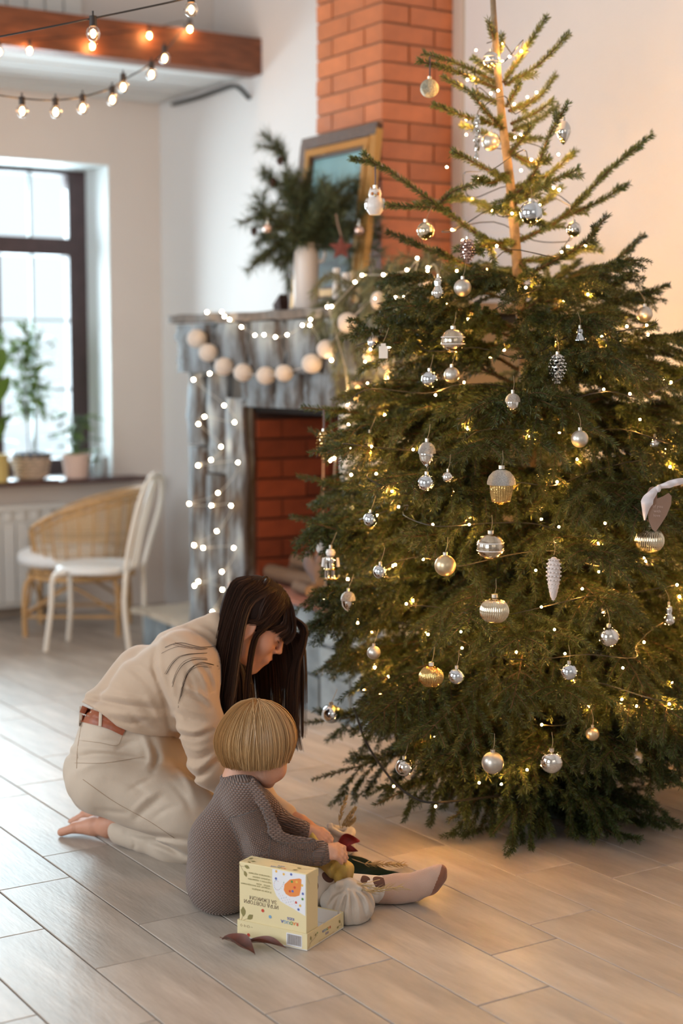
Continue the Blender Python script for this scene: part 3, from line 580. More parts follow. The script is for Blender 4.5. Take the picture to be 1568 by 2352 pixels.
MB().box(w3(292, 1322, dn)-.0, w3(292, 1322, dn)+.001).build('glide', white_p, cr, org=c0) if 0 else None
# ================================================================== rattan tub chair with white cushion
rat = mat('rattan', (.62, .36, .15), .5, var=.3, vscale=14); rat_l = mat('rattan_weave', (.60, .43, .26), .6, island=.25)
C0 = W(178, 1290, 8.10); C0 = np.array([C0[0], C0[1], 0]); rc = thing('rattan_armchair', 'round rattan armchair with white cushion below the window sill', 'chair', C0)
ax_, ay_ = RT, FH; RX, RY = .30, .30
def hz_(t):                                 # rim height round the tub, t=0 at the back (right), pi at the open front (left)
    return .40+.345*(.5+.5*math.cos(t))**.36 if abs(t) < math.pi else .435
def pt(t, z, f=0.):                         # tub wall point
    k = (z-.33)/.45; r = .86+.22*k; return C0+ax_*(RX*r*math.cos(t)+.03)+ay_*RY*r*math.sin(t)+ZZ*z
TM = 2.55
rim = np.array([pt(t, hz_(t)) for t in np.linspace(-TM, TM, 60)]); rim = np.concatenate([[pt(-TM, .30), pt(-TM-.02, .37)], rim, [pt(TM+.02, .37), pt(TM, .30)]])
MB().tube(rim, .013, 8).build('rim', rat, rc, org=rim[30])
rim2 = np.array([pt(t, hz_(t)*.985-.03) for t in np.linspace(-TM+.05, TM-.05, 50)]); MB().tube(rim2, .008, 6).build('rim', rat, rc, org=rim2[25])
mb = MB()
for z in np.arange(.36, .745, .0135):
    ts = [t for t in np.linspace(-TM, TM, 90) if hz_(t) > z+.02]
    if len(ts) > 4: mb.tube([pt(t, z)+nz(pt(t, z)-C0-ZZ*z)*(.003*(1 if i % 2 else -1)) for i, t in enumerate(ts)], .0042, 4)
tag(mb.build('weave', rat_l, rc, org=C0+ZZ*.5), kind='stuff')
for t in np.linspace(-TM+.1, TM-.1, 21): 
    zt_ = hz_(t)-.005; MB().tube([pt(t, z) for z in np.linspace(.31, zt_, 6)], .0055 if abs(t) > .5 else .010, 6).build('spoke', rat, rc, org=pt(t, .31))
MB().tube([C0+ax_*(.27*math.cos(t)+.02)+ay_*.27*math.sin(t)+ZZ*.30 for t in np.linspace(0, 2*math.pi, 40)], .014, 8).tube([C0+ax_*(.26*math.cos(t)+.02)+ay_*.26*math.sin(t)+ZZ*.33 for t in np.linspace(0, 2*math.pi, 40)], .010, 8).build('seat_ring', rat, rc, org=C0+ZZ*.3)
mb = MB()
for t in np.linspace(-1, 1, 17): a_ = math.sqrt(max(1-t*t, 0))*.25; mb.tube([C0+ax_*(t*.25+.02)+ay_*(-a_)+ZZ*.315, C0+ax_*(t*.25+.02)+ay_*a_+ZZ*.315], .005, 5)
mb.build('seat_slats', rat, rc, org=C0+ZZ*.3)
lf = [C0+ax_*sx*.235+ay_*sy*.2 for sx in (-1, 1) for sy in (-1, 1)]
for q in lf: d_ = q-C0; MB().tube(bez([C0+d_*.85+ZZ*.30, C0+d_*.98+ZZ*.27, C0+d_*1.03+ZZ*.16, C0+d_*1.02+ZZ*.0], 12), .014, 8).build('leg', rat, rc, org=q)
for a, b in ((0, 2), (1, 3), (0, 1), (2, 3)): MB().tube([lf[a]+ZZ*.10, lf[b]+ZZ*.10], .009, 6).tube(bez([lf[a]+ZZ*.12, (lf[a]*.6+lf[b]*.4)+ZZ*.235, (lf[a]+lf[b])/2+ZZ*.25, (lf[a]*.4+lf[b]*.6)+ZZ*.235, lf[b]+ZZ*.12], 14), .008, 6).build('stretcher', rat, rc, org=(lf[a]+lf[b])/2)
cu = MB(); nn = 72; KK = 11; V = []
for i in range(KK+1):
    p = -HP+math.pi*i/KK
    for j in range(nn):
        a = 2*math.pi*j/nn; rr = math.copysign(abs(math.cos(p))**.45, 1)*(.275+.010*abs(math.sin(a*13))); V.append(C0+ax_*(rr*math.cos(a)-.03)+ay_*rr*math.sin(a)*.92+ZZ*(.385+.052*math.sin(p)+.012*abs(math.sin(13*a))*(i > KK/2)))
cu.add(V, [(i*nn+j, i*nn+(j+1) % nn, (i+1)*nn+(j+1) % nn, (i+1)*nn+j) for i in range(KK) for j in range(nn)])
cush = cu.build('cushion', mat('white_cotton', (.85, .84, .83), .9, bump=.2, bscale=100), None, org=C0+ZZ*.385); tag(cush, 'round pleated white cushion on the seat of the rattan armchair', 'cushion')
# ================================================================== plants on the sill
ZS = .764
leaf_m = mat('leaf_green', (.15, .26, .035), .45, island=.35, trans=0.0); leaf_d = mat('leaf_dark', (.06, .13, .025), .4, island=.4); leaf_l = mat('leaf_light', (.30, .42, .10), .5, island=.3)
def leaf(mb, b, d, L_, wd, up=ZZ, curl=.25, n=6, mi=0, fold=.15):
    d = nz(d); s = nz(np.cross(d, up) if abs(d@up) < .98 else np.cross(d, (1, .2, 0))); nrm = np.cross(s, d); V = []
    for i in range(n+1):
        t = i/n; w_ = wd*math.sin(math.pi*min(t*.97+.03, 1))**.8*(1 if t < 1 else 0); c = np.asarray(b)+d*L_*t-ZZ*curl*L_*t*t
        V += [c-s*w_+nrm*w_*fold, c, c+s*w_+nrm*w_*fold]
    f = [(3*i+k, 3*i+k+1, 3*i+4+k, 3*i+3+k) for i in range(n) for k in (0, 1)]; mb.add(V, f, mi)
# tall shrub in a woven pot
pc_ = PY(72, 1088, 8.12); pc_[2] = ZS; sh_ = thing('potted_shrub', 'tall slender shrub with small leaves in a woven basket pot on the sill', 'plant', pc_)
bas = mat('basket_weave', (.60, .44, .32), .7, island=.35)
mb = MB().lathe([(0, 0), (.075, 0), (.083, .05), (.105, .13), (.098, .13), (.07, .01), (0, .01)], pc_, 28, 0)
for i in range(7):
    z = .008+i*.0185; r_ = .079+.026*(z/.13)**1.3+.003
    for j in range(16):
        a0 = 2*math.pi*(j+.5*(i % 2))/16; a1 = a0+2*math.pi/16*.95; am = (a0+a1)/2; mb.tube([pc_+np.array([math.cos(a)*r_*k, math.sin(a)*r_*k, z+.009]) for a, k in ((a0, .97), (am, 1.05), (a1, .97))], .0075, 5, 0)
mb.build('basket', bas, sh_, org=pc_); MB().lathe([(.098, .118), (.112, .122), (.112, .150), (.100, .150), (.100, .125), (0, .12)], pc_, 28).build('inner_pot', mat('navy_pot', (.03, .035, .06), .4), sh_, org=pc_)
mb = MB(); ml = MB(); top = pc_+ZZ*.14
for (dx, h_) in ((-.012, .58), (.012, .66)):
    P = bez([top+RT*dx, top+RT*dx*2+ZZ*h_*.5, top+RT*(dx*1.5-.03)+ZZ*h_], 16); mb.tube(P, np.linspace(.004, .0018, len(P)), 6)
    for k in range(80):
        q = P[RNG.integers(5, len(P))]; d = nz(RT*RNG.normal(0, 1)+FH*RNG.normal(0, .25)+ZZ*RNG.uniform(0, 1.0)); l = RNG.uniform(.05, .17); e_ = q+d*l; mb.tube([q, (q+e_)/2+ZZ*.008, e_], .0012, 4)
        for m_ in range(5): leaf(ml, q+(e_-q)*RNG.uniform(.3, 1), nz(d+RNG.normal(0, .8, 3)), RNG.uniform(.026, .05), .013, n=3)
mb.build('stem', mat('shrub_stem', (.16, .13, .08), .8), sh_, org=top); tag(ml.build('leaves', leaf_m, sh_, org=top), kind='stuff')
# fern in a pink pot
pf_ = PY(175, 1085, 8.08); pf_[2] = ZS; fn = thing('potted_fern', 'bright green bushy fern in a pale pink pot on the sill', 'plant', pf_)
MB().lathe([(0, 0), (.062, 0), (.078, .125), (.080, .135), (.072, .135), (.06, .02), (0, .02)], pf_, 28).build('pot', mat('pink_pot', (.74, .52, .42), .6), fn, org=pf_)
top = pf_+ZZ*.13
for k in range(24):
    a = 2*math.pi*k/24*1.7+RNG.normal(0, .2); out = RNG.uniform(.08, .17); h_ = RNG.uniform(.07, .23) if k % 3 else RNG.uniform(-.04, .06); d = np.array([math.cos(a), math.sin(a)*.6, 0]); P = bez([top, top+d*out*.5+ZZ*h_, top+d*out*1.15+ZZ*(h_*.95)], 10); ml = MB().tube(P, .0012, 4)
    for i in range(2, len(P)):
        t_ = nz(P[i]-P[i-1]); s = nz(np.cross(t_, ZZ)); L_ = .044*math.sin(math.pi*i/len(P)*.9+.25)
        for q in (-1, 1): leaf(ml, P[i], nz(s*q+t_*.5), L_, .011, n=3, curl=.3)
    leaf(ml, P[-1], t_, .04, .009, n=3); ml.build('frond', leaf_m if k % 2 else leaf_d, fn, org=top)
# big leaved plant at the picture's left edge, in a yellow pot
pl_ = PY(-6, 1096, 8.02); pl_[2] = ZS; bp_ = thing('leafy_plant', 'large leaved plant in a yellow pot at the left edge of the sill', 'plant', pl_)
MB().lathe([(0, 0), (.058, 0), (.062, .14), (.067, .15), (.056, .15), (.05, .02), (0, .02)], pl_, 24).build('pot', mat('yellow_pot', (.62, .46, .16), .5), bp_, org=pl_)
top = pl_+ZZ*.14; mb = MB().tube([top, top+ZZ*.3, top+ZZ*.55+RT*-.01], .005, 6).build('stem', mat('shrub_stem', (.1, .1, .1)), bp_, org=top)
for k, (h_, dx, dz, L_, wd) in enumerate(((.52, .0, .9, .16, .04), (.40, .25, 1, .24, .07), (.26, .3, .8, .24, .07), (.16, 1, .35, .17, .04), (.10, .5, .9, .20, .06), (.08, .9, .1, .14, .035), (.3, -.8, .5, .16, .04), (.42, .9, .8, .10, .02), (.06, .3, 1, .22, .05), (.60, .5, .9, .12, .03))):
    ml = MB(); leaf(ml, top+ZZ*h_, RT*dx+ZZ*dz-FH*.15, L_, wd, curl=.2, n=7); ml.build('leaf', leaf_m if k not in (3, 5) else leaf_d, bp_, org=top)
gb = PY(222, 1080, 8.10); gb[2] = ZS; t = thing('glass_bottle', 'pale blue glass bottle with a dry stem beside the fern', 'bottle', gb); MB().lathe([(0, 0), (.026, 0), (.029, .01), (.029, .10), (.012, .135), (.011, .165), (.008, .165), (.0, .02)], gb, 20).build('bottle_body', mat('blue_glass', (.60, .74, .78), .15), t, org=gb)
ml = MB().tube(bez([gb+ZZ*.16, gb+ZZ*.23+RT*.005, gb+ZZ*.30-RT*.004], 8), .0015, 5); [leaf(ml, gb+ZZ*(.2+.03*i), RT*(-1)**i+ZZ, .05, .007, n=3) for i in range(4)]; ml.build('stem', leaf_d, t, org=gb)
gv = PY(241, 1078, 8.14); gv[2] = ZS; o = MB().lathe([(0, 0), (.018, 0), (.020, .09), (.014, .11), (0, .11)], gv, 18).build('jar', mat('grey_jar', (.45, .40, .37), .5), None, org=gv); tag(o, 'small grey jar at the right end of the sill', 'jar')
for i, (px, py) in enumerate(((22, 1092), (122, 1090))):
    q = PY(px, py, 8.01); q[2] = ZS; o = MB().lathe([(0, 0), (.030, 0), (.04, .008), (.034, .008), (0, .004)], q, 20).build('saucer', mat('pale_saucer', (.62, .64, .72), .3), None, org=q); tag(o, ['pale saucer left of the woven basket pot', 'pale saucer between the basket pot and the pink pot'][i], 'saucer')
# ================================================================== string lights
cab = mat('black_cable', (.02, .017, .015), .6); sock = mat('socket', (.03, .02, .015), .5)
fil = mat('filament_glow', (1, .6, .25), .5, emis=(1, .50, .16), estr=130)
gm = bpy.data.materials.new('bulb_glass'); gm.use_nodes = True; nt = gm.node_tree; nt.nodes.clear(); o_ = nt.nodes.new('ShaderNodeOutputMaterial'); t_ = nt.nodes.new('ShaderNodeBsdfTransparent'); g_ = nt.nodes.new('ShaderNodeBsdfGlossy'); g_.inputs['Roughness'].default_value = .08
mx = nt.nodes.new('ShaderNodeMixShader'); lw_ = nt.nodes.new('ShaderNodeLayerWeight'); lw_.inputs[0].default_value = .35; t_.inputs[0].default_value = (1, .93, .85, 1); nt.links.new(lw_.outputs['Facing'], mx.inputs[0]); nt.links.new(t_.outputs[0], mx.inputs[1]); nt.links.new(g_.outputs[0], mx.inputs[2]); nt.links.new(mx.outputs[0], o_.inputs[0])
def bulb_string(label, cable, bulbs, r_, en):
    cable = [np.asarray(q) for q in cable]; t = thing('festoon_lights', label, 'string lights', cable[len(cable)//2], 'festoon lights under the loft'); P = bez(cable, 40); MB().tube(P, .0028, 6).build('cable', cab, t, org=cable[0])
    for q in bulbs:
        q = np.asarray(q); s = r_/.020
        so = MB().lathe([(.0, .046*s), (.010*s, .045*s), (.010*s, .018*s), (.0, .018*s)], q, 12).tube([q+ZZ*.044*s, q+ZZ*.058*s], .003, 5).build('socket', sock, t, org=q)
        MB().lathe([(0, .019*s), (.009*s, .018*s), (.016*s, .012*s), (.020*s, 0), (.016*s, -.012*s), (.008*s, -.0185*s), (0, -.020*s)], q, 18).build('bulb', gm, t, org=q)
        MB().lathe([(0, .012*s), (.0045*s, .008*s), (.0065*s, -.002*s), (.004*s, -.010*s), (0, -.012*s)], q, 10).build('filament', fil, so, org=q)
        l = bpy.data.lights.new('bulb_light', 'POINT'); l.energy = en; l.color = (1, .58, .25); l.shadow_soft_size = .012; link('light', l, t, q)
bulb_string('nearest strand of globe bulbs crossing in front of the brown beam', [W(-60, 95, 4.6), W(0, 84, 4.6), W(213, 42, 4.6), W(330, 18, 4.6), W(438, -6, 4.6), W(560, -40, 4.6)], [W(214, 77, 4.6), W(439, 22, 4.6)], .022, .5)
yb = 6.945
bulb_string('strand of globe bulbs fixed along the face of the brown beam', [PY(-40, 90, yb), PY(0, 100, yb), PY(67, 92, yb), PY(212, 80, yb), PY(342, 66, yb), PY(420, 50, yb), PY(425, 66, 6.9)], [PY(-2, 119, yb), PY(68, 116, yb), PY(212, 106, yb), PY(343, 82, yb), PY(436, 67, yb)], .020, .75)
bulb_string('curved strand of globe bulbs hanging below the loft ceiling', [PY(425, 62, 6.9), PY(410, 78, 6.6), W(384, 112, 6.3), W(345, 148, 6.1), W(290, 180, 6.0), W(256, 202, 5.9), W(190, 222, 5.8), W(124, 230, 5.7), W(50, 226, 5.6), W(-60, 210, 5.4)], [W(378, 134, 6.3), W(348, 171, 6.1), W(283, 200, 6.0), W(258, 229, 5.9), W(190, 248, 5.8), W(128, 257, 5.7), W(51, 255, 5.6)], .022, .5)
# LED strings on the fireplace
led = mat('led_glow', (1, .85, .6), .5, emis=(1, .72, .40), estr=120)
led_mesh = MB().ball((0, 0, 0), .0042, 8, 6).build('bulb', led, mesh_only=True)
def led_string(label, px, X, nm='fairy_lights', jit=.0):
    pts = [PX(a, b, X-.003*(i % 3)) for i, (a, b) in enumerate(px)]; t = thing(nm, label, 'string lights', pts[0], 'fairy lights around the fireplace'); MB().tube(bez(pts, len(pts)*4), .0014, 5).build('wire', mat('clear_wire', (.45, .42, .36), .4), t, org=pts[0])
    for p in pts: link('bulb', led_mesh, t, p+np.array([-.006, 0, 0]))
    return t
A = [(478, 717), (512, 716), (518, 727), (530, 734), (557, 751), (588, 770), (609, 769), (635, 774), (662, 769), (697, 747), (716, 734), (714, 747), (764, 827)]
led_string('fairy lights draped along the grey mantel edge', A, XFP-.12)
Bp = [(484, 858), (447, 872), (517, 931), (541, 970), (472, 957), (458, 974), (510, 1026), (487, 1056), (457, 1069), (549, 1062), (503, 1132), (437, 1157), (488, 1161), (533, 1161), (500, 1220), (448, 1252), (469, 1258), (539, 1258), (512, 1313), (449, 1345), (458, 1335), (513, 1354), (490, 1405), (545, 900), (530, 1100)]
led_string('fairy lights zigzagging down the weathered grey pillar', Bp[:-2], XFP-.062)
Gp = [(778, 1396), (770, 1408), (757, 1376), (745, 1372), (770, 1052), (761, 1057), (800, 900), (754, 705), (764, 704), (818, 648), (834, 632), (883, 631), (937, 620), (961, 593), (932, 683), (911, 684), (948, 751), (930, 740), (893, 868), (897, 800), (985, 615), (1010, 640)]
led_string('fairy lights wound through the pine garland', Gp, XFP-.15)
# ================================================================== the fir tree
TB = FL(1290, 1850); TD = dep(TB)
trunk_pts = [TB+ZZ*.02, W(1225, 1200, TD-.0), W(1203, 800, TD-.02), W(1190, 640, TD-.02), W(1172, 430, TD-.02), W(1150, 250, TD-.02), W(1137, 90, TD-.02), W(1130, -30, TD-.02)]
trunk = bez(trunk_pts, 40); TZ = trunk[:, 2]
def tr(z): return np.array([np.interp(z, TZ, trunk[:, i]) for i in range(3)])
tree = thing('fir_tree', 'tall green fir tree with sparse top and dense drooping lower branches', 'tree', TB)
tbark = mat('fir_bark', (.33, .24, .15), .85, bump=.6, bscale=60, var=.4, vscale=30); nb = mat('young_bark', (.10, .058, .028), .85)
MB().tube(trunk, np.interp(TZ, [0, 1.4, 2.2, 2.7], [.042, .019, .012, .006]), 12).build('trunk', tbark, tree, org=TB)
stand_c = tr(0); MB().lathe([(.17, .006), (.165, .05), (.06, .065), (.055, .14), (.0, .14)], (stand_c[0], stand_c[1], 0), 28).build('stand', mat('stand_metal', (.015, .03, .02), .5), tree, org=TB)
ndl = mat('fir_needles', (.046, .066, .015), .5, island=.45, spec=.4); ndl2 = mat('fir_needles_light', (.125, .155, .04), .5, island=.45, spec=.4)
def shoot(P0, d, L_, droop, rng, n=6, side=None):
    t = np.linspace(0, 1, n)[:, None]; P = P0+d*L_*t+np.array([0, 0, -droop*L_])*t*t
    if side is not None: P = P+side*L_*(t*t)
    return P
def needles(stems, per, nl, rng, w0=.0007, under=.6):
    Vs = []
    for P in stems:
        seg = np.linalg.norm(np.diff(P, axis=0), axis=1); L_ = seg.sum(); n = int(L_*per)
        if n < 2: continue
        t = rng.random(n)*L_; c = np.concatenate([[0], np.cumsum(seg)]); pos = np.stack([np.interp(t, c, P[:, i]) for i in range(3)], 1)
        ii = np.clip(np.searchsorted(c, t)-1, 0, len(seg)-1); tan = np.diff(P, axis=0)[ii]/np.maximum(seg[ii][:, None], 1e-9)
        r = rng.normal(size=(n, 3)); r[:, 2] = np.where(r[:, 2] < 0, r[:, 2]*under, r[:, 2]*1.1+.15)
        r -= (r*tan).sum(1)[:, None]*tan; r /= np.maximum(np.linalg.norm(r, axis=1)[:, None], 1e-9)
        d = tan*rng.uniform(.55, 1.1, (n, 1))+r*rng.uniform(.65, 1.05, (n, 1)); d /= np.linalg.norm(d, axis=1)[:, None]
        l = nl*rng.uniform(.7, 1.15, (n, 1)); s = np.cross(d, rng.normal(size=(n, 3))); s /= np.maximum(np.linalg.norm(s, axis=1)[:, None], 1e-9)
        m = pos+d*l*.55+s*w0*.0; Vs.append(np.stack([pos, m+s*w0, pos+d*l, m-s*w0], 1))
    V = np.concatenate(Vs); return V.reshape(-1, 3), np.arange(len(V)*4).reshape(-1, 4)
def add_branch(P, stems, radii, rng, per=1250, nl=.0165, m=None, origin=None, parent=None, mesh_only=False, under=.6, w0=.0008):
    mb = MB()
    for i, S in enumerate(stems): mb.tube(S, np.linspace(radii[i], radii[i]*.35, len(S)), 5 if i == 0 else 4, cap=False)
    a = mb.build('branch', nb, None if mesh_only else (parent or tree), org=origin, mesh_only=mesh_only)
    V, Q = needles(stems, per, nl, rng, under=under, w0=w0)
    if mesh_only: return a, fast_mesh('needles', V, Q, m or ndl, mesh_only=True)
    return tag(fast_mesh('needles', V, Q, m or ndl, a, origin), kind='stuff')
rng = np.random.default_rng(11)
# --- upper branches, one by one: pixel path from trunk to tip, depth of the tip relative to the trunk, number of side shoots, length of side shoots (m)
UP = [([(1135, 95), (1122, 48)], -.05, 0, 0), ([(1155, 190), (1205, 115), (1255, 38)], .0, 0, 0), ([(1158, 196), (1235, 150), (1305, 78)], -.05, 1, .05),
 ([(1168, 255), (1235, 225), (1275, 173)], .10, 1, .05), ([(1172, 285), (1225, 262), (1270, 231)], .0, 0, 0), ([(1177, 300), (1230, 278), (1280, 244)], .12, 0, 0),
 ([(1145, 192), (1060, 150), (973, 122)], .02, 0, 0), ([(1147, 206), (1050, 165), (961, 140)], -.06, 1, .05), ([(1150, 240), (1080, 210), (1018, 178)], .05, 0, 0), ([(1155, 290), (1070, 268), (996, 241)], -.05, 1, .06),
 ([(1158, 300), (1120, 262), (1083, 214)], -.16, 1, .05), ([(1140, 172), (1108, 150), (1086, 134)], .12, 0, 0), ([(1180, 450), (1225, 400), (1262, 310), (1305, 236)], -.18, 2, .05),
 ([(1188, 556), (1290, 500), (1390, 400), (1496, 309)], -.05, 4, .10), ([(1290, 500), (1360, 470), (1443, 424)], -.02, 2, .06), ([(1178, 432), (1260, 400), (1320, 347)], .05, 2, .06), ([(1185, 450), (1250, 425), (1328, 388)], -.12, 3, .07),
 ([(1188, 585), (1100, 540), (996, 466), (880, 385), (805, 364)], -.10, 3, .07), ([(1030, 490), (1006, 478), (888, 472)], -.1, 1, .05), ([(1005, 475), (1040, 440), (1097, 422)], -.12, 1, .05),
 ([(1190, 640), (1110, 620), (1021, 588), (888, 532)], -.05, 4, .10), ([(1178, 420), (1100, 380), (1041, 347)], -.10, 2, .06), ([(1168, 330), (1110, 305), (1060, 288)], .1, 0, 0),
 ([(1168, 355), (1195, 325), (1220, 289)], -.15, 0, 0), ([(1162, 245), (1180, 215), (1192, 190)], -.12, 0, 0), ([(1195, 640), (1270, 600), (1340, 560), (1393, 496)], -.20, 4, .08), ([(1198, 700), (1300, 680), (1390, 620), (1478, 540)], .0, 5, .09),
 ([(1198, 740), (1300, 700), (1380, 672), (1450, 625)], -.18, 5, .09), ([(1200, 780), (1320, 735), (1430, 690), (1534, 656)], -.05, 6, .10), ([(1185, 520), (1240, 470), (1290, 430)], .2, 3, .07), ([(1183, 500), (1110, 470), (1050, 452)], .2, 3, .07),
 ([(1192, 600), (1230, 640), (1270, 650)], -.32, 5, .09), ([(1186, 560), (1120, 560), (1070, 590)], -.30, 5, .09), ([(1180, 480), (1215, 500), (1250, 520)], -.26, 4, .07), ([(1190, 640), (1120, 660), (1040, 650)], -.34, 6, .10),
 ([(1195, 680), (1260, 650), (1330, 600)], .25, 5, .09), ([(1192, 670), (1110, 640), (1030, 620)], .25, 5, .09), ([(1172, 395), (1130, 420), (1090, 410)], -.2, 3, .05), ([(1168, 350), (1215, 372), (1262, 372)], -.05, 2, .05), ([(1174, 440), (1160, 470), (1150, 480)], -.26, 4, .07),
 ([(1162, 310), (1200, 320), (1240, 318)], .15, 1, .05), ([(1196, 600), (1290, 590), (1370, 560)], .15, 4, .08), ([(1180, 470), (1220, 440), (1240, 420)], -.2, 3, .06), ([(1140, 130), (1150, 105), (1152, 80)], .06, 0, 0),
 # long left side branches, lower
 ([(1205, 1005), (1090, 985), (950, 965), (830, 950), (696, 936)], -.02, 12, .15), ([(1205, 990), (1100, 960), (1000, 935), (920, 915), (836, 888)], -.10, 9, .14), ([(1210, 1080), (1060, 1060), (880, 1040), (712, 990)], .08, 12, .15),
 ([(1212, 1180), (1060, 1165), (880, 1135), (685, 1094)], .12, 13, .15), ([(1214, 1260), (1060, 1250), (900, 1225), (668, 1188)], .10, 14, .15), ([(1214, 1270), (1040, 1270), (860, 1240), (715, 1200)], -.12, 14, .16),
 ([(1200, 830), (1300, 840), (1400, 810), (1590, 760)], -.05, 10, .13), ([(1203, 930), (1330, 930), (1450, 890), (1600, 855)], -.10, 12, .14), ([(1200, 800), (1100, 790), (1000, 780), (880, 790)], -.15, 10, .13), ([(1198, 760), (1100, 740), (1000, 720), (905, 725)], -.02, 9, .12)]
for path, dd, ns, sl in UP:
    k = len(path); P = bez([W(x, y, TD-.02+dd*(i/(k-1))) for i, (x, y) in enumerate(path)], 14); P[:, 0] = np.minimum(P[:, 0], XF-.07); L_ = np.linalg.norm(np.diff(P, axis=0), axis=1).sum(); stems = [P]; rad = [.0045+.003*L_]
    ax0 = nz(P[-1]-P[0]); lat = nz(np.cross(ax0, ZZ))
    for j in range(ns):
        i = int(np.interp(j, [0, max(ns-1, 1)], [3, len(P)-4])); sgn = 1 if j % 2 else -1; fr = i/len(P); d = nz(nz(P[i+1]-P[i])*.8+lat*sgn*.65+ZZ*rng.normal(0.0, .2)); l = sl*rng.uniform(.7, 1.15)*(1.15-.5*fr)
        S = shoot(P[i], d, l, rng.uniform(.0, .25), rng); stems.append(S); rad.append(.002)
        if sl > .11:
            for q in (2, 4): d2 = nz(d+lat*rng.normal(0, .7)+ZZ*rng.normal(-.2, .2)); stems.append(shoot(S[q], d2, l*.45, .2, rng, 4)); rad.append(.0014)
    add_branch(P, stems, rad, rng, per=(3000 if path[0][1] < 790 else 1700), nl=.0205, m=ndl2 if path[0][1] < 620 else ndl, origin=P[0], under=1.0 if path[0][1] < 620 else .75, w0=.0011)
# --- lower crown: branch variants, placed round the trunk
def variant(L_, seed, droop, sub=True):
    r = np.random.default_rng(seed); n = 12; t = np.linspace(0, 1, n)[:, None]
    P = np.concatenate([L_*t, L_*.05*np.sin(t*3+r.uniform(0, 6)), L_*(-droop*t**2+.05*t)], 1); stems = [P]; rad = [.0055]; k = int(L_/.052)
    for j in range(k):
        f = .18+.8*j/k; i = f*(n-1); q = np.array([np.interp(i, np.arange(n), P[:, c]) for c in range(3)]); tan = nz(P[min(int(i)+1, n-1)]-P[int(i)] if int(i) < n-1 else P[-1]-P[-2])
        for s in (-1, 1):
            l = (.10+.30*L_*math.sin(math.pi*min(1, .25+f*.72)))*r.uniform(.65, 1.1)*(1.12-.45*f); d = nz(tan*.85+np.array([0, s*.8, 0])+ZZ*r.normal(.02, .16)); S = shoot(q, d, l, r.uniform(.12, .45), r); stems.append(S); rad.append(.0024)
            if sub:
                for m_ in range(max(1, int(l/.05))):
                    g = 1+(m_ % 4); d2 = nz(d+np.array([0, r.choice([-1, 1])*.75, 0])+nz(tan)*.2+ZZ*r.normal(-.25, .25)); stems.append(shoot(S[min(g, len(S)-1)], d2, l*r.uniform(.3, .5), r.uniform(.2, .6), r, 4)); rad.append(.0015)
    return add_branch(P, stems, rad, r, per=1500, nl=.0175, mesh_only=True, origin=(0, 0, 0), w0=.00115)
VAR = {}
for i, L_ in enumerate((.50, .60, .70, .80)):
    for j in range(3): VAR[(i, j)] = variant(L_, 100+10*i+j, (.10, .22, .34)[j])
Lset = [.50, .60, .70, .80]
def Rz(z): return float(np.interp(z, [.15, .3, .5, .8, 1.1, 1.35, 1.55, 1.75], [.50, .64, .75, .77, .72, .60, .47, .36]))
from mathutils import Matrix, Vector
nbr = 0
for wi, z0 in enumerate(np.arange(.17, 1.62, .088)):
    nn_ = (8 if z0 < 1.1 else 7 if z0 < 1.35 else 5); a0 = rng.uniform(0, 6)
    for k in range(nn_):
        a = a0+2*math.pi*k/nn_+rng.normal(0, .12); z = z0+rng.normal(0, .02); d = np.array([math.cos(a), math.sin(a), 0]); R_ = Rz(z0-.0)*rng.uniform(.82, 1.02); P0 = tr(z)
        lim = (XF-.13-P0[0])/max(d[0]+.12, .05); R_ = min(R_, lim*1.0)
        pitch = np.interp(z0, [.15, .5, 1.0, 1.45, 1.7], [.10, .07, .14, .34, .52])+rng.normal(0, .07)
        if d@FH > .35 and z0 < 1.5 and k % 2: continue          # fewer behind
        i = int(np.argmin([abs(R_-l) for l in Lset])); j = int(rng.integers(0, 3)) if z0 > .45 else int(rng.integers(0, 2)); s = R_/Lset[i]
        s = max(s, .5)
        M = Matrix.Rotation(a, 4, 'Z') @ Matrix.Rotation(-pitch, 4, 'Y') @ Matrix.Rotation(rng.normal(0, .2), 4, 'X') @ Matrix.Diagonal((s, s*rng.choice([-1, 1]) if False else s, s, 1))
        A, B = VAR[(i, j)]; o = link('branch', A, tree, P0); loc = o.location.copy(); o.matrix_local = Matrix.Translation(loc) @ M; n_ = bpy.data.objects.new('needles', B); COL.objects.link(n_); n_.parent = o; n_['kind'] = 'stuff'; nbr += 1
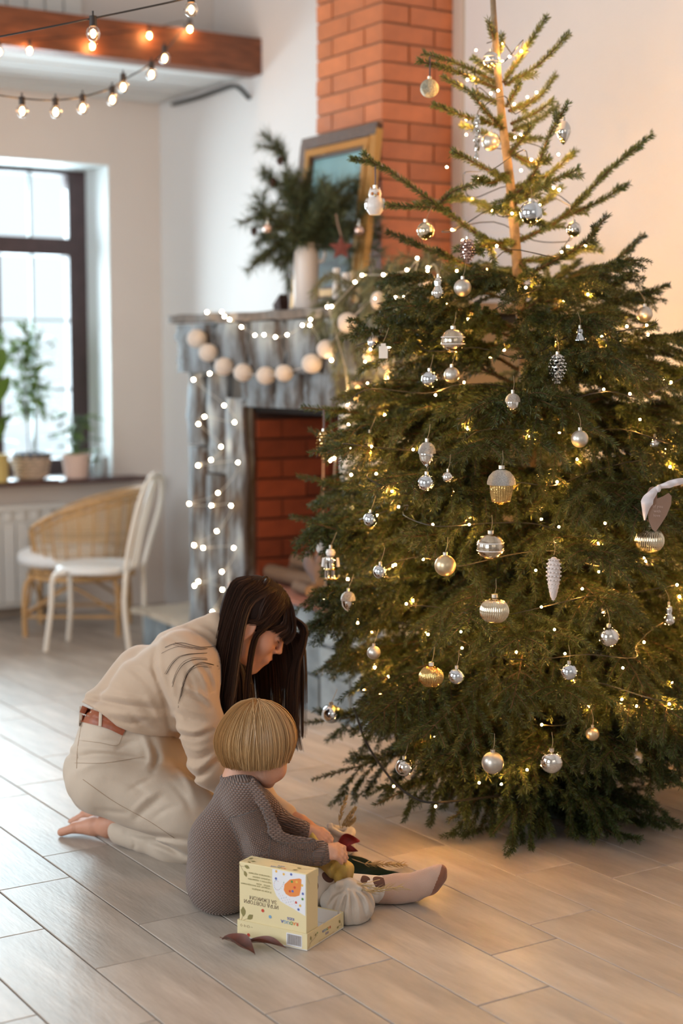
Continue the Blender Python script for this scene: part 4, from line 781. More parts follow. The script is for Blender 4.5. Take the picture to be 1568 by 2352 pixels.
# hanging low tips in front
for px, py, tx, ty, dd in ((1290, 1760, 1410, 1968, -.42), (1300, 1770, 1535, 1930, -.30), (1270, 1750, 1130, 1915, -.55), (1260, 1760, 1200, 1890, -.5), (1250, 1740, 1030, 1885, -.45), (1230, 1700, 860, 1850, -.30), (1230, 1690, 720, 1790, -.1), (1290, 1780, 1310, 1870, -.4), (1240, 1650, 700, 1660, -.02), (1290, 1800, 1480, 1800, -.1), (1280, 1790, 1380, 1850, -.5), (1230, 1500, 690, 1440, .1), (1226, 1450, 745, 1330, .0)):
    a = W(px, py, TD); b = W(tx, ty, TD+dd); m = (a+b)/2+ZZ*.03+FH*dd*.12; P = bez([a, m, b], 14); P[:, 2] = np.maximum(P[:, 2], .036); L_ = np.linalg.norm(b-a); stems = [P]; rad = [.005]; ax0 = nz(b-a); lat = nz(np.cross(ax0, FH)); lat2 = nz(np.cross(ax0, lat))
    for j in range(int(L_/.032)):
        i = int(np.interp(j, [0, L_/.032], [2, 12])); f = i/14; sg = 1 if j % 2 else -1; d = nz(ax0*.9+lat*sg*.6+lat2*rng.normal(0, .35)-ZZ*.1); l = rng.uniform(.10, .19)*(1.15-.55*f); S = shoot(P[i], d, l, rng.uniform(.15, .45), rng); S[:, 2] = np.maximum(S[:, 2], .026); stems.append(S); rad.append(.002)
        for q in (2, 3, 4): d2 = nz(d+lat*rng.normal(0, .7)-ZZ*.3); S2 = shoot(S[q], d2, l*.42, .3, rng, 4); S2[:, 2] = np.maximum(S2[:, 2], .024); stems.append(S2); rad.append(.0014)
    add_branch(P, stems, rad, rng, per=1700, nl=.0175, origin=P[0], w0=.0011)
# --- fairy lights on the tree
tw = mat('green_black_wire', (.012, .012, .010), .5); wled = mat('warm_led', (1, .75, .4), .5, emis=(1, .47, .11), estr=1500)
wled_mesh = MB().ball((0, 0, 0), .0032, 7, 5).build('bulb', wled, mesh_only=True)
tl = thing('fairy_lights', 'warm fairy lights on a dark wire wound around the fir tree', 'string lights', tr(1.4))
hel = []; nB = 285; a = 1.0; z = .30
while z < 2.38:
    c = tr(z); R_ = Rz(z) if z < 1.75 else np.interp(z, [1.75, 2.1, 2.4], [.40, .24, .10]); rr = R_*((.74 if z < 1.55 else .50)+.12*math.sin(a*3.1)+.09*math.sin(a*8.3)+.04*math.sin(a*19)); q = c+np.array([math.cos(a), math.sin(a), 0])*rr; q[2] += .028*math.sin(a*3.3)+.018*math.sin(a*9.1)+.05*rr; q[0] = min(q[0], XF-.05); hel.append(q)
    st = .030/max(rr, .16); a += st; z += .105*st/(2*math.pi)*(1.35 if z > 1.2 else 1.1)
hel = np.array(hel); P = [FL(1480, 1760)+ZZ*.01, tr(.1)+RT*.2, W(1062, 1838, TD-.50), W(940, 1826, TD-.50), W(850, 1722, TD-.42), W(812, 1625, TD-.35)]
MB().tube(bez(P, 36), .0035, 6).build('lead_cable', tw, tl, org=P[2]); MB().tube(bez(hel[::4], len(hel)), .0017, 4).build('wire', tw, tl, org=hel[0])
step = len(hel)/nB; ids = [int(i*step) for i in range(nB)]
for i in ids:
    q = hel[i]+rng.normal(0, .012, 3); link('bulb', wled_mesh, tl, q)
for px, py, dd in ((1000, 1852, -.5), (904, 1806, -.46), (1058, 1451, -.75), (1273, 1446, -.77), (1283, 1210, -.74), (1151, 1801, -.62), (1210, 1768, -.64), (1100, 1798, -.6), (1230, 1310, -.76)): link('bulb', wled_mesh, tl, W(px, py, TD+dd))
# ================================================================== ornaments on the tree
silver = mat('mirror_silver', (.80, .78, .74), .07, metal=1); silver_b = mat('mirror_silver_cool', (.72, .78, .84), .06, metal=1)
matte = mat('matte_silver', (.62, .58, .52), .38, metal=.9); matteg = mat('matte_gold', (.66, .52, .33), .36, metal=.9)
goldm = mat('gold_glass', (.78, .52, .20), .14, metal=1, var=.35, vscale=60, bump=.25, bscale=90); ribm = mat('champagne_glass', (.80, .70, .52), .13, metal=1)
mott = mat('mottled_glass', (.74, .64, .50), .16, metal=1, var=.4, vscale=45, bump=.1, bscale=60)
glit = mat('glitter_cap', (.85, .80, .74), .35, metal=.6, bump=1.0, bscale=600, var=.5, vscale=400); pearl = mat('pearl_white', (.82, .76, .72), .28, var=.1, vscale=60)
paleg = mat('pale_gold_glitter', (.62, .58, .44), .4, metal=.5, bump=1.0, bscale=300, var=.4, vscale=200)
pinkm = mat('rose_silver', (.80, .58, .50), .2, metal=.9); whitec = mat('white_clay', (.84, .80, .74), .7); frost = mat('frosted_white', (.74, .64, .60), .6, sheen=.2, bump=.3, bscale=300)
capm = mat('cap_metal', (.70, .66, .58), .3, metal=1); thr = mat('thread', (.35, .26, .16), .7); ribbon_m = mat('brown_ribbon', (.10, .045, .035), .6)
def surf_depth(px, py, k=1.0):
    """Depth of the crown's near surface at a pixel."""
    p = W(px, py, TD); z = max(p[2], .1); R_ = (Rz(z) if z < 1.5 else float(np.interp(z, [1.5, 1.8, 2.1, 2.4], [.50, .38, .24, .10]))); dx = (p-tr(z))@RT
    return TD-math.sqrt(max(R_*R_*k-dx*dx, .0004))
def ornament(nm, label, px, py, r_px, kind, m, cat='bauble', dd=None, h=None, tilt=0., hang='thread'):
    d = surf_depth(px, py) if dd is None else TD+dd; c = W(px, py, d); s = d/F_PX; r = r_px*s; o = thing(nm, label, cat, c, 'ornaments on the fir tree'); top = r; H2 = (h or 2*r_px)*s/2
    L_ = lambda prof, mm, name, n=28, **kw: MB().lathe(prof, c, n, **kw).build(name, mm, o, org=c)
    if kind == 'ball': L_([(r*math.cos(t), r*math.sin(t)) for t in np.linspace(-HP, HP, 20)], m, 'ball', 32)
    elif kind == 'ribbed': L_([(r*math.cos(t), r*.93*math.sin(t)) for t in np.linspace(-HP, HP, 22)], m, 'ball', 132, rib=.085, nrib=44)
    elif kind == 'banded':
        L_([(r*math.cos(t), r*math.sin(t)) for t in np.linspace(-HP, HP, 22)], m, 'ball', 72, rib=.03, nrib=24)
        for q in (-.25, .3): MB().tube([c+np.array([math.cos(a), math.sin(a), 0])*r*math.sqrt(1-q*q)+ZZ*r*q for a in np.linspace(0, 2*math.pi, 30)], r*.05, 5).build('band', pearl, o, org=c)
    elif kind == 'acorn':
        top = H2; L_([(0, -H2*1.0), (r*.10, -H2*.93), (r*.45, -H2*.78), (r*.80, -H2*.45), (r*.93, -.05*H2), (r*.9, H2*.18)], m, 'nut'); L_([(r*1.0, H2*.08), (r*1.03, H2*.15), (r*1.0, H2*.36), (r*.82, H2*.66), (r*.5, H2*.86), (0, H2*.94)], glit if m is not silver_b else pearl, 'cap')
    elif kind == 'bigacorn':
        top = H2; L_([(0, -H2), (r*.38, -H2*.98), (r*.62, -H2*.85), (r*.76, -H2*.4), (r*.80, H2*.12), (r*.8, H2*.2)], m, 'ribbed_cup', 96, rib=.07, nrib=32); L_([(r*.82, H2*.06), (r*1.0, H2*.10), (r*1.0, H2*.25), (r*.88, H2*.55), (r*.6, H2*.80), (r*.3, H2*.9), (0, H2*.92)], glit, 'cap', 36)
    elif kind == 'drop': top = H2; L_([(0, -H2), (r*.12, -H2*.8), (r*.32, -H2*.55), (r*.85, -H2*.12), (r, H2*.15), (r*.85, H2*.45), (r*.45, H2*.75), (r*.15, H2*.92), (0, H2)], m, 'drop'); 
    elif kind == 'teardrop': top = H2; L_([(0, -H2), (r*.3, -H2*.85), (r*.75, -H2*.4), (r*1.0, 0), (r*.95, H2*.2)], m, 'drop'); L_([(r*.97, H2*.16), (r*.85, H2*.5), (r*.5, H2*.82), (0, H2*.95)], pearl, 'cap')
    elif kind == 'gourd': top = H2; L_([(0, -H2), (r*.6, -H2*.93), (r*.98, -H2*.6), (r*.95, -H2*.3), (r*.55, H2*.05), (r*.48, H2*.25), (r*.62, H2*.5), (r*.5, H2*.8), (r*.15, H2*.96), (0, H2)], m, 'gourd')
    elif kind == 'cone': top = H2; q = cone(c, r, 2*H2, m, o, 'cone_body', n=9, k=9, ax=(0, 0, -1))
    elif kind == 'scaled':
        top = H2; mb = MB(); n = 12; rows = 11
        mb.lathe([(0, -H2), (r*.4, -H2*.8), (r*.7, -H2*.3), (r*.82, H2*.3), (r*.75, H2*.75), (r*.3, H2*.97), (0, H2)], c, 20)
        for i in range(rows):
            t = i/(rows-1); z = H2*.86-t*H2*1.78; R_ = r*np.interp(t, [0, .12, .4, .8, 1], [.72, .92, .95, .55, .2])
            for j in range(n):
                a = 2*math.pi*(j+.5*(i % 2))/n; mb.ball(c+np.array([math.cos(a)*R_*.93, math.sin(a)*R_*.93, z]), r*.17*max(R_/r, .45), 7, 5, sc_=(1, 1, .8))
        mb.build('cone_body', m, o, org=c)
    elif kind == 'icicle':
        top = H2; mb = MB(); 
        for ph in (0, math.pi): mb.tube([c+np.array([math.cos(t*16+ph), math.sin(t*16+ph), 0])*r*.45*math.sin(math.pi*(.08+.86*t))**.5+ZZ*(H2-2*H2*t) for t in np.linspace(0, 1, 60)], r*.45*np.linspace(1, .45, 60), 6)
        mb.build('twisted_rod', m, o, org=c)
    elif kind == 'owl':
        top = H2; L_([(0, -H2), (r*.55, -H2*.96), (r*.9, -H2*.6), (r, -H2*.25), (r*.85, H2*.1), (r*.62, H2*.3), (r*.68, H2*.55), (r*.6, H2*.8), (r*.25, H2*.93), (0, H2*.95)], pearl, 'owl_body')
        for q in (-.3, .3): MB().ball(c-FH*r*.62+RT*r*q+ZZ*H2*.52, r*.17, 10, 8).build('eye', mat('owl_eye', (.55, .22, .06), .3), o, org=c); MB().add([c+RT*r*q*1.5-FH*r*.1+ZZ*H2*.72+v for v in (RT*r*.2, -RT*r*.2, -FH*r*.2, ZZ*H2*.32)], [(0, 1, 3), (1, 2, 3), (2, 0, 3), (0, 2, 1)]).build('ear_tuft', pearl, o, smooth=False, org=c)
        for q in (-1, 1): MB().ball(c-FH*r*.2+RT*r*.80*q-ZZ*H2*.2, r*.42, 12, 8, sc_=(.6, .8, 1.5)).build('wing', silver, o, org=c)
        MB().ball(c-FH*r*.78+ZZ*H2*.40, r*.09, 8, 6, sc_=(1, 1, 1.6)).build('beak', goldm, o, org=c)
    elif kind == 'figure':
        top = H2; L_([(0, H2*.45), (r*.55, H2*.5), (r*.68, H2*.68), (r*.5, H2*.86), (0, H2*.95)], pearl, 'head', 22)
        L_([(0, -H2*.38), (r*.8, -H2*.36), (r*.92, -H2*.05), (r*.85, H2*.35), (r*.45, H2*.5), (0, H2*.52)], silver, 'torso', 24)
        for q in (-1, 1): MB().tube([c+RT*q*r*.42-ZZ*H2*.34, c+RT*q*r*.42-ZZ*H2*.95], r*.38, 10).build('leg', silver, o, org=c); MB().tube([c+RT*q*r*.85+ZZ*H2*.34, c+RT*q*r*1.0-ZZ*H2*.2], r*.28, 8).build('arm', pearl, o, org=c)
        MB().lathe([(r*.9, -H2*.40), (r*.96, -H2*.36), (r*.9, -H2*.28)], c, 24).build('belt', goldm, o, org=c); MB().box(c-RT*0+np.array([-r*.8, -r*.5, -H2]), c+np.array([r*.8, r*.5, -H2*.9])).build('base', goldm, o, smooth=False, org=c)
    elif kind == 'clayjar':
        top = H2; w_ = r; ax = (RT, FH, ZZ); MB().obox(c-ZZ*H2*.18, ax, (w_, w_*.3, H2*.82)).build('plate', m, o, smooth=False, org=c); MB().obox(c+ZZ*H2*.8, ax, (w_*.55, w_*.3, H2*.2)).build('neck', m, o, smooth=False, org=c)
    else: raise ValueError(kind)
    if kind not in ('icicle', 'clayjar', 'scaled'): MB().lathe([(r_px*.22*s, top-.002), (r_px*.22*s, top+.007), (0, top+.008)], c, 12).build('cap_ring', capm, o, smooth=False, org=c)
    if hang == 'ribbon': MB().tube(bez([c+ZZ*top, c+ZZ*(top+.03)+RT*.001, c+ZZ*(top+.065)], 6), .0045, 6, flat=.25).build('ribbon', ribbon_m, o, org=c)
    else:
        e_ = nz(tr(c[2])-c)*.02; MB().tube(bez([c+ZZ*(top+.005), c+ZZ*(top+.022)+RT*.003+e_*.3, c+ZZ*(top+.045)+e_], 6), .0007, 4).build('loop', thr, o, org=c)
    return o
O = ornament
O('glass_bauble', 'banded pearly bauble closest to the top of the tree', 1127, 137, 18, 'banded', silver, dd=-.10)
O('glass_bauble', 'pale gold glittery bauble on a dark ribbon in front of the bricks', 986, 203, 21, 'ball', paleg, dd=-.08, hang='ribbon')
O('icicle_ornament', 'long twisted silver icicle near the top of the trunk', 1095, 315, 11, 'icicle', silver, 'ornament', dd=-.16, h=96)
O('glass_bauble', 'matte silver bauble right of the twisted icicle', 1126, 326, 20, 'ball', matte, dd=-.15)
O('drop_ornament', 'silver drop with a pale upper half hanging at the upper right', 1294, 304, 17, 'teardrop', silver, 'ornament', dd=-.10, h=56)
O('owl_ornament', 'pearly white owl hanging by a dark ribbon at the left of the tree', 861, 463, 22, 'owl', pearl, 'ornament', dd=-.10, h=62, hang='ribbon')
O('glass_bauble', 'large mirror silver bauble in front of the upper trunk', 1219, 489, 26, 'ball', silver_b, dd=-.34)
O('glass_bauble', 'shiny silver bauble hanging before the lowest orange bricks', 977, 530, 20, 'ball', ribm, dd=-.14)
O('cone_ornament', 'rose silver glass cone left of the upper trunk', 1073, 577, 18, 'cone', pinkm, 'ornament', dd=-.36, h=54)
O('glass_bauble', 'small shiny bauble high on the right, under a thick upward branch', 1317, 527, 17, 'ball', silver, dd=-.15)
O('gourd_ornament', 'silver gourd shaped bauble beside the matte one above the middle', 1006, 661, 15, 'gourd', silver, 'ornament', dd=-.38, h=50)
O('glass_bauble', 'matte silver bauble right of the gourd shaped one', 1062, 661, 20, 'ball', matte, dd=-.40)
O('glass_bauble', 'matte pale bauble at the right edge of the upper crown', 1480, 722, 18, 'ball', matte)
O('glass_bauble', 'large mottled champagne bauble left of the trunk at mid height', 1040, 783, 28, 'banded', mott, dd=-.52)
O('cone_ornament', 'silver glass cone right of the trunk at mid height', 1280, 847, 20, 'cone', silver, 'ornament', dd=-.60, h=66)
O('drop_ornament', 'small mirrored drop above the silver cone', 1331, 771, 14, 'gourd', silver_b, 'ornament', dd=-.48, h=36)
O('glass_bauble', 'cool mirror bauble left of the trunk below the mottled one', 986, 871, 19, 'ball', silver_b, dd=-.50)
O('glass_bauble', 'pale silver bauble just right of the cool mirror bauble', 1037, 861, 18, 'ball', matte, dd=-.50)
O('acorn_ornament', 'small silver acorn in the centre of the tree', 1177, 925, 17, 'acorn', silver, 'ornament', dd=-.66, h=46)
O('clay_tag', 'small white clay jar shape on a string over the garland', 880, 806, 10, 'clayjar', whitec, 'ornament', dd=-.38, h=34)
O('acorn_ornament', 'small silver blue acorn left of the white clay shape', 856, 786, 12, 'acorn', silver_b, 'ornament', dd=-.2, h=36)
O('cone_ornament', 'gold glass cone on a dark ribbon at the left tip of a branch', 743, 1022, 17, 'cone', goldm, 'ornament', dd=-.10, h=64, hang='ribbon')
O('drop_ornament', 'gold and clear pointed drop right of the gold cone', 849, 1030, 19, 'drop', goldm, 'ornament', dd=-.30, h=74)
O('acorn_ornament', 'white capped silver acorn hanging above a mirror bauble', 980, 1044, 20, 'acorn', silver, 'ornament', dd=-.64, h=62)
O('glass_bauble', 'mirror bauble right under the white capped acorn', 979, 1109, 20, 'ball', silver_b, dd=-.64)
O('glass_bauble', 'little mirrored bauble right of the one under the acorn', 1028, 1096, 13, 'ball', silver, dd=-.66)
O('acorn_ornament', 'big gold acorn with a glittering cap and ribbed cup', 1151, 1117, 33, 'bigacorn', goldm, 'ornament', dd=-.76, h=84)
O('glass_bauble', 'matte silver bauble high right of the big gold acorn', 1331, 1008, 20, 'ball', matte, dd=-.68)
O('glass_bauble', 'dark shiny bauble at the far right above the paper tag', 1503, 1021, 18, 'ball', silver, dd=-.42)
O('glass_bauble', 'ribbed champagne bauble under the brown paper tag', 1491, 1241, 33, 'ribbed', ribm, dd=-.60)
O('glass_bauble', 'mottled gold bauble with pale squares under the big acorn', 1126, 1256, 32, 'banded', mott, dd=-.81)
O('glass_bauble', 'matte gold bauble left of the mottled gold one', 1022, 1299, 25, 'ball', matteg, dd=-.78)
O('cone_ornament', 'long frosted white cone ornament right of the centre', 1271, 1330, 18, 'scaled', frost, 'ornament', dd=-.84, h=104)
O('glass_bauble', 'large ribbed champagne bauble in the lower centre', 1135, 1403, 33, 'ribbed', ribm, dd=-.84)
O('glass_bauble', 'mirror bauble in the lower right, right of the frosted cone', 1397, 1463, 25, 'ball', silver, dd=-.72)
O('drop_ornament', 'shiny drop at the right edge of the picture', 1535, 1413, 15, 'gourd', silver, 'ornament', dd=-.50, h=50)
O('glass_bauble', 'mirror bauble under the bent twig in the lower right centre', 1306, 1543, 20, 'ball', silver_b, dd=-.84)
O('glass_bauble', 'ribbed gold bauble in the lower left of the crown', 990, 1554, 28, 'ribbed', goldm, dd=-.74)
O('glass_bauble', 'mirror bauble right of the ribbed gold one', 1048, 1553, 19, 'ball', silver_b, dd=-.80)
O('glass_bauble', 'mirror bauble at the lower left tip, beside the childs hair', 760, 1640, 22, 'ball', silver_b, dd=-.34)
O('glass_bauble', 'clear shiny bauble over the floor left of the low branches', 928, 1762, 21, 'ball', silver, dd=-.62)
O('glass_bauble', 'lowest matte silver bauble in the middle', 1131, 1752, 26, 'ball', matte, dd=-.80)
O('glass_bauble', 'lowest mirror bauble, right of the matte silver one', 1266, 1750, 27, 'ball', silver, dd=-.82)
O('glass_bauble', 'matte bauble at the lower right near the baseboard', 1460, 1741, 18, 'ball', matte, dd=-.52)
O('glass_bauble', 'dull bauble half hidden above the lower right one', 1360, 1686, 16, 'ball', matteg, dd=-.66)
O('glass_bauble', 'small mirror bauble near the left branch ends at mid height', 851, 1193, 17, 'ball', silver_b, dd=-.50)
O('glass_bauble', 'small mirror bauble left of the matte gold one', 873, 1313, 17, 'ball', silver_b, dd=-.58)
O('acorn_ornament', 'silver acorn with a white cap right of the womans head', 799, 1381, 17, 'acorn', silver, 'ornament', dd=-.44, h=50)
O('figure_ornament', 'silver glass figure ornament with a gold belt left of the branches', 759, 1294, 17, 'figure', silver, 'ornament', dd=-.28, h=74)
O('glass_bauble', 'pearly ball just left of the silver figure ornament', 738, 1259, 13, 'ball', pearl, dd=-.12)
O('glass_bauble', 'dull bauble deep in the lower left of the tree', 858, 1499, 16, 'ball', matte, dd=-.56)
# two small baubles in the mantel bouquet
for i, (px, py, r_) in enumerate(((614, 525, 11), (824, 530, 12))):
    c = W(px, py, dep(vt)-.14); r = r_*dep(c)/F_PX; o = thing('small_bauble', ['small pink silver bauble on the left tip of the mantel bouquet', 'small pink silver bauble right of the rust star'][i], 'bauble', c, 'baubles in the mantel bouquet')
    MB().ball(c, r, 18, 12).build('ball', pinkm, o, org=c); MB().lathe([(r*.3, r*.9), (r*.3, r*1.3), (0, r*1.35)], c, 10).tube([c+ZZ*r*1.3, c+ZZ*r*2.2], .001, 4).build('cap_ring', capm, o, org=c)
# grey fabric heart hanging by the fire box
hc_ = PX(722, 1300, 3.12); s_ = dep(hc_)/F_PX; felt = mat('grey_felt', (.17, .135, .135), .95, bump=.5, bscale=200); ho = thing('fabric_heart', 'stuffed dark grey fabric heart hanging by the fire box left of the tree', 'heart', hc_)
u, v_ = nz(RT+FH*.1), ZZ; mb = MB(); nn = 40; ringp = []
for t in np.linspace(0, 2*math.pi, nn, endpoint=False): ringp.append((16*math.sin(t)**3/16*27*s_, (13*math.cos(t)-5*math.cos(2*t)-2*math.cos(3*t)-math.cos(4*t))/15*42*s_))
V = [hc_+u*x*k+v_*(y*k)-FH*dz for k, dz in ((1, 0), (.93, .012), (.7, .024), (.35, .029)) for x, y in ringp]+[hc_-FH*.03]; V += [hc_+u*x*k+v_*(y*k)-FH*dz for k, dz in ((.93, -.012), (.7, -.024), (.35, -.029)) for x, y in ringp]+[hc_+FH*.03]
f = [(i*nn+j, i*nn+(j+1) % nn, (i+1)*nn+(j+1) % nn, (i+1)*nn+j) for i in range(3) for j in range(nn)]+[(3*nn+j, 3*nn+(j+1) % nn, 4*nn) for j in range(nn)]
b0 = 4*nn+1; f += [((j+1) % nn, j, b0+j, b0+(j+1) % nn) for j in range(nn)]+[(b0+i*nn+(j+1) % nn, b0+i*nn+j, b0+(i+1)*nn+j, b0+(i+1)*nn+(j+1) % nn) for i in range(2) for j in range(nn)]+[(b0+2*nn+(j+1) % nn, b0+2*nn+j, b0+3*nn) for j in range(nn)]
mb.add(V, f).build('heart_body', felt, ho, org=hc_); MB().tube(bez([hc_+v_*.035, PX(738, 1230, 3.14), PX(742, 1080, 3.20), PX(744, 942, 3.262)], 8), .005, 6, flat=.3).build('ribbon', mat('pink_ribbon', (.62, .42, .33), .6), ho, org=hc_)
# paper tag with white ribbon at the right
kraft = mat('kraft_card', (.29, .18, .13), .8); rib_w = mat('satin_ribbon', (.72, .66, .68), .35, sheen=.3); D_ = TD-.74
tg = thing('gift_tag', 'brown heart shaped paper tag with white ribbon and faint writing at the right', 'tag', W(1506, 1180, D_)); tgo = PO[tg.name]
out = [(1491, 1120), (1500, 1117), (1507, 1124), (1509, 1145), (1522, 1140), (1535, 1132), (1542, 1140), (1541, 1158), (1531, 1183), (1517, 1205), (1505, 1222), (1497, 1216), (1489, 1195), (1487, 1180), (1486, 1150), (1485, 1132)]
V = [W(x, y, D_) for x, y in out]+[W(x, y, D_+.0025) for x, y in out]; n = len(out); MB().add(V, [tuple(range(n-1, -1, -1)), tuple(range(n, 2*n))]+[(i, (i+1) % n, n+(i+1) % n, n+i) for i in range(n)]).build('card', kraft, tg, smooth=False, org=tgo)
def ribbon(pts, wds, nm, par, m, org): 
    P = bez(pts, 18); w_ = np.interp(np.linspace(0, 1, len(P)), np.linspace(0, 1, len(wds)), wds); g = []
    for i in range(len(P)): t_ = nz(P[min(i+1, len(P)-1)]-P[max(i-1, 0)]); s = nz(np.cross(t_, FH)); g.append([P[i]+s*w_[i]*q-FH*.004*math.cos(q*2)+FH*.003*math.sin(i*.9+q) for q in (-1, -.5, 0, .5, 1)])
    return MB().sheet(np.array(g), th=.0008).build(nm, m, par, org=org)
s_ = D_/F_PX
ribbon([W(1512, 1118, D_-.006), W(1497, 1135, D_-.012), W(1485, 1155, D_-.014), W(1480, 1195, D_-.01)], [4*s_, 10*s_, 14*s_, 1*s_], 'ribbon_tail', tg, rib_w, tgo); ribbon([W(1512, 1119, D_-.006), W(1535, 1113, D_-.012), W(1556, 1107, D_-.012), W(1580, 1103, D_)], [4*s_, 8*s_, 8*s_, 5*s_], 'ribbon_tail', tg, rib_w, tgo)
MB().ball(W(1512, 1122, D_-.008), 6*s_, 12, 8, sc_=(1, 1, 1.5)).build('knot', rib_w, tg, org=tgo)
def text(body_, size, loc, ax, ay, m, parent, name='lettering', ext=0., align='CENTER', bold=False):
    """Flat print: ax, ay = reading direction and up direction."""
    cu = bpy.data.curves.new(name, 'FONT'); cu.body = body_; cu.size = size; cu.align_x = align; cu.align_y = 'CENTER'; cu.extrude = ext; cu.resolution_u = 2
    if bold: cu.offset = size*.018
    tmp = bpy.data.objects.new(name, cu); COL.objects.link(tmp); dg = bpy.context.evaluated_depsgraph_get(); me = bpy.data.meshes.new_from_object(tmp.evaluated_get(dg)); bpy.data.objects.remove(tmp); bpy.data.curves.remove(cu)
    ax, ay = nz(ax), nz(ay); az = np.cross(ax, ay); v = np.zeros(len(me.vertices)*3); me.vertices.foreach_get('co', v); v = v.reshape(-1, 3); v = v[:, :1]*ax+v[:, 1:2]*ay+v[:, 2:3]*az; me.vertices.foreach_set('co', v.ravel()); me.materials.clear(); me.materials.append(m); me.update()
    return link(name, me, parent, loc)
inkw = mat('pale_print', (.55, .40, .34), .7)
for i, (t_, px, py) in enumerate((('of you', 1510, 1163), ('with', 1509, 1174), ('love', 1508, 1184))): text(t_, 9.5*s_, W(px, py, D_-.0012), RT+ZZ*-.05, UPV, inkw, tg)
# ================================================================== people
def skin_mat(name, col, c2):
    m = mat(name, col, .52, bump=.08, bscale=180, var=1, vscale=14, col2=c2, spec=.35); b = m.node_tree.nodes['Principled BSDF']; b.inputs['Subsurface Weight'].default_value = .12; b.inputs['Subsurface Radius'].default_value = (.012, .005, .003); b.inputs['Subsurface Scale'].default_value = 1.0; return m
skin_w = skin_mat('skin_warm', (.58, .30, .20), (.54, .26, .17)); skin_c = skin_mat('skin_child', (.64, .36, .25), (.61, .31, .21)); lip = mat('lips', (.42, .14, .11), .45)
eye_w = mat('eye_white', (.7, .66, .62), .2); dark = mat('lash_dark', (.015, .01, .008), .6)
def frame_of(fwd_px, pitch, yaw, roll=0.):
    """Head axes: fwd starts along the picture's right, turned away from the camera by yaw, then pitched down."""
    h = nz(RT*math.cos(yaw)+FH*math.sin(yaw)); f = nz(h*math.cos(pitch)-ZZ*math.sin(pitch)); u = nz(h*math.sin(pitch)+ZZ*math.cos(pitch)); s = np.cross(f, u)
    if roll: u, s = u*math.cos(roll)+s*math.sin(roll), s*math.cos(roll)-u*math.sin(roll)
    return f, u, s
def head(O_, fr, sd, adult=True, k=1.0):
    f, u, s = fr; A = np.array([f, s, u]); P = lambda a, b, c: np.asarray(O_)+(f*a+s*b+u*c)*k
    E_ = lambda a, b, c, ra, rb, rc, kk=.012, sub=False: sd.e(P(a, b, c), (ra*k, rb*k, rc*k), A, kk, sub)
    C_ = lambda a, b, r1, r2, kk=.012, sub=False: sd.c(P(*a), P(*b), r1*k, r2*k, kk, sub)
    if adult:
        E_(-.012, 0, .055, .094, .077, .084); E_(.034, 0, .01, .056, .060, .085, .02); E_(.050, 0, -.035, .040, .045, .060, .02)
        for q in (-1, 1): C_((-.008, q*.056, -.028), (.022, q*.047, -.068), .016, .014, .022); C_((.022, q*.047, -.068), (.066, q*.010, -.093), .014, .013, .022); E_(.062, q*.036, -.010, .020, .018, .020, .02)
        E_(.077, 0, -.088, .014, .016, .014, .016); E_(.080, 0, -.066, .016, .022, .020, .014); E_(.070, 0, .062, .026, .052, .034, .02); C_((.083, -.03, .044), (.083, .03, .044), .009, .009, .016)
        for q in (-1, 1): E_(.099, q*.031, .024, .014, .017, .011, .012, True)
        for q in (-1, 1): E_(.0765, q*.031, .024, .0125, .0145, .0115, .004)
        C_((.090, 0, .036), (.107, 0, -.004), .0065, .0085, .010); E_(.109, 0, -.008, .0085, .0095, .0075, .006)
        for q in (-1, 1): E_(.099, q*.0115, -.012, .008, .0065, .0065, .005)
        E_(.090, 0, -.042, .013, .026, .020, .014); E_(.099, 0, -.0375, .0065, .019, .0055, .005); E_(.096, 0, -.0495, .0070, .017, .0062, .005); C_((.106, -.022, -.0435), (.106, .022, -.0435), .0016, .0016, .004, True)
        ear = lambda q: [E_(-.008, q*.080, .002, .018, .009, .031, .010), E_(-.004, q*.090, .006, .010, .007, .019, .006, True), E_(-.004, q*.080, -.024, .009, .008, .010, .006)]
    else:
        E_(-.010, 0, .045, .088, .078, .080); E_(.030, 0, .0, .055, .060, .066, .02); E_(.045, 0, -.030, .040, .044, .042, .02)
        for q in (-1, 1): E_(.046, q*.036, -.026, .030, .027, .028, .02); C_((-.01, q*.05, -.02), (.03, q*.038, -.055), .018, .016, .02)
        E_(.066, 0, -.066, .015, .018, .013, .016); E_(.070, 0, .045, .026, .05, .034, .02)
        for q in (-1, 1): E_(.094, q*.028, .008, .012, .015, .010, .01, True)
        for q in (-1, 1): E_(.0725, q*.028, .008, .0125, .0145, .0115, .004)
        C_((.085, 0, .012), (.096, 0, -.010), .006, .0075, .010); E_(.098, 0, -.012, .0075, .009, .0065, .006); E_(.084, 0, -.038, .012, .020, .014, .012); E_(.092, 0, -.034, .006, .014, .0045, .004); E_(.089, 0, -.043, .006, .012, .005, .004)
        ear = lambda q: [E_(-.006, q*.074, -.002, .015, .007, .025, .008), E_(-.004, q*.081, .002, .008, .006, .015, .006, True)]
    ear(-1); ear(1); return P
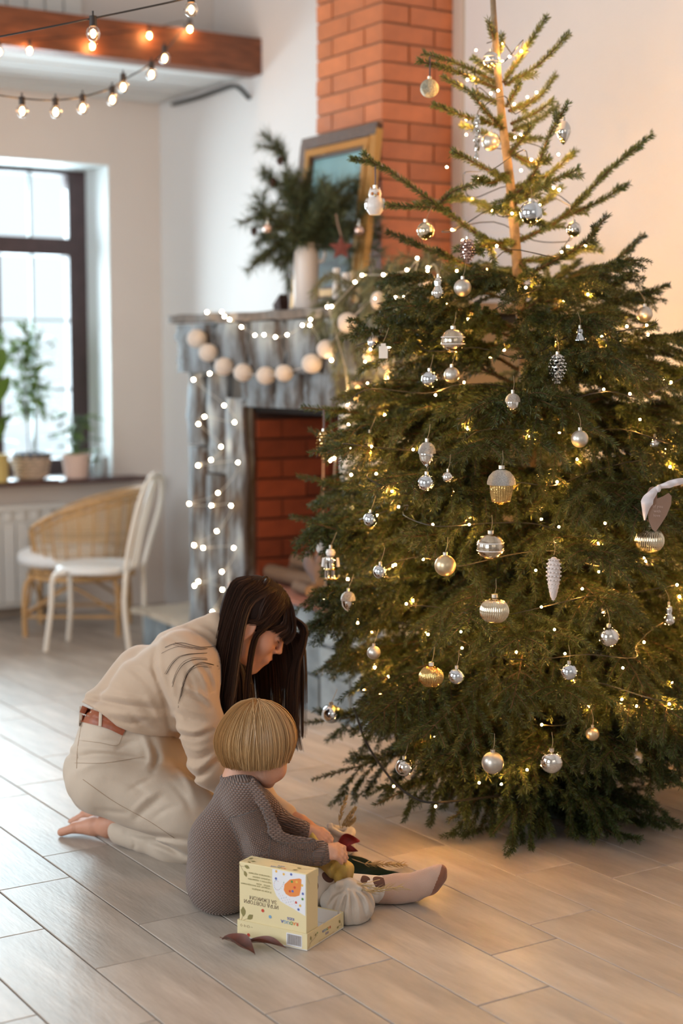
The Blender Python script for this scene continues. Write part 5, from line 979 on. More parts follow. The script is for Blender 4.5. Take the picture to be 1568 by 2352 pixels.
def hand(sd, wr, kn, up, r, spread=1., curl=.5, thumb=1, k=1.):
    """Palm from wrist to knuckles with five bent fingers; up = back-of-hand normal."""
    wr, kn = np.asarray(wr), np.asarray(kn); d = nz(kn-wr); up = nz(up-d*(up@d)); s = np.cross(d, up); Lp = np.linalg.norm(kn-wr)
    sd.c(wr, wr+d*Lp*.5, r*.92, r*.95, .01)
    for i, q in enumerate((-.75, -.25, .25, .75)):
        base = kn+s*q*r*1.15-d*abs(q)*r*.12; sd.c(wr+d*Lp*.3+s*q*r*.7, base, r*.62, r*.42, .008)
        L_ = (1.35, 1.6, 1.5, 1.15)[i]*r*1.05; p = base; dd = d; a = curl*(1+.15*i)
        for j, fr in enumerate((.42, .32, .26)):
            dd = nz(dd*math.cos(a)-up*math.sin(a)); q2 = p+dd*L_*fr*1.55; sd.c(p, q2, r*(.36-.03*j), r*(.34-.03*j), .004 if j else .006); up_ = nz(up*math.cos(a)+dd*math.sin(a)); p = q2; a *= .9
    b = wr+d*Lp*.35-s*thumb*r*.8; t1 = b+nz(d*.9-s*thumb*.55-up*.35)*r*1.3; t2 = t1+nz(d*1.0+s*thumb*.1-up*.5)*r*1.15; sd.c(b, t1, r*.48, r*.40, .008); sd.c(t1, t2, r*.38, r*.30, .004)

# ------------------------------------------------------------------ woman
DW = 4.30; sW = DW/F_PX
def G(x, y, d=0.): return W(x, y, DW+d)
cotton = mat('beige_cotton_shirt', (.52, .375, .265), .85, bump=.12, bscale=420, var=.06, vscale=8, sheen=.25); denim = mat('cream_denim', (.57, .465, .365), .85, bump=.15, bscale=500, var=.06, vscale=10, sheen=.15); stitch = mat('denim_stitch', (.42, .31, .22), .9)
leather = mat('tan_leather_belt', (.34, .085, .03), .45, var=.3, vscale=30, bump=.15, bscale=120); hair_w = mat('dark_brown_hair', (.040, .019, .012), .48, island=.7, spec=.35)
wo = thing('person', 'kneeling woman in beige shirt and cream jeans leaning over the child', 'person', FL(330, 1960))
worg = PO[wo.name]
def cc(sd, a, b, ra, rb, k=.03, s=sW, fn=G, sub=False): sd.c(fn(*a), fn(*b), ra*s, rb*s, k, sub)
# body: head, neck, feet, forearm
HO = G(572, 1441, .02); hfr = frame_of(0, math.radians(36), math.radians(4), math.radians(-3))
sd = SDF(.0026); P_ = head(HO, hfr, sd, True, 1.0); sd.c(P_(-.03, 0, -.02), G(515, 1520, .03), .050, .052, .03); sd.c(G(515, 1520, .03), G(470, 1540, .03), .055, .07, .03)
body(sd, 'body', skin_w, wo, sm=1)
f_, u_, s_h = hfr
for q in (1,):
    e = P_(.0865, q*.031, .022); MB().tube(bez([P_(.083, q*.016, .019), P_(.0905, q*.026, .0145), P_(.0895, q*.036, .0145), P_(.082, q*.046, .019)], 10), .0008, 5).build('eyelashes', dark, wo, org=worg)
    MB().tube(bez([P_(.094, q*.012, .041), P_(.0945, q*.026, .046), P_(.084, q*.045, .041)], 10), .0024, 6, flat=.5).build('eyebrow', mat('brow_brown', (.05, .025, .018), .8), wo, org=worg)
q = -1; MB().tube(bez([P_(.083, q*.016, .019), P_(.0905, q*.026, .0145), P_(.0895, q*.036, .0145), P_(.082, q*.046, .019)], 10), .0008, 5).build('eyelashes', dark, wo, org=worg)
MB().tube(bez([P_(.094, q*.012, .041), P_(.0945, q*.026, .046), P_(.084, q*.045, .041)], 10), .0024, 6, flat=.5).build('eyebrow', MATS['brow_brown'], wo, org=worg)
ls = SDF(.0011); A_ = np.array([f_, s_h, u_]); ls.e(P_(.1000, 0, -.0375), (.0068, .0185, .0048), A_, .003); ls.e(P_(.0968, 0, -.0498), (.0073, .0165, .0056), A_, .003); body(ls, 'lips', lip, wo, sm=1)
# bare feet, soles up
def foot(name, ank, ball, toe, sp=1.):
    sd = SDF(.0028); a, b, t = map(np.asarray, (ank, ball, toe)); d = nz(t-a); s = nz(np.cross(d, ZZ)); sd.c(a, a-d*.05+ZZ*.018, .032, .036, .02); sd.c(a, (a+b)/2, .030, .026, .02); sd.c((a+b)/2+s*.008, b+s*.018, .024, .020, .015); sd.c((a+b)/2-s*.008, b-s*.018, .024, .018, .015)
    for i in range(5):
        q = (-.030+.015*i); l = (.046, .042, .036, .030, .024)[i]; r = (.0125, .0095, .0088, .0082, .008)[i]; p0 = b+s*q*.9; p1 = p0+nz(t-b)*l-ZZ*.004; sd.c(p0, p1, r*1.05, r, .006)
    return body(sd, name, skin_w, wo, sm=1)
foot('foot', G(252, 1897, .14), G(182, 1897, .20), G(140, 1906, .23)); foot('foot', G(262, 1862, .30), G(205, 1868, .36), G(150, 1893, .38))
sd = SDF(.0026); sd.c(G(640, 1868, .0), G(690, 1888, -.05), .026, .021, .01); hand(sd, G(690, 1888, -.05), G(722, 1905, -.08), ZZ+RT*.3, .019, curl=.45); body(sd, 'forearm_and_hand', skin_w, wo, sm=1)
# shirt
def topx(P):
    q = P-CAM; z = q@FW; return CX+F_PX*(q@RT)/z, CY-F_PX*(q@UPV)/z
def creases(lines):                        # soft ridges (+) and valleys (-) running through the cloth along a line of sight
    segs = []
    for pts, w_, amp in lines:
        P2 = bez([(x, y, 0) for x, y in pts], 3*(len(pts)-1))[:, :2]; segs.append((P2, w_, amp))
    def fn(P):
        x, y = topx(P); out = np.zeros(len(P))
        for P2, w_, amp in segs:
            m = (x > P2[:, 0].min()-3*w_) & (x < P2[:, 0].max()+3*w_) & (y > P2[:, 1].min()-3*w_) & (y < P2[:, 1].max()+3*w_)
            if not m.any(): continue
            xx, yy = x[m], y[m]; best = np.full(len(xx), 1e9); tt = np.zeros(len(xx)); n = len(P2)-1
            for i in range(n):
                a = P2[i]; d = P2[i+1]-a; L2 = max(d@d, 1e-9); t = np.clip(((xx-a[0])*d[0]+(yy-a[1])*d[1])/L2, 0, 1); D_ = np.hypot(xx-a[0]-t*d[0], yy-a[1]-t*d[1]); b = D_ < best; best = np.where(b, D_, best); tt = np.where(b, (i+t)/n, tt)
            out[m] -= amp*np.exp(-(best/w_)**2)*np.sin(math.pi*np.clip(tt, .06, .94))**.6
        return out
    return fn
def folds(pts):
    def fn(P):
        out = np.zeros(len(P))
        for a, b, w_, amp, fl_ in pts:
            a, b = np.asarray(a), np.asarray(b); d = b-a; L2 = d@d; t = np.clip(((P-a)@d)/L2, 0, 1); D_ = np.linalg.norm(P-a-t[:, None]*d, axis=1); out -= amp*np.exp(-(D_/w_)**2)*np.sin(math.pi*np.clip(t, .02, .98))**.5
        return out
    return fn
sd = SDF(.0042)
for d in (-.075, .0, .075): cc(sd, (262, 1655, .05+d), (335, 1590, .03+d), 62, 74, .04); cc(sd, (335, 1590, .03+d*1.2), (420, 1530, .02+d*1.5), 76, 80, .04); cc(sd, (330, 1630, .03+d), (440, 1610, .02+d), 58, 70, .04)
cc(sd, (425, 1515, -.01), (470, 1472, .03), 76, 52, .05); cc(sd, (470, 1468, .02), (497, 1437, .025), 48, 33, .02); cc(sd, (480, 1500, .02), (512, 1475, .02), 50, 42, .03); cc(sd, (450, 1590, .03), (520, 1600, .05), 70, 60, .04)
cc(sd, (435, 1545, -.13), (500, 1545, .16), 58, 56, .04); cc(sd, (222, 1640, .02), (250, 1650, .12), 42, 50, .03)
cc(sd, (345, 1668, -.06), (390, 1655, .1), 36, 45, .04); cc(sd, (240, 1618, .05), (320, 1545, .05), 42, 62, .04)
# near sleeve
cc(sd, (438, 1555, -.15), (462, 1665, -.165), 60, 50, .03); cc(sd, (462, 1665, -.165), (478, 1762, -.15), 49, 42, .02); cc(sd, (478, 1762, -.15), (560, 1830, -.12), 40, 30, .02)
# far sleeve
cc(sd, (520, 1590, .17), (560, 1740, .14), 50, 42, .03); cc(sd, (560, 1740, .14), (600, 1838, .05), 40, 34, .02); cc(sd, (600, 1838, .05), (655, 1872, -.02), 33, 29, .02)
fl_ = [(G(400, 1560, -.2), G(500, 1640, -.23), .012, -.010, 0), (G(425, 1600, -.22), G(505, 1672, -.22), .010, .008, 0), (G(430, 1640, -.22), G(510, 1690, -.2), .009, -.009, 0), (G(440, 1700, -.22), G(520, 1700, -.2), .009, .007, 0), (G(445, 1725, -.22), G(515, 1715, -.2), .008, -.008, 0), (G(452, 1770, -.2), G(520, 1745, -.2), .008, -.007, 0), (G(380, 1500, -.1), G(420, 1640, -.2), .011, -.011, 0), (G(250, 1625, -.08), G(400, 1655, -.1), .010, -.011, 0), (G(220, 1612, -.05), G(330, 1628, -.1), .008, .007, 0), (G(270, 1590, -.05), G(390, 1610, -.1), .012, -.007, 0), (G(260, 1650, -.09), G(380, 1680, -.1), .008, .008, 0), (G(300, 1530, -.06), G(400, 1570, -.12), .016, -.007, 0), (G(470, 1430, -.05), G(500, 1500, -.1), .008, -.008, 0), (G(350, 1480, -.06), G(440, 1520, -.12), .014, .006, 0), (G(330, 1560, -.1), G(375, 1640, -.13), .012, -.007, 0)]
fo = folds(fl_)
ck = creases([(((361, 1472), (354, 1533), (376, 1598), (386, 1647), (396, 1692)), 7, -.010), (((372, 1472), (366, 1530), (388, 1596), (398, 1640)), 9, .006),
 (((425, 1590), (455, 1604), (482, 1628)), 6, -.009), (((420, 1576), (452, 1590), (482, 1612)), 6, .008), (((408, 1610), (430, 1630), (470, 1642)), 6, .006), (((402, 1632), (430, 1650), (466, 1658)), 5, -.006),
 (((403, 1684), (448, 1694), (486, 1680)), 6, -.011), (((400, 1670), (446, 1680), (486, 1666)), 7, .008), (((420, 1712), (450, 1724), (492, 1712)), 7, .005), (((420, 1770), (458, 1784), (508, 1741)), 7, -.012), (((418, 1752), (455, 1764), (505, 1724)), 8, .009), (((430, 1740), (460, 1744), (492, 1728)), 5, -.005),
 (((192, 1604), (240, 1612), (300, 1622), (372, 1630)), 6, -.010), (((196, 1590), (250, 1596), (320, 1606), (370, 1614)), 8, .006), (((220, 1630), (280, 1640), (350, 1648), (392, 1644)), 9, .008), (((255, 1650), (300, 1662), (340, 1652)), 6, -.006),
 (((292, 1530), (330, 1560), (362, 1596)), 8, -.005), (((310, 1520), (345, 1548), (368, 1580)), 7, .004), (((240, 1570), (270, 1588), (330, 1600)), 8, -.004), (((439, 1521), (466, 1556), (480, 1600)), 6, .007), (((450, 1515), (478, 1550), (490, 1590)), 5, -.007), (((425, 1530), (440, 1570), (450, 1600)), 6, -.005),
 (((380, 1460), (420, 1480), (455, 1486)), 7, -.004), (((430, 1440), (470, 1462), (500, 1490)), 6, -.006), (((445, 1432), (480, 1450), (506, 1478)), 5, .005), (((330, 1590), (350, 1620), (372, 1660)), 8, .005), (((300, 1640), (330, 1668), (372, 1680)), 6, -.005), (((400, 1545), (398, 1590), (420, 1650)), 7, .004)])
def wr_(P): return ck(P)+.0016*np.sin(P@np.array([38, 22, 51.])+3*np.sin(P@np.array([15, -18, 9.])))
def hem_(P):                               # lower edge of the shirt rises over the belt at the back
    x, y = topx(P); hy = np.interp(x, [150, 185, 215, 245, 268, 300, 340, 400, 430, 470, 900], [1606, 1611, 1626, 1648, 1668, 1682, 1690, 1692, 1900, 2000, 2000]); return np.clip((y-hy)*.0012, -.05, .05)
body(sd, 'shirt', cotton, wo, disp=wr_, clip=hem_, sm=1)
def patch(rows, th, nm, m, parent): return MB().sheet(np.array([bez(r, 10) for r in rows]), th=th).build(nm, m, parent, org=worg)
# trousers
sd = SDF(.0044)
for d in (-.08, .0, .08): cc(sd, (262, 1680, .06+d), (245, 1760, .07+d), 68, 84, .04)
cc(sd, (232, 1775, -.03), (232, 1800, .16), 80, 78, .05); cc(sd, (232, 1690, .04), (236, 1700, .12), 48, 52, .04); cc(sd, (245, 1668, -.03), (330, 1700, -.04), 40, 50, .03); cc(sd, (250, 1668, .05), (255, 1668, .12), 48, 48, .03)
cc(sd, (255, 1785, -.04), (420, 1872, -.09), 90, 78, .04); cc(sd, (420, 1872, -.09), (545, 1945, -.12), 78, 56, .03)          # near thigh
cc(sd, (545, 1945, -.11), (400, 1938, .0), 48, 46, .025); cc(sd, (400, 1938, .0), (280, 1908, .11), 46, 34, .02)                # near shin
cc(sd, (300, 1770, .18), (470, 1820, .20), 84, 72, .04); cc(sd, (470, 1820, .20), (600, 1880, .18), 70, 52, .03); cc(sd, (600, 1885, .18), (400, 1900, .26), 44, 42, .03); cc(sd, (400, 1900, .26), (290, 1882, .28), 42, 34, .02)
cc(sd, (330, 1720, -.02), (400, 1760, .1), 60, 62, .04)
tf = folds([(G(250, 1745, -.15), G(395, 1765, -.12), .010, -.009, 0), (G(240, 1725, -.14), G(350, 1732, -.12), .009, -.008, 0), (G(300, 1760, -.16), G(410, 1790, -.12), .008, .010, 0), (G(330, 1800, -.17), G(440, 1840, -.15), .012, -.006, 0), (G(360, 1830, -.17), G(480, 1880, -.15), .012, .005, 0), (G(270, 1870, -.1), G(440, 1950, -.13), .008, .012, 0), (G(380, 1925, -.1), G(450, 1975, -.1), .009, .007, 0), (G(330, 1915, -.05), G(400, 1935, -.08), .008, .007, 0), (G(360, 1690, -.08), G(380, 1770, -.06), .008, .012, 0), (G(165, 1760, -.05), G(250, 1790, -.14), .010, .004, 0), (G(320, 1775, -.17), G(430, 1860, -.17), .010, -.005, 0), (G(300, 1830, -.17), G(400, 1880, -.17), .010, -.005, 0)])
tk = creases([(((150, 1728), (180, 1738), (235, 1733), (345, 1748)), 6, -.009), (((160, 1716), (235, 1720), (320, 1730)), 7, .006), (((172, 1775), (230, 1752), (330, 1760)), 7, .005), (((345, 1690), (362, 1738), (350, 1772)), 6, -.012), (((330, 1690), (345, 1735), (338, 1760)), 6, .007), (((296, 1815), (330, 1796), (350, 1790)), 5, -.005), (((312, 1880), (350, 1845), (372, 1830)), 6, -.006), (((300, 1868), (335, 1835), (362, 1818)), 6, .005), (((225, 1860), (270, 1866), (300, 1868)), 6, -.004), (((350, 1880), (380, 1860), (410, 1850)), 6, -.004),
 (((290, 1912), (340, 1920), (400, 1926), (440, 1934)), 7, -.014), (((340, 1932), (385, 1944), (425, 1968)), 5, -.009), (((345, 1942), (380, 1958), (420, 1980)), 6, .006), (((300, 1925), (310, 1940), (306, 1950)), 4, -.005), (((320, 1700), (280, 1712), (268, 1722)), 5, -.006), (((178, 1690), (230, 1700), (300, 1704)), 4, -.003), (((380, 1740), (420, 1775), (455, 1850)), 9, .006), (((250, 1790), (300, 1800), (340, 1830)), 8, -.004), (((395, 1800), (425, 1835), (440, 1870)), 7, -.004)])
def wt_(P): return tk(P)+tf(P)*.3+.0012*np.sin(P@np.array([30, 34, 42.])+2.5*np.sin(P@np.array([-12, 20, 14.])))
body(sd, 'trousers', denim, wo, disp=wt_, sm=2)
# seams and waistband drawn as raised stitch lines laid on the cloth
from mathutils.bvhtree import BVHTree
def bvh_of(name):
    o = [q for q in bpy.data.objects if q.name == name][0]; me = o.data; v = np.zeros(len(me.vertices)*3); me.vertices.foreach_get('co', v); off = np.array(o.location)+(PO[o.parent.name] if o.parent else 0); v = v.reshape(-1, 3)+off
    return BVHTree.FromPolygons([Vector(q) for q in v], [tuple(p.vertices) for p in me.polygons])
def on_surf(bv, px, py, off=.001):
    r = Vector(nz(W(px, py, 1)-CAM)); h = bv.ray_cast(Vector(CAM), r); return None if h[0] is None else np.array(h[0])-np.array(r)*off
def drape(bv, pts, n, r, nm, m, parent, flat=.5, off=.001, sides=5):
    P2 = bez([(x, y, 0) for x, y in pts], n); Q = [on_surf(bv, x, y, off) for x, y, _ in P2]; Q = [q for q in Q if q is not None]
    if len(Q) > 2: return MB().tube(Q, r, sides, flat=flat).build(nm, m, parent, org=PO[parent.name])
tb = bvh_of('trousers')
drape(tb, [(190, 1790), (260, 1840), (340, 1885), (400, 1925)], 24, .0012, 'seam', stitch, wo); drape(tb, [(186, 1670), (178, 1720), (176, 1765)], 12, .0012, 'seam', stitch, wo); drape(tb, [(180, 1700), (230, 1706), (268, 1712), (280, 1690)], 12, .0012, 'seam', stitch, wo); drape(tb, [(172, 1752), (240, 1752), (330, 1738)], 14, .0012, 'seam', stitch, wo)
def band(bv, pts, hpx, th, nm, m, parent, n=16, off=.003):
    P2 = bez([(x, y, 0) for x, y in pts], n)[:, :2]; g = []; last = DW
    for i, p in enumerate(P2):
        t_ = P2[min(i+1, len(P2)-1)]-P2[max(i-1, 0)]; t_ = t_/np.linalg.norm(t_); nr = np.array([-t_[1], t_[0]]); row = [on_surf(bv, *(p+nr*hpx*q), off+.0015*(1-q*q)) for q in (-1, -.5, 0, .5, 1)]
        last = next((dep(q) for q in row if q is not None), last); g.append([q if q is not None else W(*(p+nr*hpx*k_), last) for q, k_ in zip(row, (-1, -.5, 0, .5, 1))])
    return MB().sheet(np.array(g), th=th).build(nm, m, parent, org=PO[parent.name])
band(tb, [(186, 1628), (205, 1636), (240, 1650), (275, 1668)], 8, .004, 'belt', leather, wo); band(tb, [(188, 1650), (215, 1656), (250, 1666), (285, 1682)], 8, .004, 'belt', leather, wo, off=.0035)
for x in (186, 232): band(tb, [(x, 1622), (x-2, 1668)], 3, .003, 'belt_loop', denim, wo, n=6, off=.008)
# ---- hair of the woman
def strands(guides, n, r, rng, taper=.25, spread=.004, sides=3, seg=18, mb=None):
    """guides: list of curves; strands interpolate between neighbours."""
    G_ = [bez(g, seg) for g in guides]; L_ = min(len(g) for g in G_); G_ = [g[np.linspace(0, len(g)-1, L_).round().astype(int)] for g in G_]; mb = mb or MB()
    for _ in range(n):
        t = rng.uniform(0, len(G_)-1.001); i = int(t); a = t-i; P = G_[i]*(1-a)+G_[i+1]*a; j = rng.normal(0, 1, 3)*spread; w_ = np.linspace(.2, 1, L_)[:, None]; ph = rng.uniform(0, 6); P = P+j*w_+np.sin(np.linspace(0, 5, L_)+ph)[:, None]*rng.normal(0, .0012, 3)
        k = int(L_*rng.uniform(.86, 1)); P = P[:k]; rr = r*rng.uniform(.7, 1.2)*np.interp(np.linspace(0, 1, k), [0, .15, .8, 1], [.6, 1, .8, taper]); mb.tube(P, rr, sides, cap=False)
    return mb
def onskull(a, b, c, r=1.0):                 # direction in head axes -> point on the scalp
    v = np.array([a, b, c]); v = v/math.sqrt((v[0]/.099)**2+(v[1]/.083)**2+(v[2]/.090)**2); return P_(-.012+v[0]*r, v[1]*r, .055+v[2]*r)
# scalp cap
sd = SDF(.0035); sd.e(P_(-.014, 0, .057), (.100, .0835, .090), A_, .01); sd.e(P_(-.045, 0, .005), (.045, .060, .06), A_, .03); sd.e(P_(.125, 0, -.045), (.10, .10, .105), A_, .02, True); sd.e(P_(-.004, .1, -.004), (.02, .05, .03), A_, .01, True)
hair_b = mat('dark_hair_base', (.022, .011, .008), .85, spec=.15); body(sd, 'hair', hair_b, wo, sm=1); hs = MB(); hr = np.random.default_rng(5)
near = 1 if (s_h@FH) < 0 else -1             # sign of the side towards the camera
nq = near
guid = [[onskull(-.35, 0, 1, 1.03), onskull(-.95, nq*.15, .55, 1.05), onskull(-1.05, nq*.25, .0, 1.05), G(497, 1500, -.03), G(492, 1700, -.10)], [onskull(-.35, 0, 1, 1.03), onskull(-.9, nq*.5, .55, 1.05), onskull(-.95, nq*.6, .0, 1.06), G(500, 1500, -.07), G(496, 1700, -.12)], [onskull(-.30, 0, 1, 1.03), onskull(-.7, nq*.7, .6, 1.05), onskull(-.75, nq*.85, .0, 1.06), G(505, 1520, -.09), G(498, 1700, -.13)]]
for a0, ex, ey, ed in ((-.75, 498, 1700, -.14), (-.45, 505, 1712, -.16), (-.15, 515, 1705, -.17), (.05, 524, 1700, -.17)):
    s0 = onskull(a0*.9+.25, 0, 1, 1.02); s1 = onskull(a0*.8-.05, nq*.8, .75, 1.05); s2 = onskull(a0*.55-.35, nq*1.0, -.05, 1.06); e = G(ex, ey, ed); m1 = s2*.6+e*.4+RT*-.008; m1[2] = s2[2]*.62+e[2]*.38; guid.append([s0, s1, s2, m1, e])
strands(guid, 1150, .0015, hr, mb=hs)
# over the temple, tucked behind the ear
guid = [[onskull(-.1+.28*i, 0, 1, 1.02), onskull(-.1+.25*i, nq*.75, .75, 1.05), onskull(-.05+.17*i, nq*1.0, .25, 1.06), P_(-.004+.004*i, nq*.084, .036), P_(-.026, nq*.082, .010), P_(-.034, nq*.074, -.045)] for i in range(4)]
strands(guid, 460, .0014, hr, mb=hs, spread=.003)
guid = [[onskull(.35+.2*i, 0, 1, 1.02), onskull(.32+.22*i, nq*.72, .75, 1.05), onskull(.32+.2*i, nq*.95, .35, 1.06), P_(.020+.006*i, nq*.082, .040), P_(.012, nq*.080, .010)] for i in range(3)]
strands(guid, 300, .0014, hr, mb=hs, spread=.003)
guid = [[onskull(-.2, 0, 1, 1.0), onskull(-.3, nq*.6, .7, 1.0), P_(-.045, nq*.045, -.02), G(535, 1560, -.03), G(530, 1700, -.06)], [onskull(-.2, 0, 1, 1.0), onskull(-.3, nq*.6, .7, 1.0), P_(-.03, nq*.05, -.03), G(556, 1570, -.03), G(556, 1700, -.06)], [onskull(-.2, 0, 1, 1.0), onskull(-.3, nq*.4, .7, 1.0), P_(-.02, nq*.045, -.03), G(578, 1580, -.01), G(585, 1700, -.03)]]
strands(guid, 420, .0015, hr, mb=hs, spread=.004)
# lock in front of the ear falling along the jaw
guid = [[onskull(.55, 0, 1, 1.02), onskull(.30, nq*.9, .55, 1.05), P_(.022, nq*.080, .03), P_(.022, nq*.074, -.02), G(566, 1560, -.08), G(560, 1690, -.12)], [onskull(.65, 0, 1, 1.02), onskull(.42, nq*.9, .6, 1.05), P_(.034, nq*.078, .035), P_(.030, nq*.072, -.01), G(574, 1560, -.08), G(572, 1690, -.12)]]
strands(guid, 120, .0015, hr, mb=hs, spread=.003)
# fringe over the brow
guid = [[onskull(.60, 0, 1, 1.02), onskull(.6, nq*.7, .8, 1.06), P_(.062, nq*.066, .072), P_(.050, nq*.071, .045), P_(.036, nq*.074, .030)], [onskull(.75, 0, 1, 1.02), onskull(.85, nq*.6, .7, 1.06), P_(.090, nq*.045, .066), P_(.088, nq*.052, .040), P_(.080, nq*.058, .022)], [onskull(.85, 0, 1, 1.02), onskull(1.0, nq*.35, .6, 1.06), P_(.106, nq*.022, .064), P_(.110, nq*.026, .036), P_(.106, nq*.030, .016)], [onskull(.95, 0, .95, 1.03), onskull(1.05, nq*.1, .6, 1.08), P_(.112, nq*.004, .070), P_(.116, nq*.006, .044), P_(.114, nq*.010, .024)]]
strands(guid, 300, .0014, hr, mb=hs, spread=.002, taper=.1)
# far side: falls behind and in front of the face
guid = []
for a0, mx_, my_, ex, ey, ed in ((-.6, 545, 1540, 560, 1680, .13), (-.2, 590, 1530, 600, 1690, .12), (.2, 620, 1560, 620, 1700, .10), (.55, 655, 1540, 655, 1730, .07), (.85, 680, 1520, 672, 1760, .05), (1.0, 697, 1490, 700, 1765, .04)):
    s0 = onskull(a0*.9+.2, 0, 1, 1.02); s1 = onskull(a0*.9+.1, -nq*.7, .8, 1.06); s2 = onskull(a0*.9+.12, -nq*.9, .1, 1.10) if a0 < .7 else P_(.10+.02*(a0-.7), -nq*.05, .055); guid.append([s0, s1, s2, G(mx_, my_, ed+.01), G(ex, ey, ed)])
strands(guid, 900, .0015, hr, mb=hs, spread=.005)
guid = [[onskull(1.0, 0, .8, 1.03), onskull(1.15, -nq*.3, .5, 1.1), G(703, 1440, .04), G(700, 1480, .045), G(685, 1540, .04), G(682, 1660, .04), G(700, 1752, .03)], [onskull(1.0, 0, .8, 1.03), onskull(1.1, -nq*.5, .4, 1.1), G(690, 1450, .06), G(678, 1500, .06), G(662, 1560, .06), G(660, 1660, .06), G(672, 1740, .05)]]
strands(guid, 240, .0017, hr, mb=hs, spread=.004)
# fine loose strands over the shoulder
shb = bvh_of('shirt')
for g in (((506, 1482), (460, 1486), (410, 1476), (365, 1492)), ((504, 1500), (450, 1500), (405, 1512), (372, 1562)), ((503, 1520), (450, 1512), (412, 1532), (388, 1592)), ((502, 1536), (452, 1530), (424, 1556), (408, 1622)), ((506, 1492), (455, 1490), (425, 1486), (395, 1478)), ((502, 1530), (462, 1522), (432, 1545), (416, 1598))):
    for _ in range(3):
        j = hr.normal(0, 3.5, 2); P2 = bez([(x+j[0]*.4, y+j[1]*(.3+.3*i), 0) for i, (x, y) in enumerate(g)], 20); Q = [on_surf(shb, x, y, .003) for x, y, _z in P2]; Q = [q for q in Q if q is not None and dep(q) < DW]
        Q = [q for i, q in enumerate(Q) if i == 0 or np.linalg.norm(q-Q[i-1]) < .03]
        if len(Q) > 6: hs.tube(bez(Q[::3], 20), .00045, 3, cap=False)
hs.build('hair_strands', hair_w, wo, org=worg)

# ------------------------------------------------------------------ child
DC = 3.93; sC = DC/F_PX
def K(x, y, d=0.): return W(x, y, DC+d)
def kc(sd, a, b, ra, rb, k=.02, sub=False): sd.c(K(*a), K(*b), ra*sC, rb*sC, k, sub)
co = thing('person', 'small blond child in brown knitted sweater sitting on the floor, seen from behind', 'person', FL(560, 2080)); corg = PO[co.name]
CO = K(589, 1731, .0); cfr = frame_of(0, math.radians(22), math.radians(40)); fc, uc, s_c = cfr; Ac = np.array([fc, s_c, uc])
sd = SDF(.0024); PC = head(CO, cfr, sd, False, .98); kc(sd, (560, 1735, .0), (548, 1800, .0), 36, 37, .02); sd.c(K(548, 1800), K(545, 1830), .043, .06, .02); body(sd, 'body', skin_c, co, sm=1)
nc = 1 if (s_c@FH) < 0 else -1
for q in (-1, 1): MB().tube(bez([PC(.078, q*.014, .006), PC(.0875, q*.025, .001), PC(.086, q*.036, .002), PC(.078, q*.043, .007)], 8), .0016, 5).build('eyelashes', mat('light_lashes', (.10, .05, .03), .7), co, org=corg)
ls = SDF(.0011); ls.e(PC(.0915, 0, -.034), (.0062, .013, .0042), Ac, .003); ls.e(PC(.0885, 0, -.0425), (.0062, .0115, .0048), Ac, .003); body(ls, 'lips', lip, co, sm=1)
# knitted sweater
kn_m = bpy.data.materials.new('brown_knit'); kn_m.use_nodes = True; nt = kn_m.node_tree; N = nt.nodes; L = nt.links; b = N['Principled BSDF']; b.inputs['Roughness'].default_value = .95; b.inputs['Sheen Weight'].default_value = .35
at = N.new('ShaderNodeAttribute'); at.attribute_name = 'knit'; sp_ = N.new('ShaderNodeSeparateXYZ'); L.new(at.outputs['Vector'], sp_.inputs[0])
def mth(op, a, b_=None, c=None):
    m = N.new('ShaderNodeMath'); m.operation = op
    for i, v in enumerate((a, b_, c)):
        if v is None: continue
        if isinstance(v, (int, float)): m.inputs[i].default_value = v
        else: L.new(v, m.inputs[i])
    return m.outputs[0]
U_, V_ = sp_.outputs[0], sp_.outputs[1]; row = mth('FLOOR', V_); half = mth('MULTIPLY', mth('MODULO', row, 2.0), .5); uu = mth('FRACT', mth('ADD', U_, half)); vv = mth('FRACT', V_)
hu = mth('SINE', mth('MULTIPLY', uu, math.pi)); hv = mth('SINE', mth('MULTIPLY', vv, math.pi)); h_ = mth('POWER', mth('MULTIPLY', mth('ABSOLUTE', hu), mth('ABSOLUTE', hv)), .6)
rb_ = mth('ABSOLUTE', mth('SINE', mth('MULTIPLY', U_, math.pi))); mixh = N.new('ShaderNodeMix'); L.new(sp_.outputs[2], mixh.inputs[0]); L.new(h_, mixh.inputs[2]); L.new(rb_, mixh.inputs[3]); hh_ = mixh.outputs[0]
bp2 = N.new('ShaderNodeBump'); bp2.inputs['Strength'].default_value = 1.0; bp2.inputs['Distance'].default_value = .004; L.new(hh_, bp2.inputs['Height']); L.new(bp2.outputs[0], b.inputs['Normal'])
cr2 = N.new('ShaderNodeValToRGB'); cr2.color_ramp.elements[0].color = (.080, .042, .030, 1); cr2.color_ramp.elements[1].color = (.235, .133, .095, 1); L.new(hh_, cr2.inputs[0]); L.new(cr2.outputs[0], b.inputs['Base Color'])
spine = [(K(548, 1795), K(505, 1960)), (K(505, 1960), K(520, 2095))]
sleeveN = [K(570, 1850, -.11), K(606, 1948, -.12), K(738, 1960, -.12)]; sleeveF = [K(600, 1840, .10), K(640, 1890, .08), K(700, 1912, .0)]
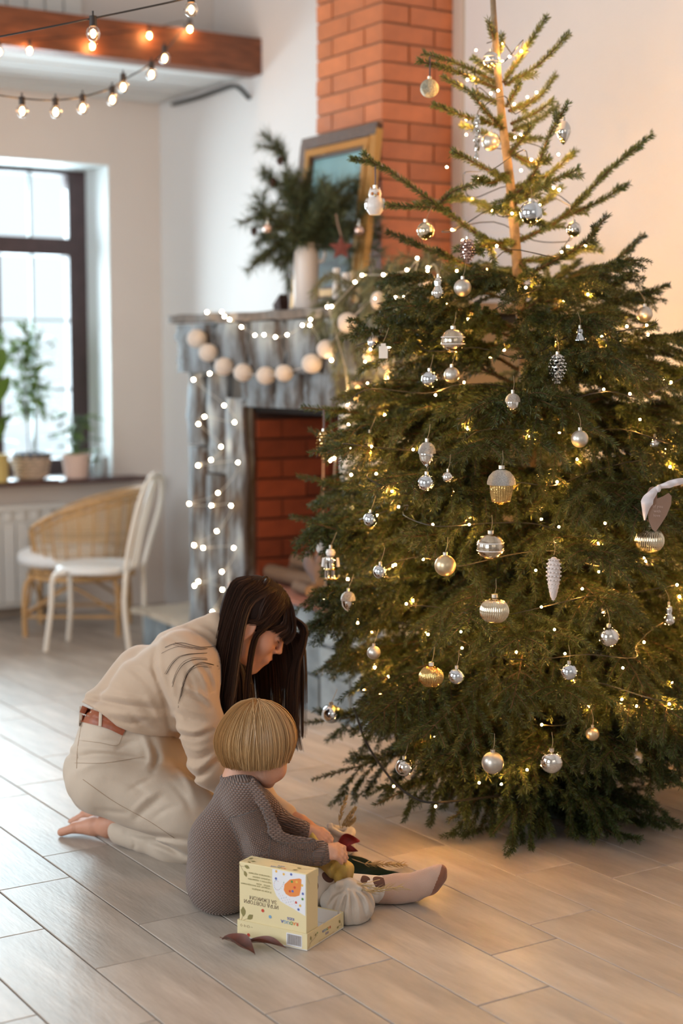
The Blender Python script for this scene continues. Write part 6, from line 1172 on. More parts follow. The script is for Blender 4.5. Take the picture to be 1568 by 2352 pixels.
def knit_attr(V):
    rel = V-K(520, 1940); u = rel@RT; z = V[:, 2]; d = rel@FH; ang = np.arctan2(u, -d-.0); uu = np.arctan2(u, .12-d*.6)*.13/.0056; vv = z/.0045; rib = np.zeros(len(V))
    cuffs = [(K(728, 1958, -.12), .034), (K(688, 1908, .01), .03)]
    for c, r in cuffs:
        m = np.linalg.norm(V-c, axis=1) < r; rib[m] = 1; uu = np.where(m, z/.0045+d*30, uu)
    m = (z < K(520, 2062)[2]+.0) & (np.abs(u) < .2); rib[m] = 1; uu = np.where(m, np.arctan2(u, .12-d*.6)*.13/.0055, uu)
    # sleeve: pattern follows the arm
    for a, b_ in ((sleeveN[0], sleeveN[1]), (sleeveN[1], sleeveN[2])):
        dd = b_-a; t = ((V-a)@dd)/(dd@dd); q = V-a-np.clip(t, 0, 1)[:, None]*dd; r = np.linalg.norm(q, axis=1); m = (r < .055) & (t > .1) & (t < 1.02) & (rib < .5); ax = nz(dd); e1 = nz(np.cross(ax, FH)); e2 = np.cross(ax, e1); uu = np.where(m, np.arctan2(q@e1, q@e2)*.042/.0056, uu); vv = np.where(m, t*np.linalg.norm(dd)/.0045, vv)
    return {'knit': np.stack([uu, vv+1000, rib], 1)}
sd = SDF(.0030)
for d in (-.055, .0, .055): kc(sd, (548, 1838, d*.8), (512, 1935, d), 54, 70, .03); kc(sd, (512, 1935, d), (510, 2025, d*1.1), 76, 78, .03)
kc(sd, (515, 2015, .0), (545, 2020, .0), 84, 66, .03); kc(sd, (551, 1796, .0), (550, 1815, .0), 40, 52, .02); kc(sd, (560, 1832, -.085), (570, 1835, .085), 40, 38, .03)
kc(sd, (568, 1850, -.095), (604, 1945, -.12), 46, 40, .02); kc(sd, (604, 1945, -.12), (660, 1955, -.125), 40, 33, .02); kc(sd, (660, 1955, -.125), (738, 1960, -.12), 33, 27, .015)
kc(sd, (595, 1845, .10), (640, 1890, .07), 38, 32, .02); kc(sd, (640, 1890, .07), (694, 1911, .0), 30, 25, .015)
# neck ribbing
cN = K(551, 1789, 0); nvec = nz(K(549, 1770)-K(556, 1830)); 
for i in range(22):
    a = 2*math.pi*i/22; e1 = nz(np.cross(nvec, FH)); e2 = np.cross(nvec, e1); r_ = .047; p = cN+e1*math.cos(a)*r_+e2*math.sin(a)*r_*.95; sd.c(p-nvec*.014, p+nvec*.010, .0052, .0050, .004)
# cable running down the sleeve
cab_ = bez([K(575, 1800, -.11), K(607, 1850, -.145), K(632, 1905, -.155), K(650, 1925, -.16), K(700, 1937, -.155), K(728, 1940, -.15)], 30)
for i in range(len(cab_)-1):
    t_ = nz(cab_[i+1]-cab_[i]); s = nz(np.cross(t_, FH)); 
    for q in (-1, 1): a = cab_[i]+s*q*.012; sd.c(a-t_*.006, cab_[i]+t_*.006, .0042, .0050, .003)
for c, r, ax in ((K(739, 1960, -.12), 28, sleeveN[2]-sleeveN[1]), (K(696, 1912, .0), 26, sleeveF[2]-sleeveF[1])):
    ax = nz(ax); e1 = nz(np.cross(ax, FH)); e2 = np.cross(ax, e1)
    for i in range(16): a = 2*math.pi*i/16; p = c+(e1*math.cos(a)+e2*math.sin(a))*r*sC*.92; sd.c(p-ax*.032, p, .0044, .0042, .003)
sf = folds([(K(560, 1915, -.16), K(640, 1990, -.16), .010, .007, 0), (K(600, 1905, -.16), K(640, 1925, -.16), .008, .006, 0), (K(450, 2040, -.1), K(560, 2060, -.1), .014, .007, 0), (K(545, 1900, -.1), K(565, 1990, -.12), .010, .010, 0), (K(640, 1975, -.16), K(700, 1978, -.15), .008, .004, 0)])
body(sd, 'sweater', kn_m, co, disp=sf, clip=lambda P: .004-P[:, 2], sm=1, attr=knit_attr)
# trousers with brown spots, sock
sd = SDF(.0034); kc(sd, (545, 2035, -.04), (720, 2040, -.06), 56, 44, .02); kc(sd, (720, 2040, -.06), (880, 2043, -.005), 42, 31, .02)
kc(sd, (560, 2030, .07), (740, 2010, .15), 54, 40, .03); kc(sd, (740, 2010, .15), (800, 2030, .2), 38, 26, .02)
spm = mat('spotted_cotton', (.80, .74, .69), .9); nt = spm.node_tree; N = nt.nodes; L = nt.links; vo = N.new('ShaderNodeTexVoronoi'); tc = N.new('ShaderNodeTexCoord'); vo.inputs['Scale'].default_value = 17; cr3 = N.new('ShaderNodeValToRGB'); cr3.color_ramp.interpolation = 'CONSTANT'; cr3.color_ramp.elements[0].color = (.12, .06, .05, 1); cr3.color_ramp.elements[1].color = (.80, .74, .69, 1); cr3.color_ramp.elements[1].position = .33; L.new(tc.outputs['Object'], vo.inputs[0]); L.new(vo.outputs['Distance'], cr3.inputs[0]); L.new(cr3.outputs[0], N['Principled BSDF'].inputs['Base Color'])
pf2 = folds([(K(810, 2005, -.05), K(815, 2075, -.05), .006, .006, 0), (K(828, 2005, -.05), K(833, 2075, -.04), .006, -.006, 0), (K(846, 2005, -.05), K(850, 2075, -.04), .006, .006, 0), (K(866, 2005, -.05), K(868, 2075, -.04), .005, -.005, 0)])
body(sd, 'trousers', spm, co, disp=pf2, clip=lambda P: .004-P[:, 2], sm=1)
sock_m = mat('ribbed_sock', (.56, .38, .30), .95, bump=.3, bscale=400, sheen=.3); toe_m = mat('brown_sock_toe', (.27, .105, .055), .95, bump=.3, bscale=400, sheen=.3)
sd = SDF(.0024); kc(sd, (874, 2044, -.005), (905, 2043, .0), 33, 31, .01); kc(sd, (905, 2043, .0), (950, 2046, .0), 31, 25, .02); kc(sd, (925, 2038, .0), (978, 2026, .0), 30, 27, .02); kc(sd, (978, 2026, .0), (1003, 2008, .0), 27, 22, .02); kc(sd, (990, 2032, .01), (1006, 2012, .012), 20, 19, .015); kc(sd, (1003, 2006, -.01), (1012, 1999, -.008), 18, 14, .01)
for i in range(14): a = 2*math.pi*i/14; e1 = ZZ; e2 = FH; p = K(893, 2043, 0)+(ZZ*math.cos(a)+FH*math.sin(a))*.0345; sd.c(p-RT*.022, p+RT*.018, .0028, .0026, .002)
tdir = nz(K(1010, 1995)-K(975, 2050)); tp_ = K(1001, 2030); toe_n = nz(nz(K(1003, 2008)-K(950, 2040))*1.0+RT*.5)
body(sd, 'sock', [sock_m, toe_m], co, clip=lambda P: .003-P[:, 2], sm=1, matf=lambda c: ((c-K(996, 2028))@nz(RT*.93-ZZ*.36) > 0).astype(int) if True else None)
# hands
sd = SDF(.0021); sd.c(K(735, 1960, -.12), K(752, 1957, -.12), .021, .020, .01); hand(sd, K(748, 1957, -.12), K(771, 1956, -.122), nz(ZZ*.8-FH*.6), .0175, curl=.62, thumb=1); body(sd, 'hand', skin_c, co, sm=1)
sd = SDF(.0021); sd.c(K(692, 1911, .0), K(710, 1912, .0), .020, .019, .01); hand(sd, K(708, 1912, .0), K(735, 1918, -.01), nz(ZZ*.8-FH*.5), .0170, curl=.45, thumb=1); body(sd, 'hand', skin_c, co, sm=1)
# bowl-cut hair
hair_c = mat('blond_hair', (.45, .27, .12), .42, island=.30, spec=.45)
sd = SDF(.003); sd.e(PC(-.012, 0, .046), (.098, .087, .090), Ac, .01); sd.e(PC(-.035, 0, .012), (.075, .083, .062), Ac, .03)
hemn = nz(ZZ*1.0-RT*.06); hemp = K(590, 1744)
sd.e(PC(.115, 0, -.055), (.080, .085, .080), Ac, .01, True)
body(sd, 'hair', hair_c, co, sm=1, clip=lambda P: -((P-hemp)@hemn))
hs = MB(); crown = PC(-.045, 0, .137)
def sk(a, b, c, r=1.0): v = np.array([a, b, c]); v = v/math.sqrt((v[0]/.100)**2+(v[1]/.090)**2+(v[2]/.092)**2); return PC(-.012+v[0]*r, v[1]*r, .046+v[2]*r)
hem = lambda th: None
c0d = nz(np.array([-.42, 0, 1.0])); cbv = bvh_of('hair.001'); hcen = PC(-.015, 0, .045)
for i in range(3400):
    th = hr.uniform(-math.pi, math.pi); tgt = nz(np.array([math.cos(th)*1.0, math.sin(th), -2.2])); om = math.acos(np.clip(c0d@tgt, -1, 1)); pts = []; lift = hr.normal(0, .008); wav = hr.normal(0, .07); ph_ = hr.uniform(0, 3); zend = hemp[2]+.002+hr.normal(0, .0025)
    for t in np.linspace(0.02, 1, 16):
        v = (math.sin((1-t)*om)*c0d+math.sin(t*om)*tgt)/math.sin(om)+np.array([-math.sin(th), math.cos(th), 0])*wav*math.sin(t*2.6+ph_); dv = nz(fc*v[0]+s_c*v[1]+uc*v[2]); hit = cbv.ray_cast(Vector(hcen+dv*.3), Vector(-dv)); 
        if hit[0] is None: continue
        p = np.array(hit[0])+dv*(.0015+.0035*math.sin(min(t*1.6, 1)*HP)+lift*.25)
        if p[2] < zend: break
        pts.append(p)
    if len(pts) < 4: continue
    q = pts[-1]+(pts[-1]-pts[-2])*.3; q[2] = zend-.008; q += (hcen-q)*np.array([.04, .04, 0]); pts.append(q); P = bez(pts[::2]+[pts[-1]] if len(pts) % 2 == 0 else pts[::2], 15); hs.tube(P, .00115*hr.uniform(.6, 1.15)*np.interp(np.linspace(0, 1, len(P)), [0, .2, .85, 1], [.5, 1, .9, .25]), 3, cap=False)
for i in range(0):
    th = hr.uniform(-math.pi, math.pi); a = sk(-.3, 0, 1, 1.0); e = a+np.array([math.cos(th), math.sin(th), 0])*.03+ZZ*hr.uniform(.002, .012); hs.tube(bez([a, (a+e)/2+ZZ*.004, e], 6), .0004, 3, cap=False)
hs.build('hair_strands', hair_c, co, org=corg)
# ================================================================== game box in front of the child
card = mat('cream_card', (.80, .68, .40), .55, var=.04, vscale=5); cardw = mat('white_card', (.82, .80, .78), .6)
A0, B0, C0_ = FL(545, 2150), FL(705, 2185), FL(780, 2130); eu = nz(B0-A0); eu[2] = 0; eu = nz(eu); ew = nz(np.cross(ZZ, eu)); ew = ew if (C0_-B0)@ew > 0 else -ew
LW, LD, TH_ = np.linalg.norm(B0-A0), abs((C0_-B0)@ew), .042
def bxp(o, u, w_, z): return o+eu*u+ew*w_+ZZ*z
def panel(o, u0, u1, w0, w1, z0, z1, nm, m, parent): mb = MB(); V = [bxp(o, (u0, u1)[i & 1], (w0, w1)[i >> 1 & 1], (z0, z1)[i >> 2]) for i in range(8)]; mb.add(V, [(0, 2, 3, 1), (4, 5, 7, 6), (0, 1, 5, 4), (2, 6, 7, 3), (0, 4, 6, 2), (1, 3, 7, 5)]); return mb.build(nm, m, parent, smooth=False, org=V[0])
tray = thing('box_tray', 'shallow cream cardboard box base with barcode lying on the floor', 'box', A0); k = .0022
panel(A0, 0, LW, 0, LD, .001, .003, 'bottom', cardw, tray)
for nm, a in (('front_wall', (0, LW, 0, k, .003, TH_)), ('back_wall', (0, LW, LD-k, LD, .003, TH_)), ('side_wall', (0, k, k, LD-k, .003, TH_)), ('side_wall', (LW-k, LW, k, LD-k, .003, TH_))): panel(A0, *a, nm, card, tray)
panel(A0, k, LW-k, k, k+.0006, .004, TH_-.002, 'lining', cardw, tray); panel(A0, k, LW-k, LD-k-.0006, LD-k, .004, TH_-.002, 'lining', cardw, tray); panel(A0, k, k+.0006, k+.001, LD-k-.001, .004, TH_-.002, 'lining', cardw, tray); panel(A0, LW-k-.0006, LW-k, k+.001, LD-k-.001, .004, TH_-.002, 'lining', cardw, tray)
BT = .054; BHt = .184; lid = thing('game_box', 'upright cream cardboard game box standing in its tray beside the child', 'box', A0+ew*.004+ZZ*.0035); lo_ = PO[lid.name]+eu*.004; LWb = LW-.008
lb = MB(); V = [bxp(lo_, (0, LWb)[i & 1], (0, BT)[i >> 1 & 1], (0, BHt)[i >> 2]) for i in range(8)]; lb.add(V, [(0, 2, 3, 1), (4, 5, 7, 6), (0, 1, 5, 4), (2, 6, 7, 3), (0, 4, 6, 2), (1, 3, 7, 5)]); lbo = lb.build('box_body', card, lid, smooth=False, org=PO[lid.name]); bv_ = lbo.modifiers.new('bevel', 'BEVEL'); bv_.width = .0015; bv_.segments = 2
fl1 = MB(); e_ = .0012; fl1.add([bxp(lo_, LWb+e_, w_, z) for w_, z in ((.0, BHt), (BT, BHt), (BT, BHt-.018), (.016, BHt-.030))]+[bxp(lo_, LWb, w_, z) for w_, z in ((.0, BHt), (BT, BHt), (BT, BHt-.018), (.016, BHt-.030))], [(0, 1, 2, 3)[::-1], (4, 5, 6, 7), (0, 3, 7, 4), (3, 2, 6, 7), (2, 1, 5, 6), (1, 0, 4, 5)]).build('tuck_flap', card, lid, smooth=False, org=PO[lid.name])
def flat(n, c, **kw): return mat('print_'+n, c, .6, **kw)
cR, cO, cY, cG, cB, cL, cK, cW_ = flat('red', (.62, .07, .04)), flat('orange', (.80, .26, .06)), flat('yellow', (.82, .48, .10)), flat('green', (.10, .28, .06)), flat('blue', (.10, .14, .42)), flat('light_blue', (.20, .38, .58)), flat('brown', (.14, .09, .06)), flat('white', (.80, .80, .84))
olive = flat('olive', (.26, .22, .08)); fine = flat('tan_line', (.42, .32, .18))
def FP(u, v, off=.0004): return bxp(lo_, u*LWb, -off, TH_-.0035+v*(BHt-TH_+.0035))          # front face
def TP(u, v, off=.0004): return bxp(lo_, u*LWb, v*BT, BHt+off)        # top face
def SP(u, v, off=.0004): return bxp(A0, LW+off, u*LD, v*TH_)          # tray side facing the camera's right
def QP(u, v, off=.0004): return bxp(A0, u*LW, -off, v*TH_)            # tray front
def poly(pts, nm, m, parent, org): return MB().add(pts, [tuple(range(len(pts)))]).build(nm, m, parent, smooth=False, org=org)
def disc(fp, u, v, r, ax, ay, m, parent, off=.0006, n=16): c = fp(u, v, off); return poly([c+ax*r*math.cos(t)+ay*r*math.sin(t) for t in np.linspace(0, 2*math.pi, n, endpoint=False)], 'printed_dot', m, parent, c)
lorg = PO[lid.name]
poly([FP(u, v) for u, v in ((.99, .985), (.50, .985), (.50, .80), (.515, .66), (.56, .54), (.62, .46), (.70, .42), (.80, .38), (.88, .34), (.985, .29))][::-1], 'printed_panel', cW_, lid, lorg)
poly([FP(u, v, .0005) for u, v in ((.90, .91), (.76, .86), (.68, .76), (.67, .66), (.70, .60), (.76, .57), (.84, .585), (.90, .62), (.925, .75), (.93, .90))], 'printed_shape', cO, lid, lorg)
for u, v, m in ((.735, .73, cO), (.79, .83, cG), (.86, .84, cY), (.76, .66, cR), (.83, .74, cR), (.80, .67, cB), (.56, .955, cY), (.67, .93, cY), (.78, .95, cB), (.555, .83, cB), (.94, .80, cY), (.95, .66, cB), (.945, .57, cG), (.85, .49, cR), (.91, .45, cY), (.885, .38, cB)): disc(FP, u, v, .0032, eu, ZZ, m, lid, .0007)
for i in range(16): a = .4+i*.16; disc(FP, .60+.09*math.cos(a*1.9+1)*.8, .72+.08*math.sin(a*2.7), .0009, eu, ZZ, (cR, cB, cK, cG)[i % 4], lid, .0007, 6)
for i in range(26): r_ = .0; u = .60+.24*(i % 7)/7+.02*(i % 3); v = .58-.03*(i//7)-.10*(i % 7)/7; disc(FP, u, v, .0007, eu, ZZ, (cK, cR, cB)[i % 3], lid, .0007, 6)
for u, v, m in ((.355, .235, cR), (.465, .155, cL)): disc(FP, u, v, .0042, eu, ZZ, m, lid)
def word(fp, txt, u, v, size, ax, ay, cols, parent, adv=.74):
    n = len(txt); st = fp(u, v, .0007)-ax*size*adv*(n-1)/2
    for i, chh in enumerate(txt): text(chh, size, st+ax*size*adv*i, ax, ay, cols[i % len(cols)], parent, 'printed_letter', bold=True)
RC = (cR, cO, cG, cL, cL, cB)
word(FP, 'RADUGA', .755, .125, .0115, -eu, -ZZ, RC, lid); text('KIDS', .0095, FP(.77, .195, .0007), -eu, -ZZ, cB, lid, 'printed_word', bold=True)
text('ИГРА ПОВТОРИ', .0128, FP(.33, .345, .0007), -eu, -ZZ, cK, lid, 'printed_word'); text('ЗА ЁЖИКОМ', .0128, FP(.36, .425, .0007), -eu, -ZZ, cK, lid, 'printed_word')
for i, t_ in enumerate(('В игре вы найдёте:', '• планшет для выкладывания', '• набор фишек', 'карточки с заданиями', '• игровые шарики', '• сюжетные картинки')): text(t_, .0062, FP(.485, (.575, .635, .675, .735, .785, .84)[i], .0007), -eu, -ZZ, olive, lid, 'printed_line', align='LEFT')
def sprig(fp, pts, leaves, ax, ay, parent, r=.0007):
    for a, b in pts: pa, pb = fp(*a), fp(*b); d = nz(pb-pa); s = nz(np.cross(d, np.cross(ax, ay)))*r; poly([pa-s, pa+s, pb+s*.5, pb-s*.5], 'printed_stem', fine, parent, pa)
    for (u, v), a, l in leaves: c = fp(u, v, .0006); d = ax*math.cos(a)+ay*math.sin(a); s = np.cross(d, np.cross(ax, ay)); poly([c+d*l*t+s*l*.28*w_ for t, w_ in ((0, 0), (.3, .8), (.6, 1), (1, 0), (.6, -1), (.3, -.8))], 'printed_leaf', olive, parent, c)
sprig(FP, [((.03, .0), (.07, .16)), ((.06, .0), (.17, .07))], [((.06, .06), 1.6, .026), ((.12, .03), .7, .022)], eu, ZZ, lid)
sprig(FP, [((.0, .97), (.09, .80)), ((.03, .93), (.10, .93))], [((.08, .86), -1.2, .016), ((.08, .95), -.3, .016)], eu, ZZ, lid)
sprig(TP, [((.02, .2), (.15, .8)), ((.05, .4), (.16, .3))], [((.12, .3), .2, .014), ((.05, .5), 1.2, .014), ((.10, .2), -.6, .012)], eu, ew, lid); sprig(TP, [((.97, .8), (.82, .35)), ((.9, .6), (.80, .6))], [((.84, .5), 2.9, .014), ((.83, .3), 3.6, .014)], eu, ew, lid)
word(TP, 'RADUGA', .56, .16, .0100, -eu, -ew, RC, lid); text('KIDS', .0088, TP(.57, .36, .0007), -eu, -ew, cB, lid, 'printed_word', bold=True); text('развивающая игра • для малышей', .0052, TP(.58, .70, .0007), -eu, -ew, fine, lid, 'printed_line')
torg = PO[tray.name]
word(SP, 'RADUGA', .52, .60, .0095, -ew, -ZZ, RC, tray); text('KIDS', .0075, SP(.53, .36, .0007), -ew, -ZZ, cB, tray, 'printed_word', bold=True); text('развивающая игра • для малышей', .0045, SP(.52, .15, .0007), -ew, -ZZ, fine, tray, 'printed_line')
sprig(SP, [((.03, .1), (.20, .85)), ((.06, .35), (.28, .6))], [((.2, .6), .6, .010), ((.1, .5), 1.7, .012)], ew, ZZ, tray); sprig(SP, [((.95, .2), (.88, .8)), ((.93, .3), (.84, .35))], [((.9, .45), 2.2, .012), ((.86, .3), 3.3, .010)], ew, ZZ, tray); disc(SP, .27, .72, .0022, ew, ZZ, cG, tray)
poly([QP(u, v) for u, v in ((.71, .12), (.93, .12), (.93, .86), (.71, .86))], 'barcode_label', cW_, tray, torg)
u = .725
for i in range(24): w_ = (.0035, .006, .002, .0045)[(i*7) % 4]; poly([QP(a, b, .0007) for a, b in ((u, .2), (u+w_, .2), (u+w_, .8), (u, .8))], 'barcode_stripe', cK, tray, torg); u += w_+.0042
disc(QP, .165, .22, .0042, eu, ZZ, cR, tray)
for i, u in enumerate((.06, .11, .16, .21)): c = QP(u, .72); MB().tube([c+(eu*math.cos(t)+ZZ*math.sin(t))*.0032 for t in np.linspace(0, 2*math.pi, (5, 4, 13, 3)[i])], .0004, 4).build('printed_icon', fine, tray, org=c)
# ================================================================== leaves on the floor
drym = mat('dry_brown_leaf', (.15, .036, .018), .45, var=.5, vscale=22, col2=(.055, .018, .012)); redm = mat('red_leaf', (.30, .012, .010), .5, var=.4, vscale=20)
def curl_leaf(name, base, tip, wid, lift, m, label=None, parent=None, cup=.5, side=FH, n=14, bow=0., org=None, cat='leaf', grp=None):
    base, tip = np.asarray(base), np.asarray(tip); d = tip-base; L_ = np.linalg.norm(d); dn = d/L_; s = nz(side-dn*(side@dn)); up = nz(np.cross(dn, s)); up = up if up[2] > 0 else -up; g = []
    for i in range(n+1):
        t = i/n; c = base+d*t+up*lift*math.sin(math.pi*t)+s*bow*math.sin(math.pi*t); w_ = wid*math.sin(math.pi*(.02+.96*t)**.8)**.9; g.append([c+s*w_*q+up*cup*w_*q*q+up*.12*wid*math.sin(9*t+2*q) for q in (-1, -.55, 0, .55, 1)])
    g = np.array(g); g[:, :, 2] = np.maximum(g[:, :, 2], .0015) if parent is None or parent.name.startswith('dry') else g[:, :, 2]
    o = MB().sheet(g, th=.0009).build(name, m, parent, org=base if org is None else org)
    MB().tube(bez([base-dn*L_*.10, base+up*.001, g[n//2, 2]+up*.0006, g[n, 2]], 12), np.linspace(.0012, .0003, len(bez([base-dn*L_*.10, base+up*.001, g[n//2, 2]+up*.0006, g[n, 2]], 12))), 5).build('midrib', mat('leaf_rib', (.16, .06, .03), .7), o, org=base if org is None else org)
    if label: tag(o, label, cat, grp)
    return o
curl_leaf('dry_leaf', FL(512, 2156, .012), FL(585, 2192, .004), .022, .007, drym, 'curled dry brown leaf with its stem up, left one on the floor', side=RT+FH*.6, cup=.8)
curl_leaf('dry_leaf', FL(566, 2166, .006), FL(657, 2178, .010), .012, .008, drym, 'narrow curled dry brown leaf, right one before the box', side=FH, cup=1.0)
# ================================================================== wrapped gifts
linen = mat('natural_linen', (.60, .53, .46), .9, bump=.2, bscale=500, sheen=.2); linen2 = mat('white_linen', (.66, .58, .49), .9, bump=.2, bscale=500, sheen=.2)
gc = FL(801, 2110); DG = dep(gc); sG = DG/F_PX
def Gp(x, y, d=0.): return W(x, y, DG+d)
bd = thing('cloth_gift', 'round gift wrapped in beige linen with a knot, right of the box', 'gift', (gc[0], gc[1], 0)); bo = PO[bd.name]; sd = SDF(.0026); r_ = 61*sG
cen = np.array([gc[0], gc[1], 0]); sd.e(cen+ZZ*.036, (r_, r_, .041), None, .02); sd.c(cen+ZZ*.02, cen+ZZ*.05, r_*.82, r_*.80, .02)
kn = cen+ZZ*.094-FH*.010
sd.c(cen+ZZ*.055, kn, .036, .010, .018); sd.e(kn, (.017, .015, .013), None, .008)
gr = np.random.default_rng(4)
for i in range(13):
    a = 2*math.pi*i/13+.2; e = cen+np.array([math.cos(a), math.sin(a), 0])*r_*.93+ZZ*gr.uniform(.03, .055); m_ = kn*.45+e*.55+ZZ*.014; sd.c(kn, m_, .0075, .0065, .003); sd.c(m_, e, .0065, .0035, .005)
sd.c(kn, Gp(778, 2034, -.02), .008, .012, .004); sd.c(kn, Gp(822, 2036, -.0), .007, .009, .004); sd.c(Gp(766, 2042, .0), Gp(752, 2068, .01), .010, .014, .012); sd.c(kn, Gp(766, 2042, -.01), .008, .010, .008); sd.c(Gp(752, 2068, .01), Gp(764, 2090, .01), .014, .014, .02)
gk = creases([(((797, 2040), (775, 2068), (764, 2105)), 4, -.007), (((800, 2042), (790, 2075), (784, 2122)), 4, -.007), (((803, 2042), (808, 2078), (812, 2124)), 4, -.008), (((806, 2040), (830, 2066), (840, 2110)), 4, -.007), (((808, 2038), (842, 2056), (858, 2088)), 4, -.006), (((790, 2046), (768, 2062), (752, 2085)), 4, -.006), (((798, 2042), (783, 2072), (774, 2112)), 4, .005), (((802, 2042), (800, 2080), (798, 2124)), 4, .005), (((804, 2040), (820, 2070), (826, 2118)), 4, .005), (((807, 2038), (838, 2062), (850, 2100)), 4, .005)])
body(sd, 'cloth', linen, bd, disp=lambda P: gk(P)+.0008*np.sin(P@np.array([120, 90, 60.])+2*np.sin(P@np.array([40, 60, 20.]))), clip=lambda P: .002-P[:, 2], sm=1)
straw = mat('dry_straw', (.50, .36, .17), .8, island=.3)
def ear_grass(mb, a, b, r, rng, n=34, awn=.0):
    a, b = np.asarray(a), np.asarray(b); d = nz(b-a); L_ = np.linalg.norm(b-a)
    mb.tube([a, b], .0012, 5)
    for i in range(n):
        t = i/n; an = rng.uniform(0, 6.28); e1 = nz(np.cross(d, (.2, .3, 1))); e2 = np.cross(d, e1); o = (e1*math.cos(an)+e2*math.sin(an)); q = a+d*L_*t+o*r*.4*math.sin(math.pi*(.15+.8*t)); e = q+nz(d+o*.45)*(.010+awn*rng.uniform(.5, 1)); mb.tube([q, (q+e)/2+o*.0006, e], [r*.18, r*.30 if not awn else r*.12, .0002], 4, cap=False)
    return mb
mb = ear_grass(MB(), kn+RT*.01, Gp(868, 2040, -.02), .0045, gr, 20, .012); ear_grass(mb, Gp(840, 2046, -.03), Gp(925, 2036, .02), .006, gr, 26, .03); mb.tube(bez([kn, Gp(850, 2048, -.03), Gp(900, 2043, 0)], 10), .0012, 5); mb.tube(bez([kn+ZZ*.002, Gp(840, 2028, -.02), Gp(872, 2020, 0)], 10), .0010, 5)
mb.build('straw_sprig', straw, bd, org=bo)
# upright roll of cloth with grasses and red leaves
rc_ = FL(786, 1968); DR = dep(rc_)+.03; sR = DR/F_PX
def Rp(x, y, d=0.): return W(x, y, DR+d)
rl = thing('cloth_roll_gift', 'upright gift rolled in pale cloth with dried grass, behind the childs hands', 'gift', (Rp(790, 1968)[0], Rp(790, 1968)[1], 0)); ro_ = PO[rl.name]
base = ro_.copy(); top = Rp(783, 1908); sd = SDF(.0026); sd.c(base+ZZ*.034, top-ZZ*.022, .030, .034, .02); sd.c(base+ZZ*.02, base+ZZ*.04, .030, .030, .01)
for i in range(18): a = 2*math.pi*i/18; b_ = 2*math.pi*(i+1)/18; f1 = lambda t: top+RT*math.cos(t)*.031+FH*math.sin(t)*.027+ZZ*(.005*math.sin(t*2+1)-.008*math.cos(t)); sd.c(f1(a), f1(b_), .0085, .0085, .006)
sd.e(top+ZZ*.012, (.020, .018, .020), None, .006, True)
sd.c(top-RT*.02+ZZ*.0, top+RT*.02+ZZ*.004, .004, .004, .006)
body(sd, 'cloth', linen2, rl, disp=lambda P: .0013*np.sin(P@np.array([90, 70, 110.])+2*np.sin(P@np.array([50, 30, 20.]))), clip=lambda P: .002-P[:, 2], sm=1)
mb = MB(); ear_grass(mb, Rp(778, 1885), Rp(796, 1829), .0055, gr, 46); mb.tube([top, Rp(778, 1885)], .001, 5); ear_grass(mb, Rp(787, 1898), Rp(816, 1856), .0085, gr, 60); mb.tube([top, Rp(787, 1898)], .0015, 5); ear_grass(mb, Rp(795, 1900), Rp(815, 1880), .0070, gr, 40)
mb.build('dried_grass', straw, rl, org=ro_)
curl_leaf('red_leaf', Rp(776, 1938, -.040), Rp(826, 1932, -.045), .018, .006, redm, None, rl, .3, ZZ, bow=.012, org=ro_); curl_leaf('red_leaf', Rp(772, 1943, -.045), Rp(822, 1955, -.05), .011, .004, redm, None, rl, .3, ZZ, org=ro_)
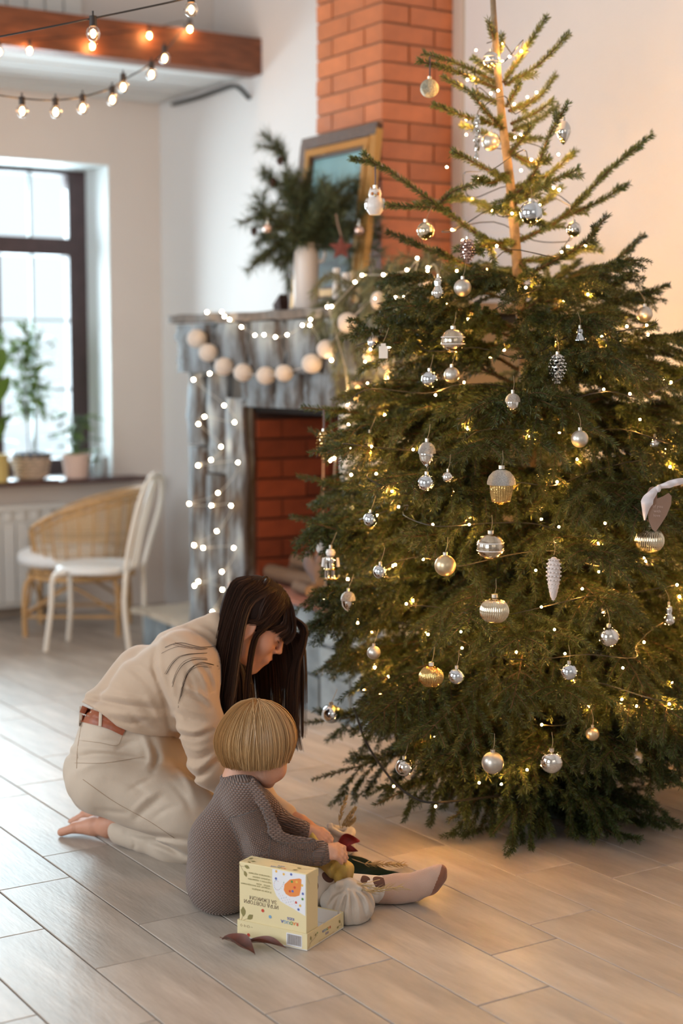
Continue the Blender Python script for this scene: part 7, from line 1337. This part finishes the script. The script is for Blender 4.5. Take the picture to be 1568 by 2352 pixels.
# yellow cloth between the hands
yel = mat('yellow_cloth', (.62, .42, .10), .85, bump=.15, bscale=500, sheen=.2)
def Y(x, y, d=0.): return K(x, y, d-.09)
g = []
rows = ([(742, 1955, .05), (752, 1960, .03), (762, 1962, .0), (772, 1960, -.01), (780, 1962, .0), (786, 1968, .01)], [(735, 1970, .06), (747, 1978, .02), (762, 1980, .0), (777, 1978, -.02), (790, 1976, .0), (797, 1976, .03)], [(728, 1990, .06), (744, 1996, .03), (760, 1998, -.01), (775, 1998, .01), (795, 1994, -.02), (812, 1990, .02)], [(738, 2018, .05), (750, 2024, .02), (762, 2026, .04), (778, 2027, -.01), (795, 2026, .03), (808, 2022, .04)])
g = np.array([[Y(*p) for p in bez(r, 30)] for r in rows]); g = np.array([bez(list(g[:, j]), 12) for j in range(g.shape[1])]); jj = np.arange(g.shape[0])[:, None]; ii = np.linspace(0, 1, g.shape[1])[None, :]; g -= (FH[None, None]*(.0055*np.abs(((jj*.31+.6*ii) % 2)-1)*np.sqrt(ii))[..., None])
yo = thing('yellow_cloth', 'mustard yellow cloth wrapped gift held in the childs hands', 'cloth', Y(770, 1990)); MB().sheet(g, th=.003).build('front_fold', yel, yo, org=PO[yo.name])
rows = ([(697, 1925, .10), (706, 1914, .09), (712, 1908, .08), (719, 1914, .07), (735, 1930, .07)], [(694, 1945, .10), (706, 1940, .07), (718, 1938, .05), (730, 1940, .05), (742, 1948, .07)], [(700, 1990, .10), (712, 1995, .06), (722, 1998, .05), (734, 1996, .06), (745, 1990, .08)])
g = np.array([[Y(*p) for p in bez(r, 16)] for r in rows]); g = np.array([bez(list(g[:, j]), 8) for j in range(g.shape[1])]); MB().sheet(g, th=.003).build('back_fold', yel, yo, org=PO[yo.name])
# dark green velvet on the floor and the straw sprig on it
vel = mat('dark_green_velvet', (.004, .014, .010), .95, spec=.1)
g = []
for i, t in enumerate(np.linspace(0, 1, 14)):
    a = np.array([800+130*t, 1971+44*t**1.25]); b = np.array([790+110*t, 2030-6*t]); g.append([FL(*(a*(1-u)+b*u), .004)+ZZ*(.022*math.sin(math.pi*u)*(1-t)+.006*math.sin(7*t+5*u)+.004) for u in np.linspace(0, 1, 9)])
vo_ = MB().sheet(np.array(g), th=.003).build('velvet_cloth', vel, None, org=FL(850, 2000)); tag(vo_, 'dark green velvet cloth lying on the floor behind the childs leg', 'cloth')
mb = MB(); ear_grass(mb, FL(838, 1984, .035), FL(930, 1985, .010), .008, gr, 60, .012); mb.tube([FL(805, 1972, .03), FL(838, 1984, .035)], .0014, 5); so = mb.build('wheat_ear', straw, None, org=FL(880, 1984)); tag(so, 'dried straw coloured wheat ear lying along the green velvet', 'wheat')
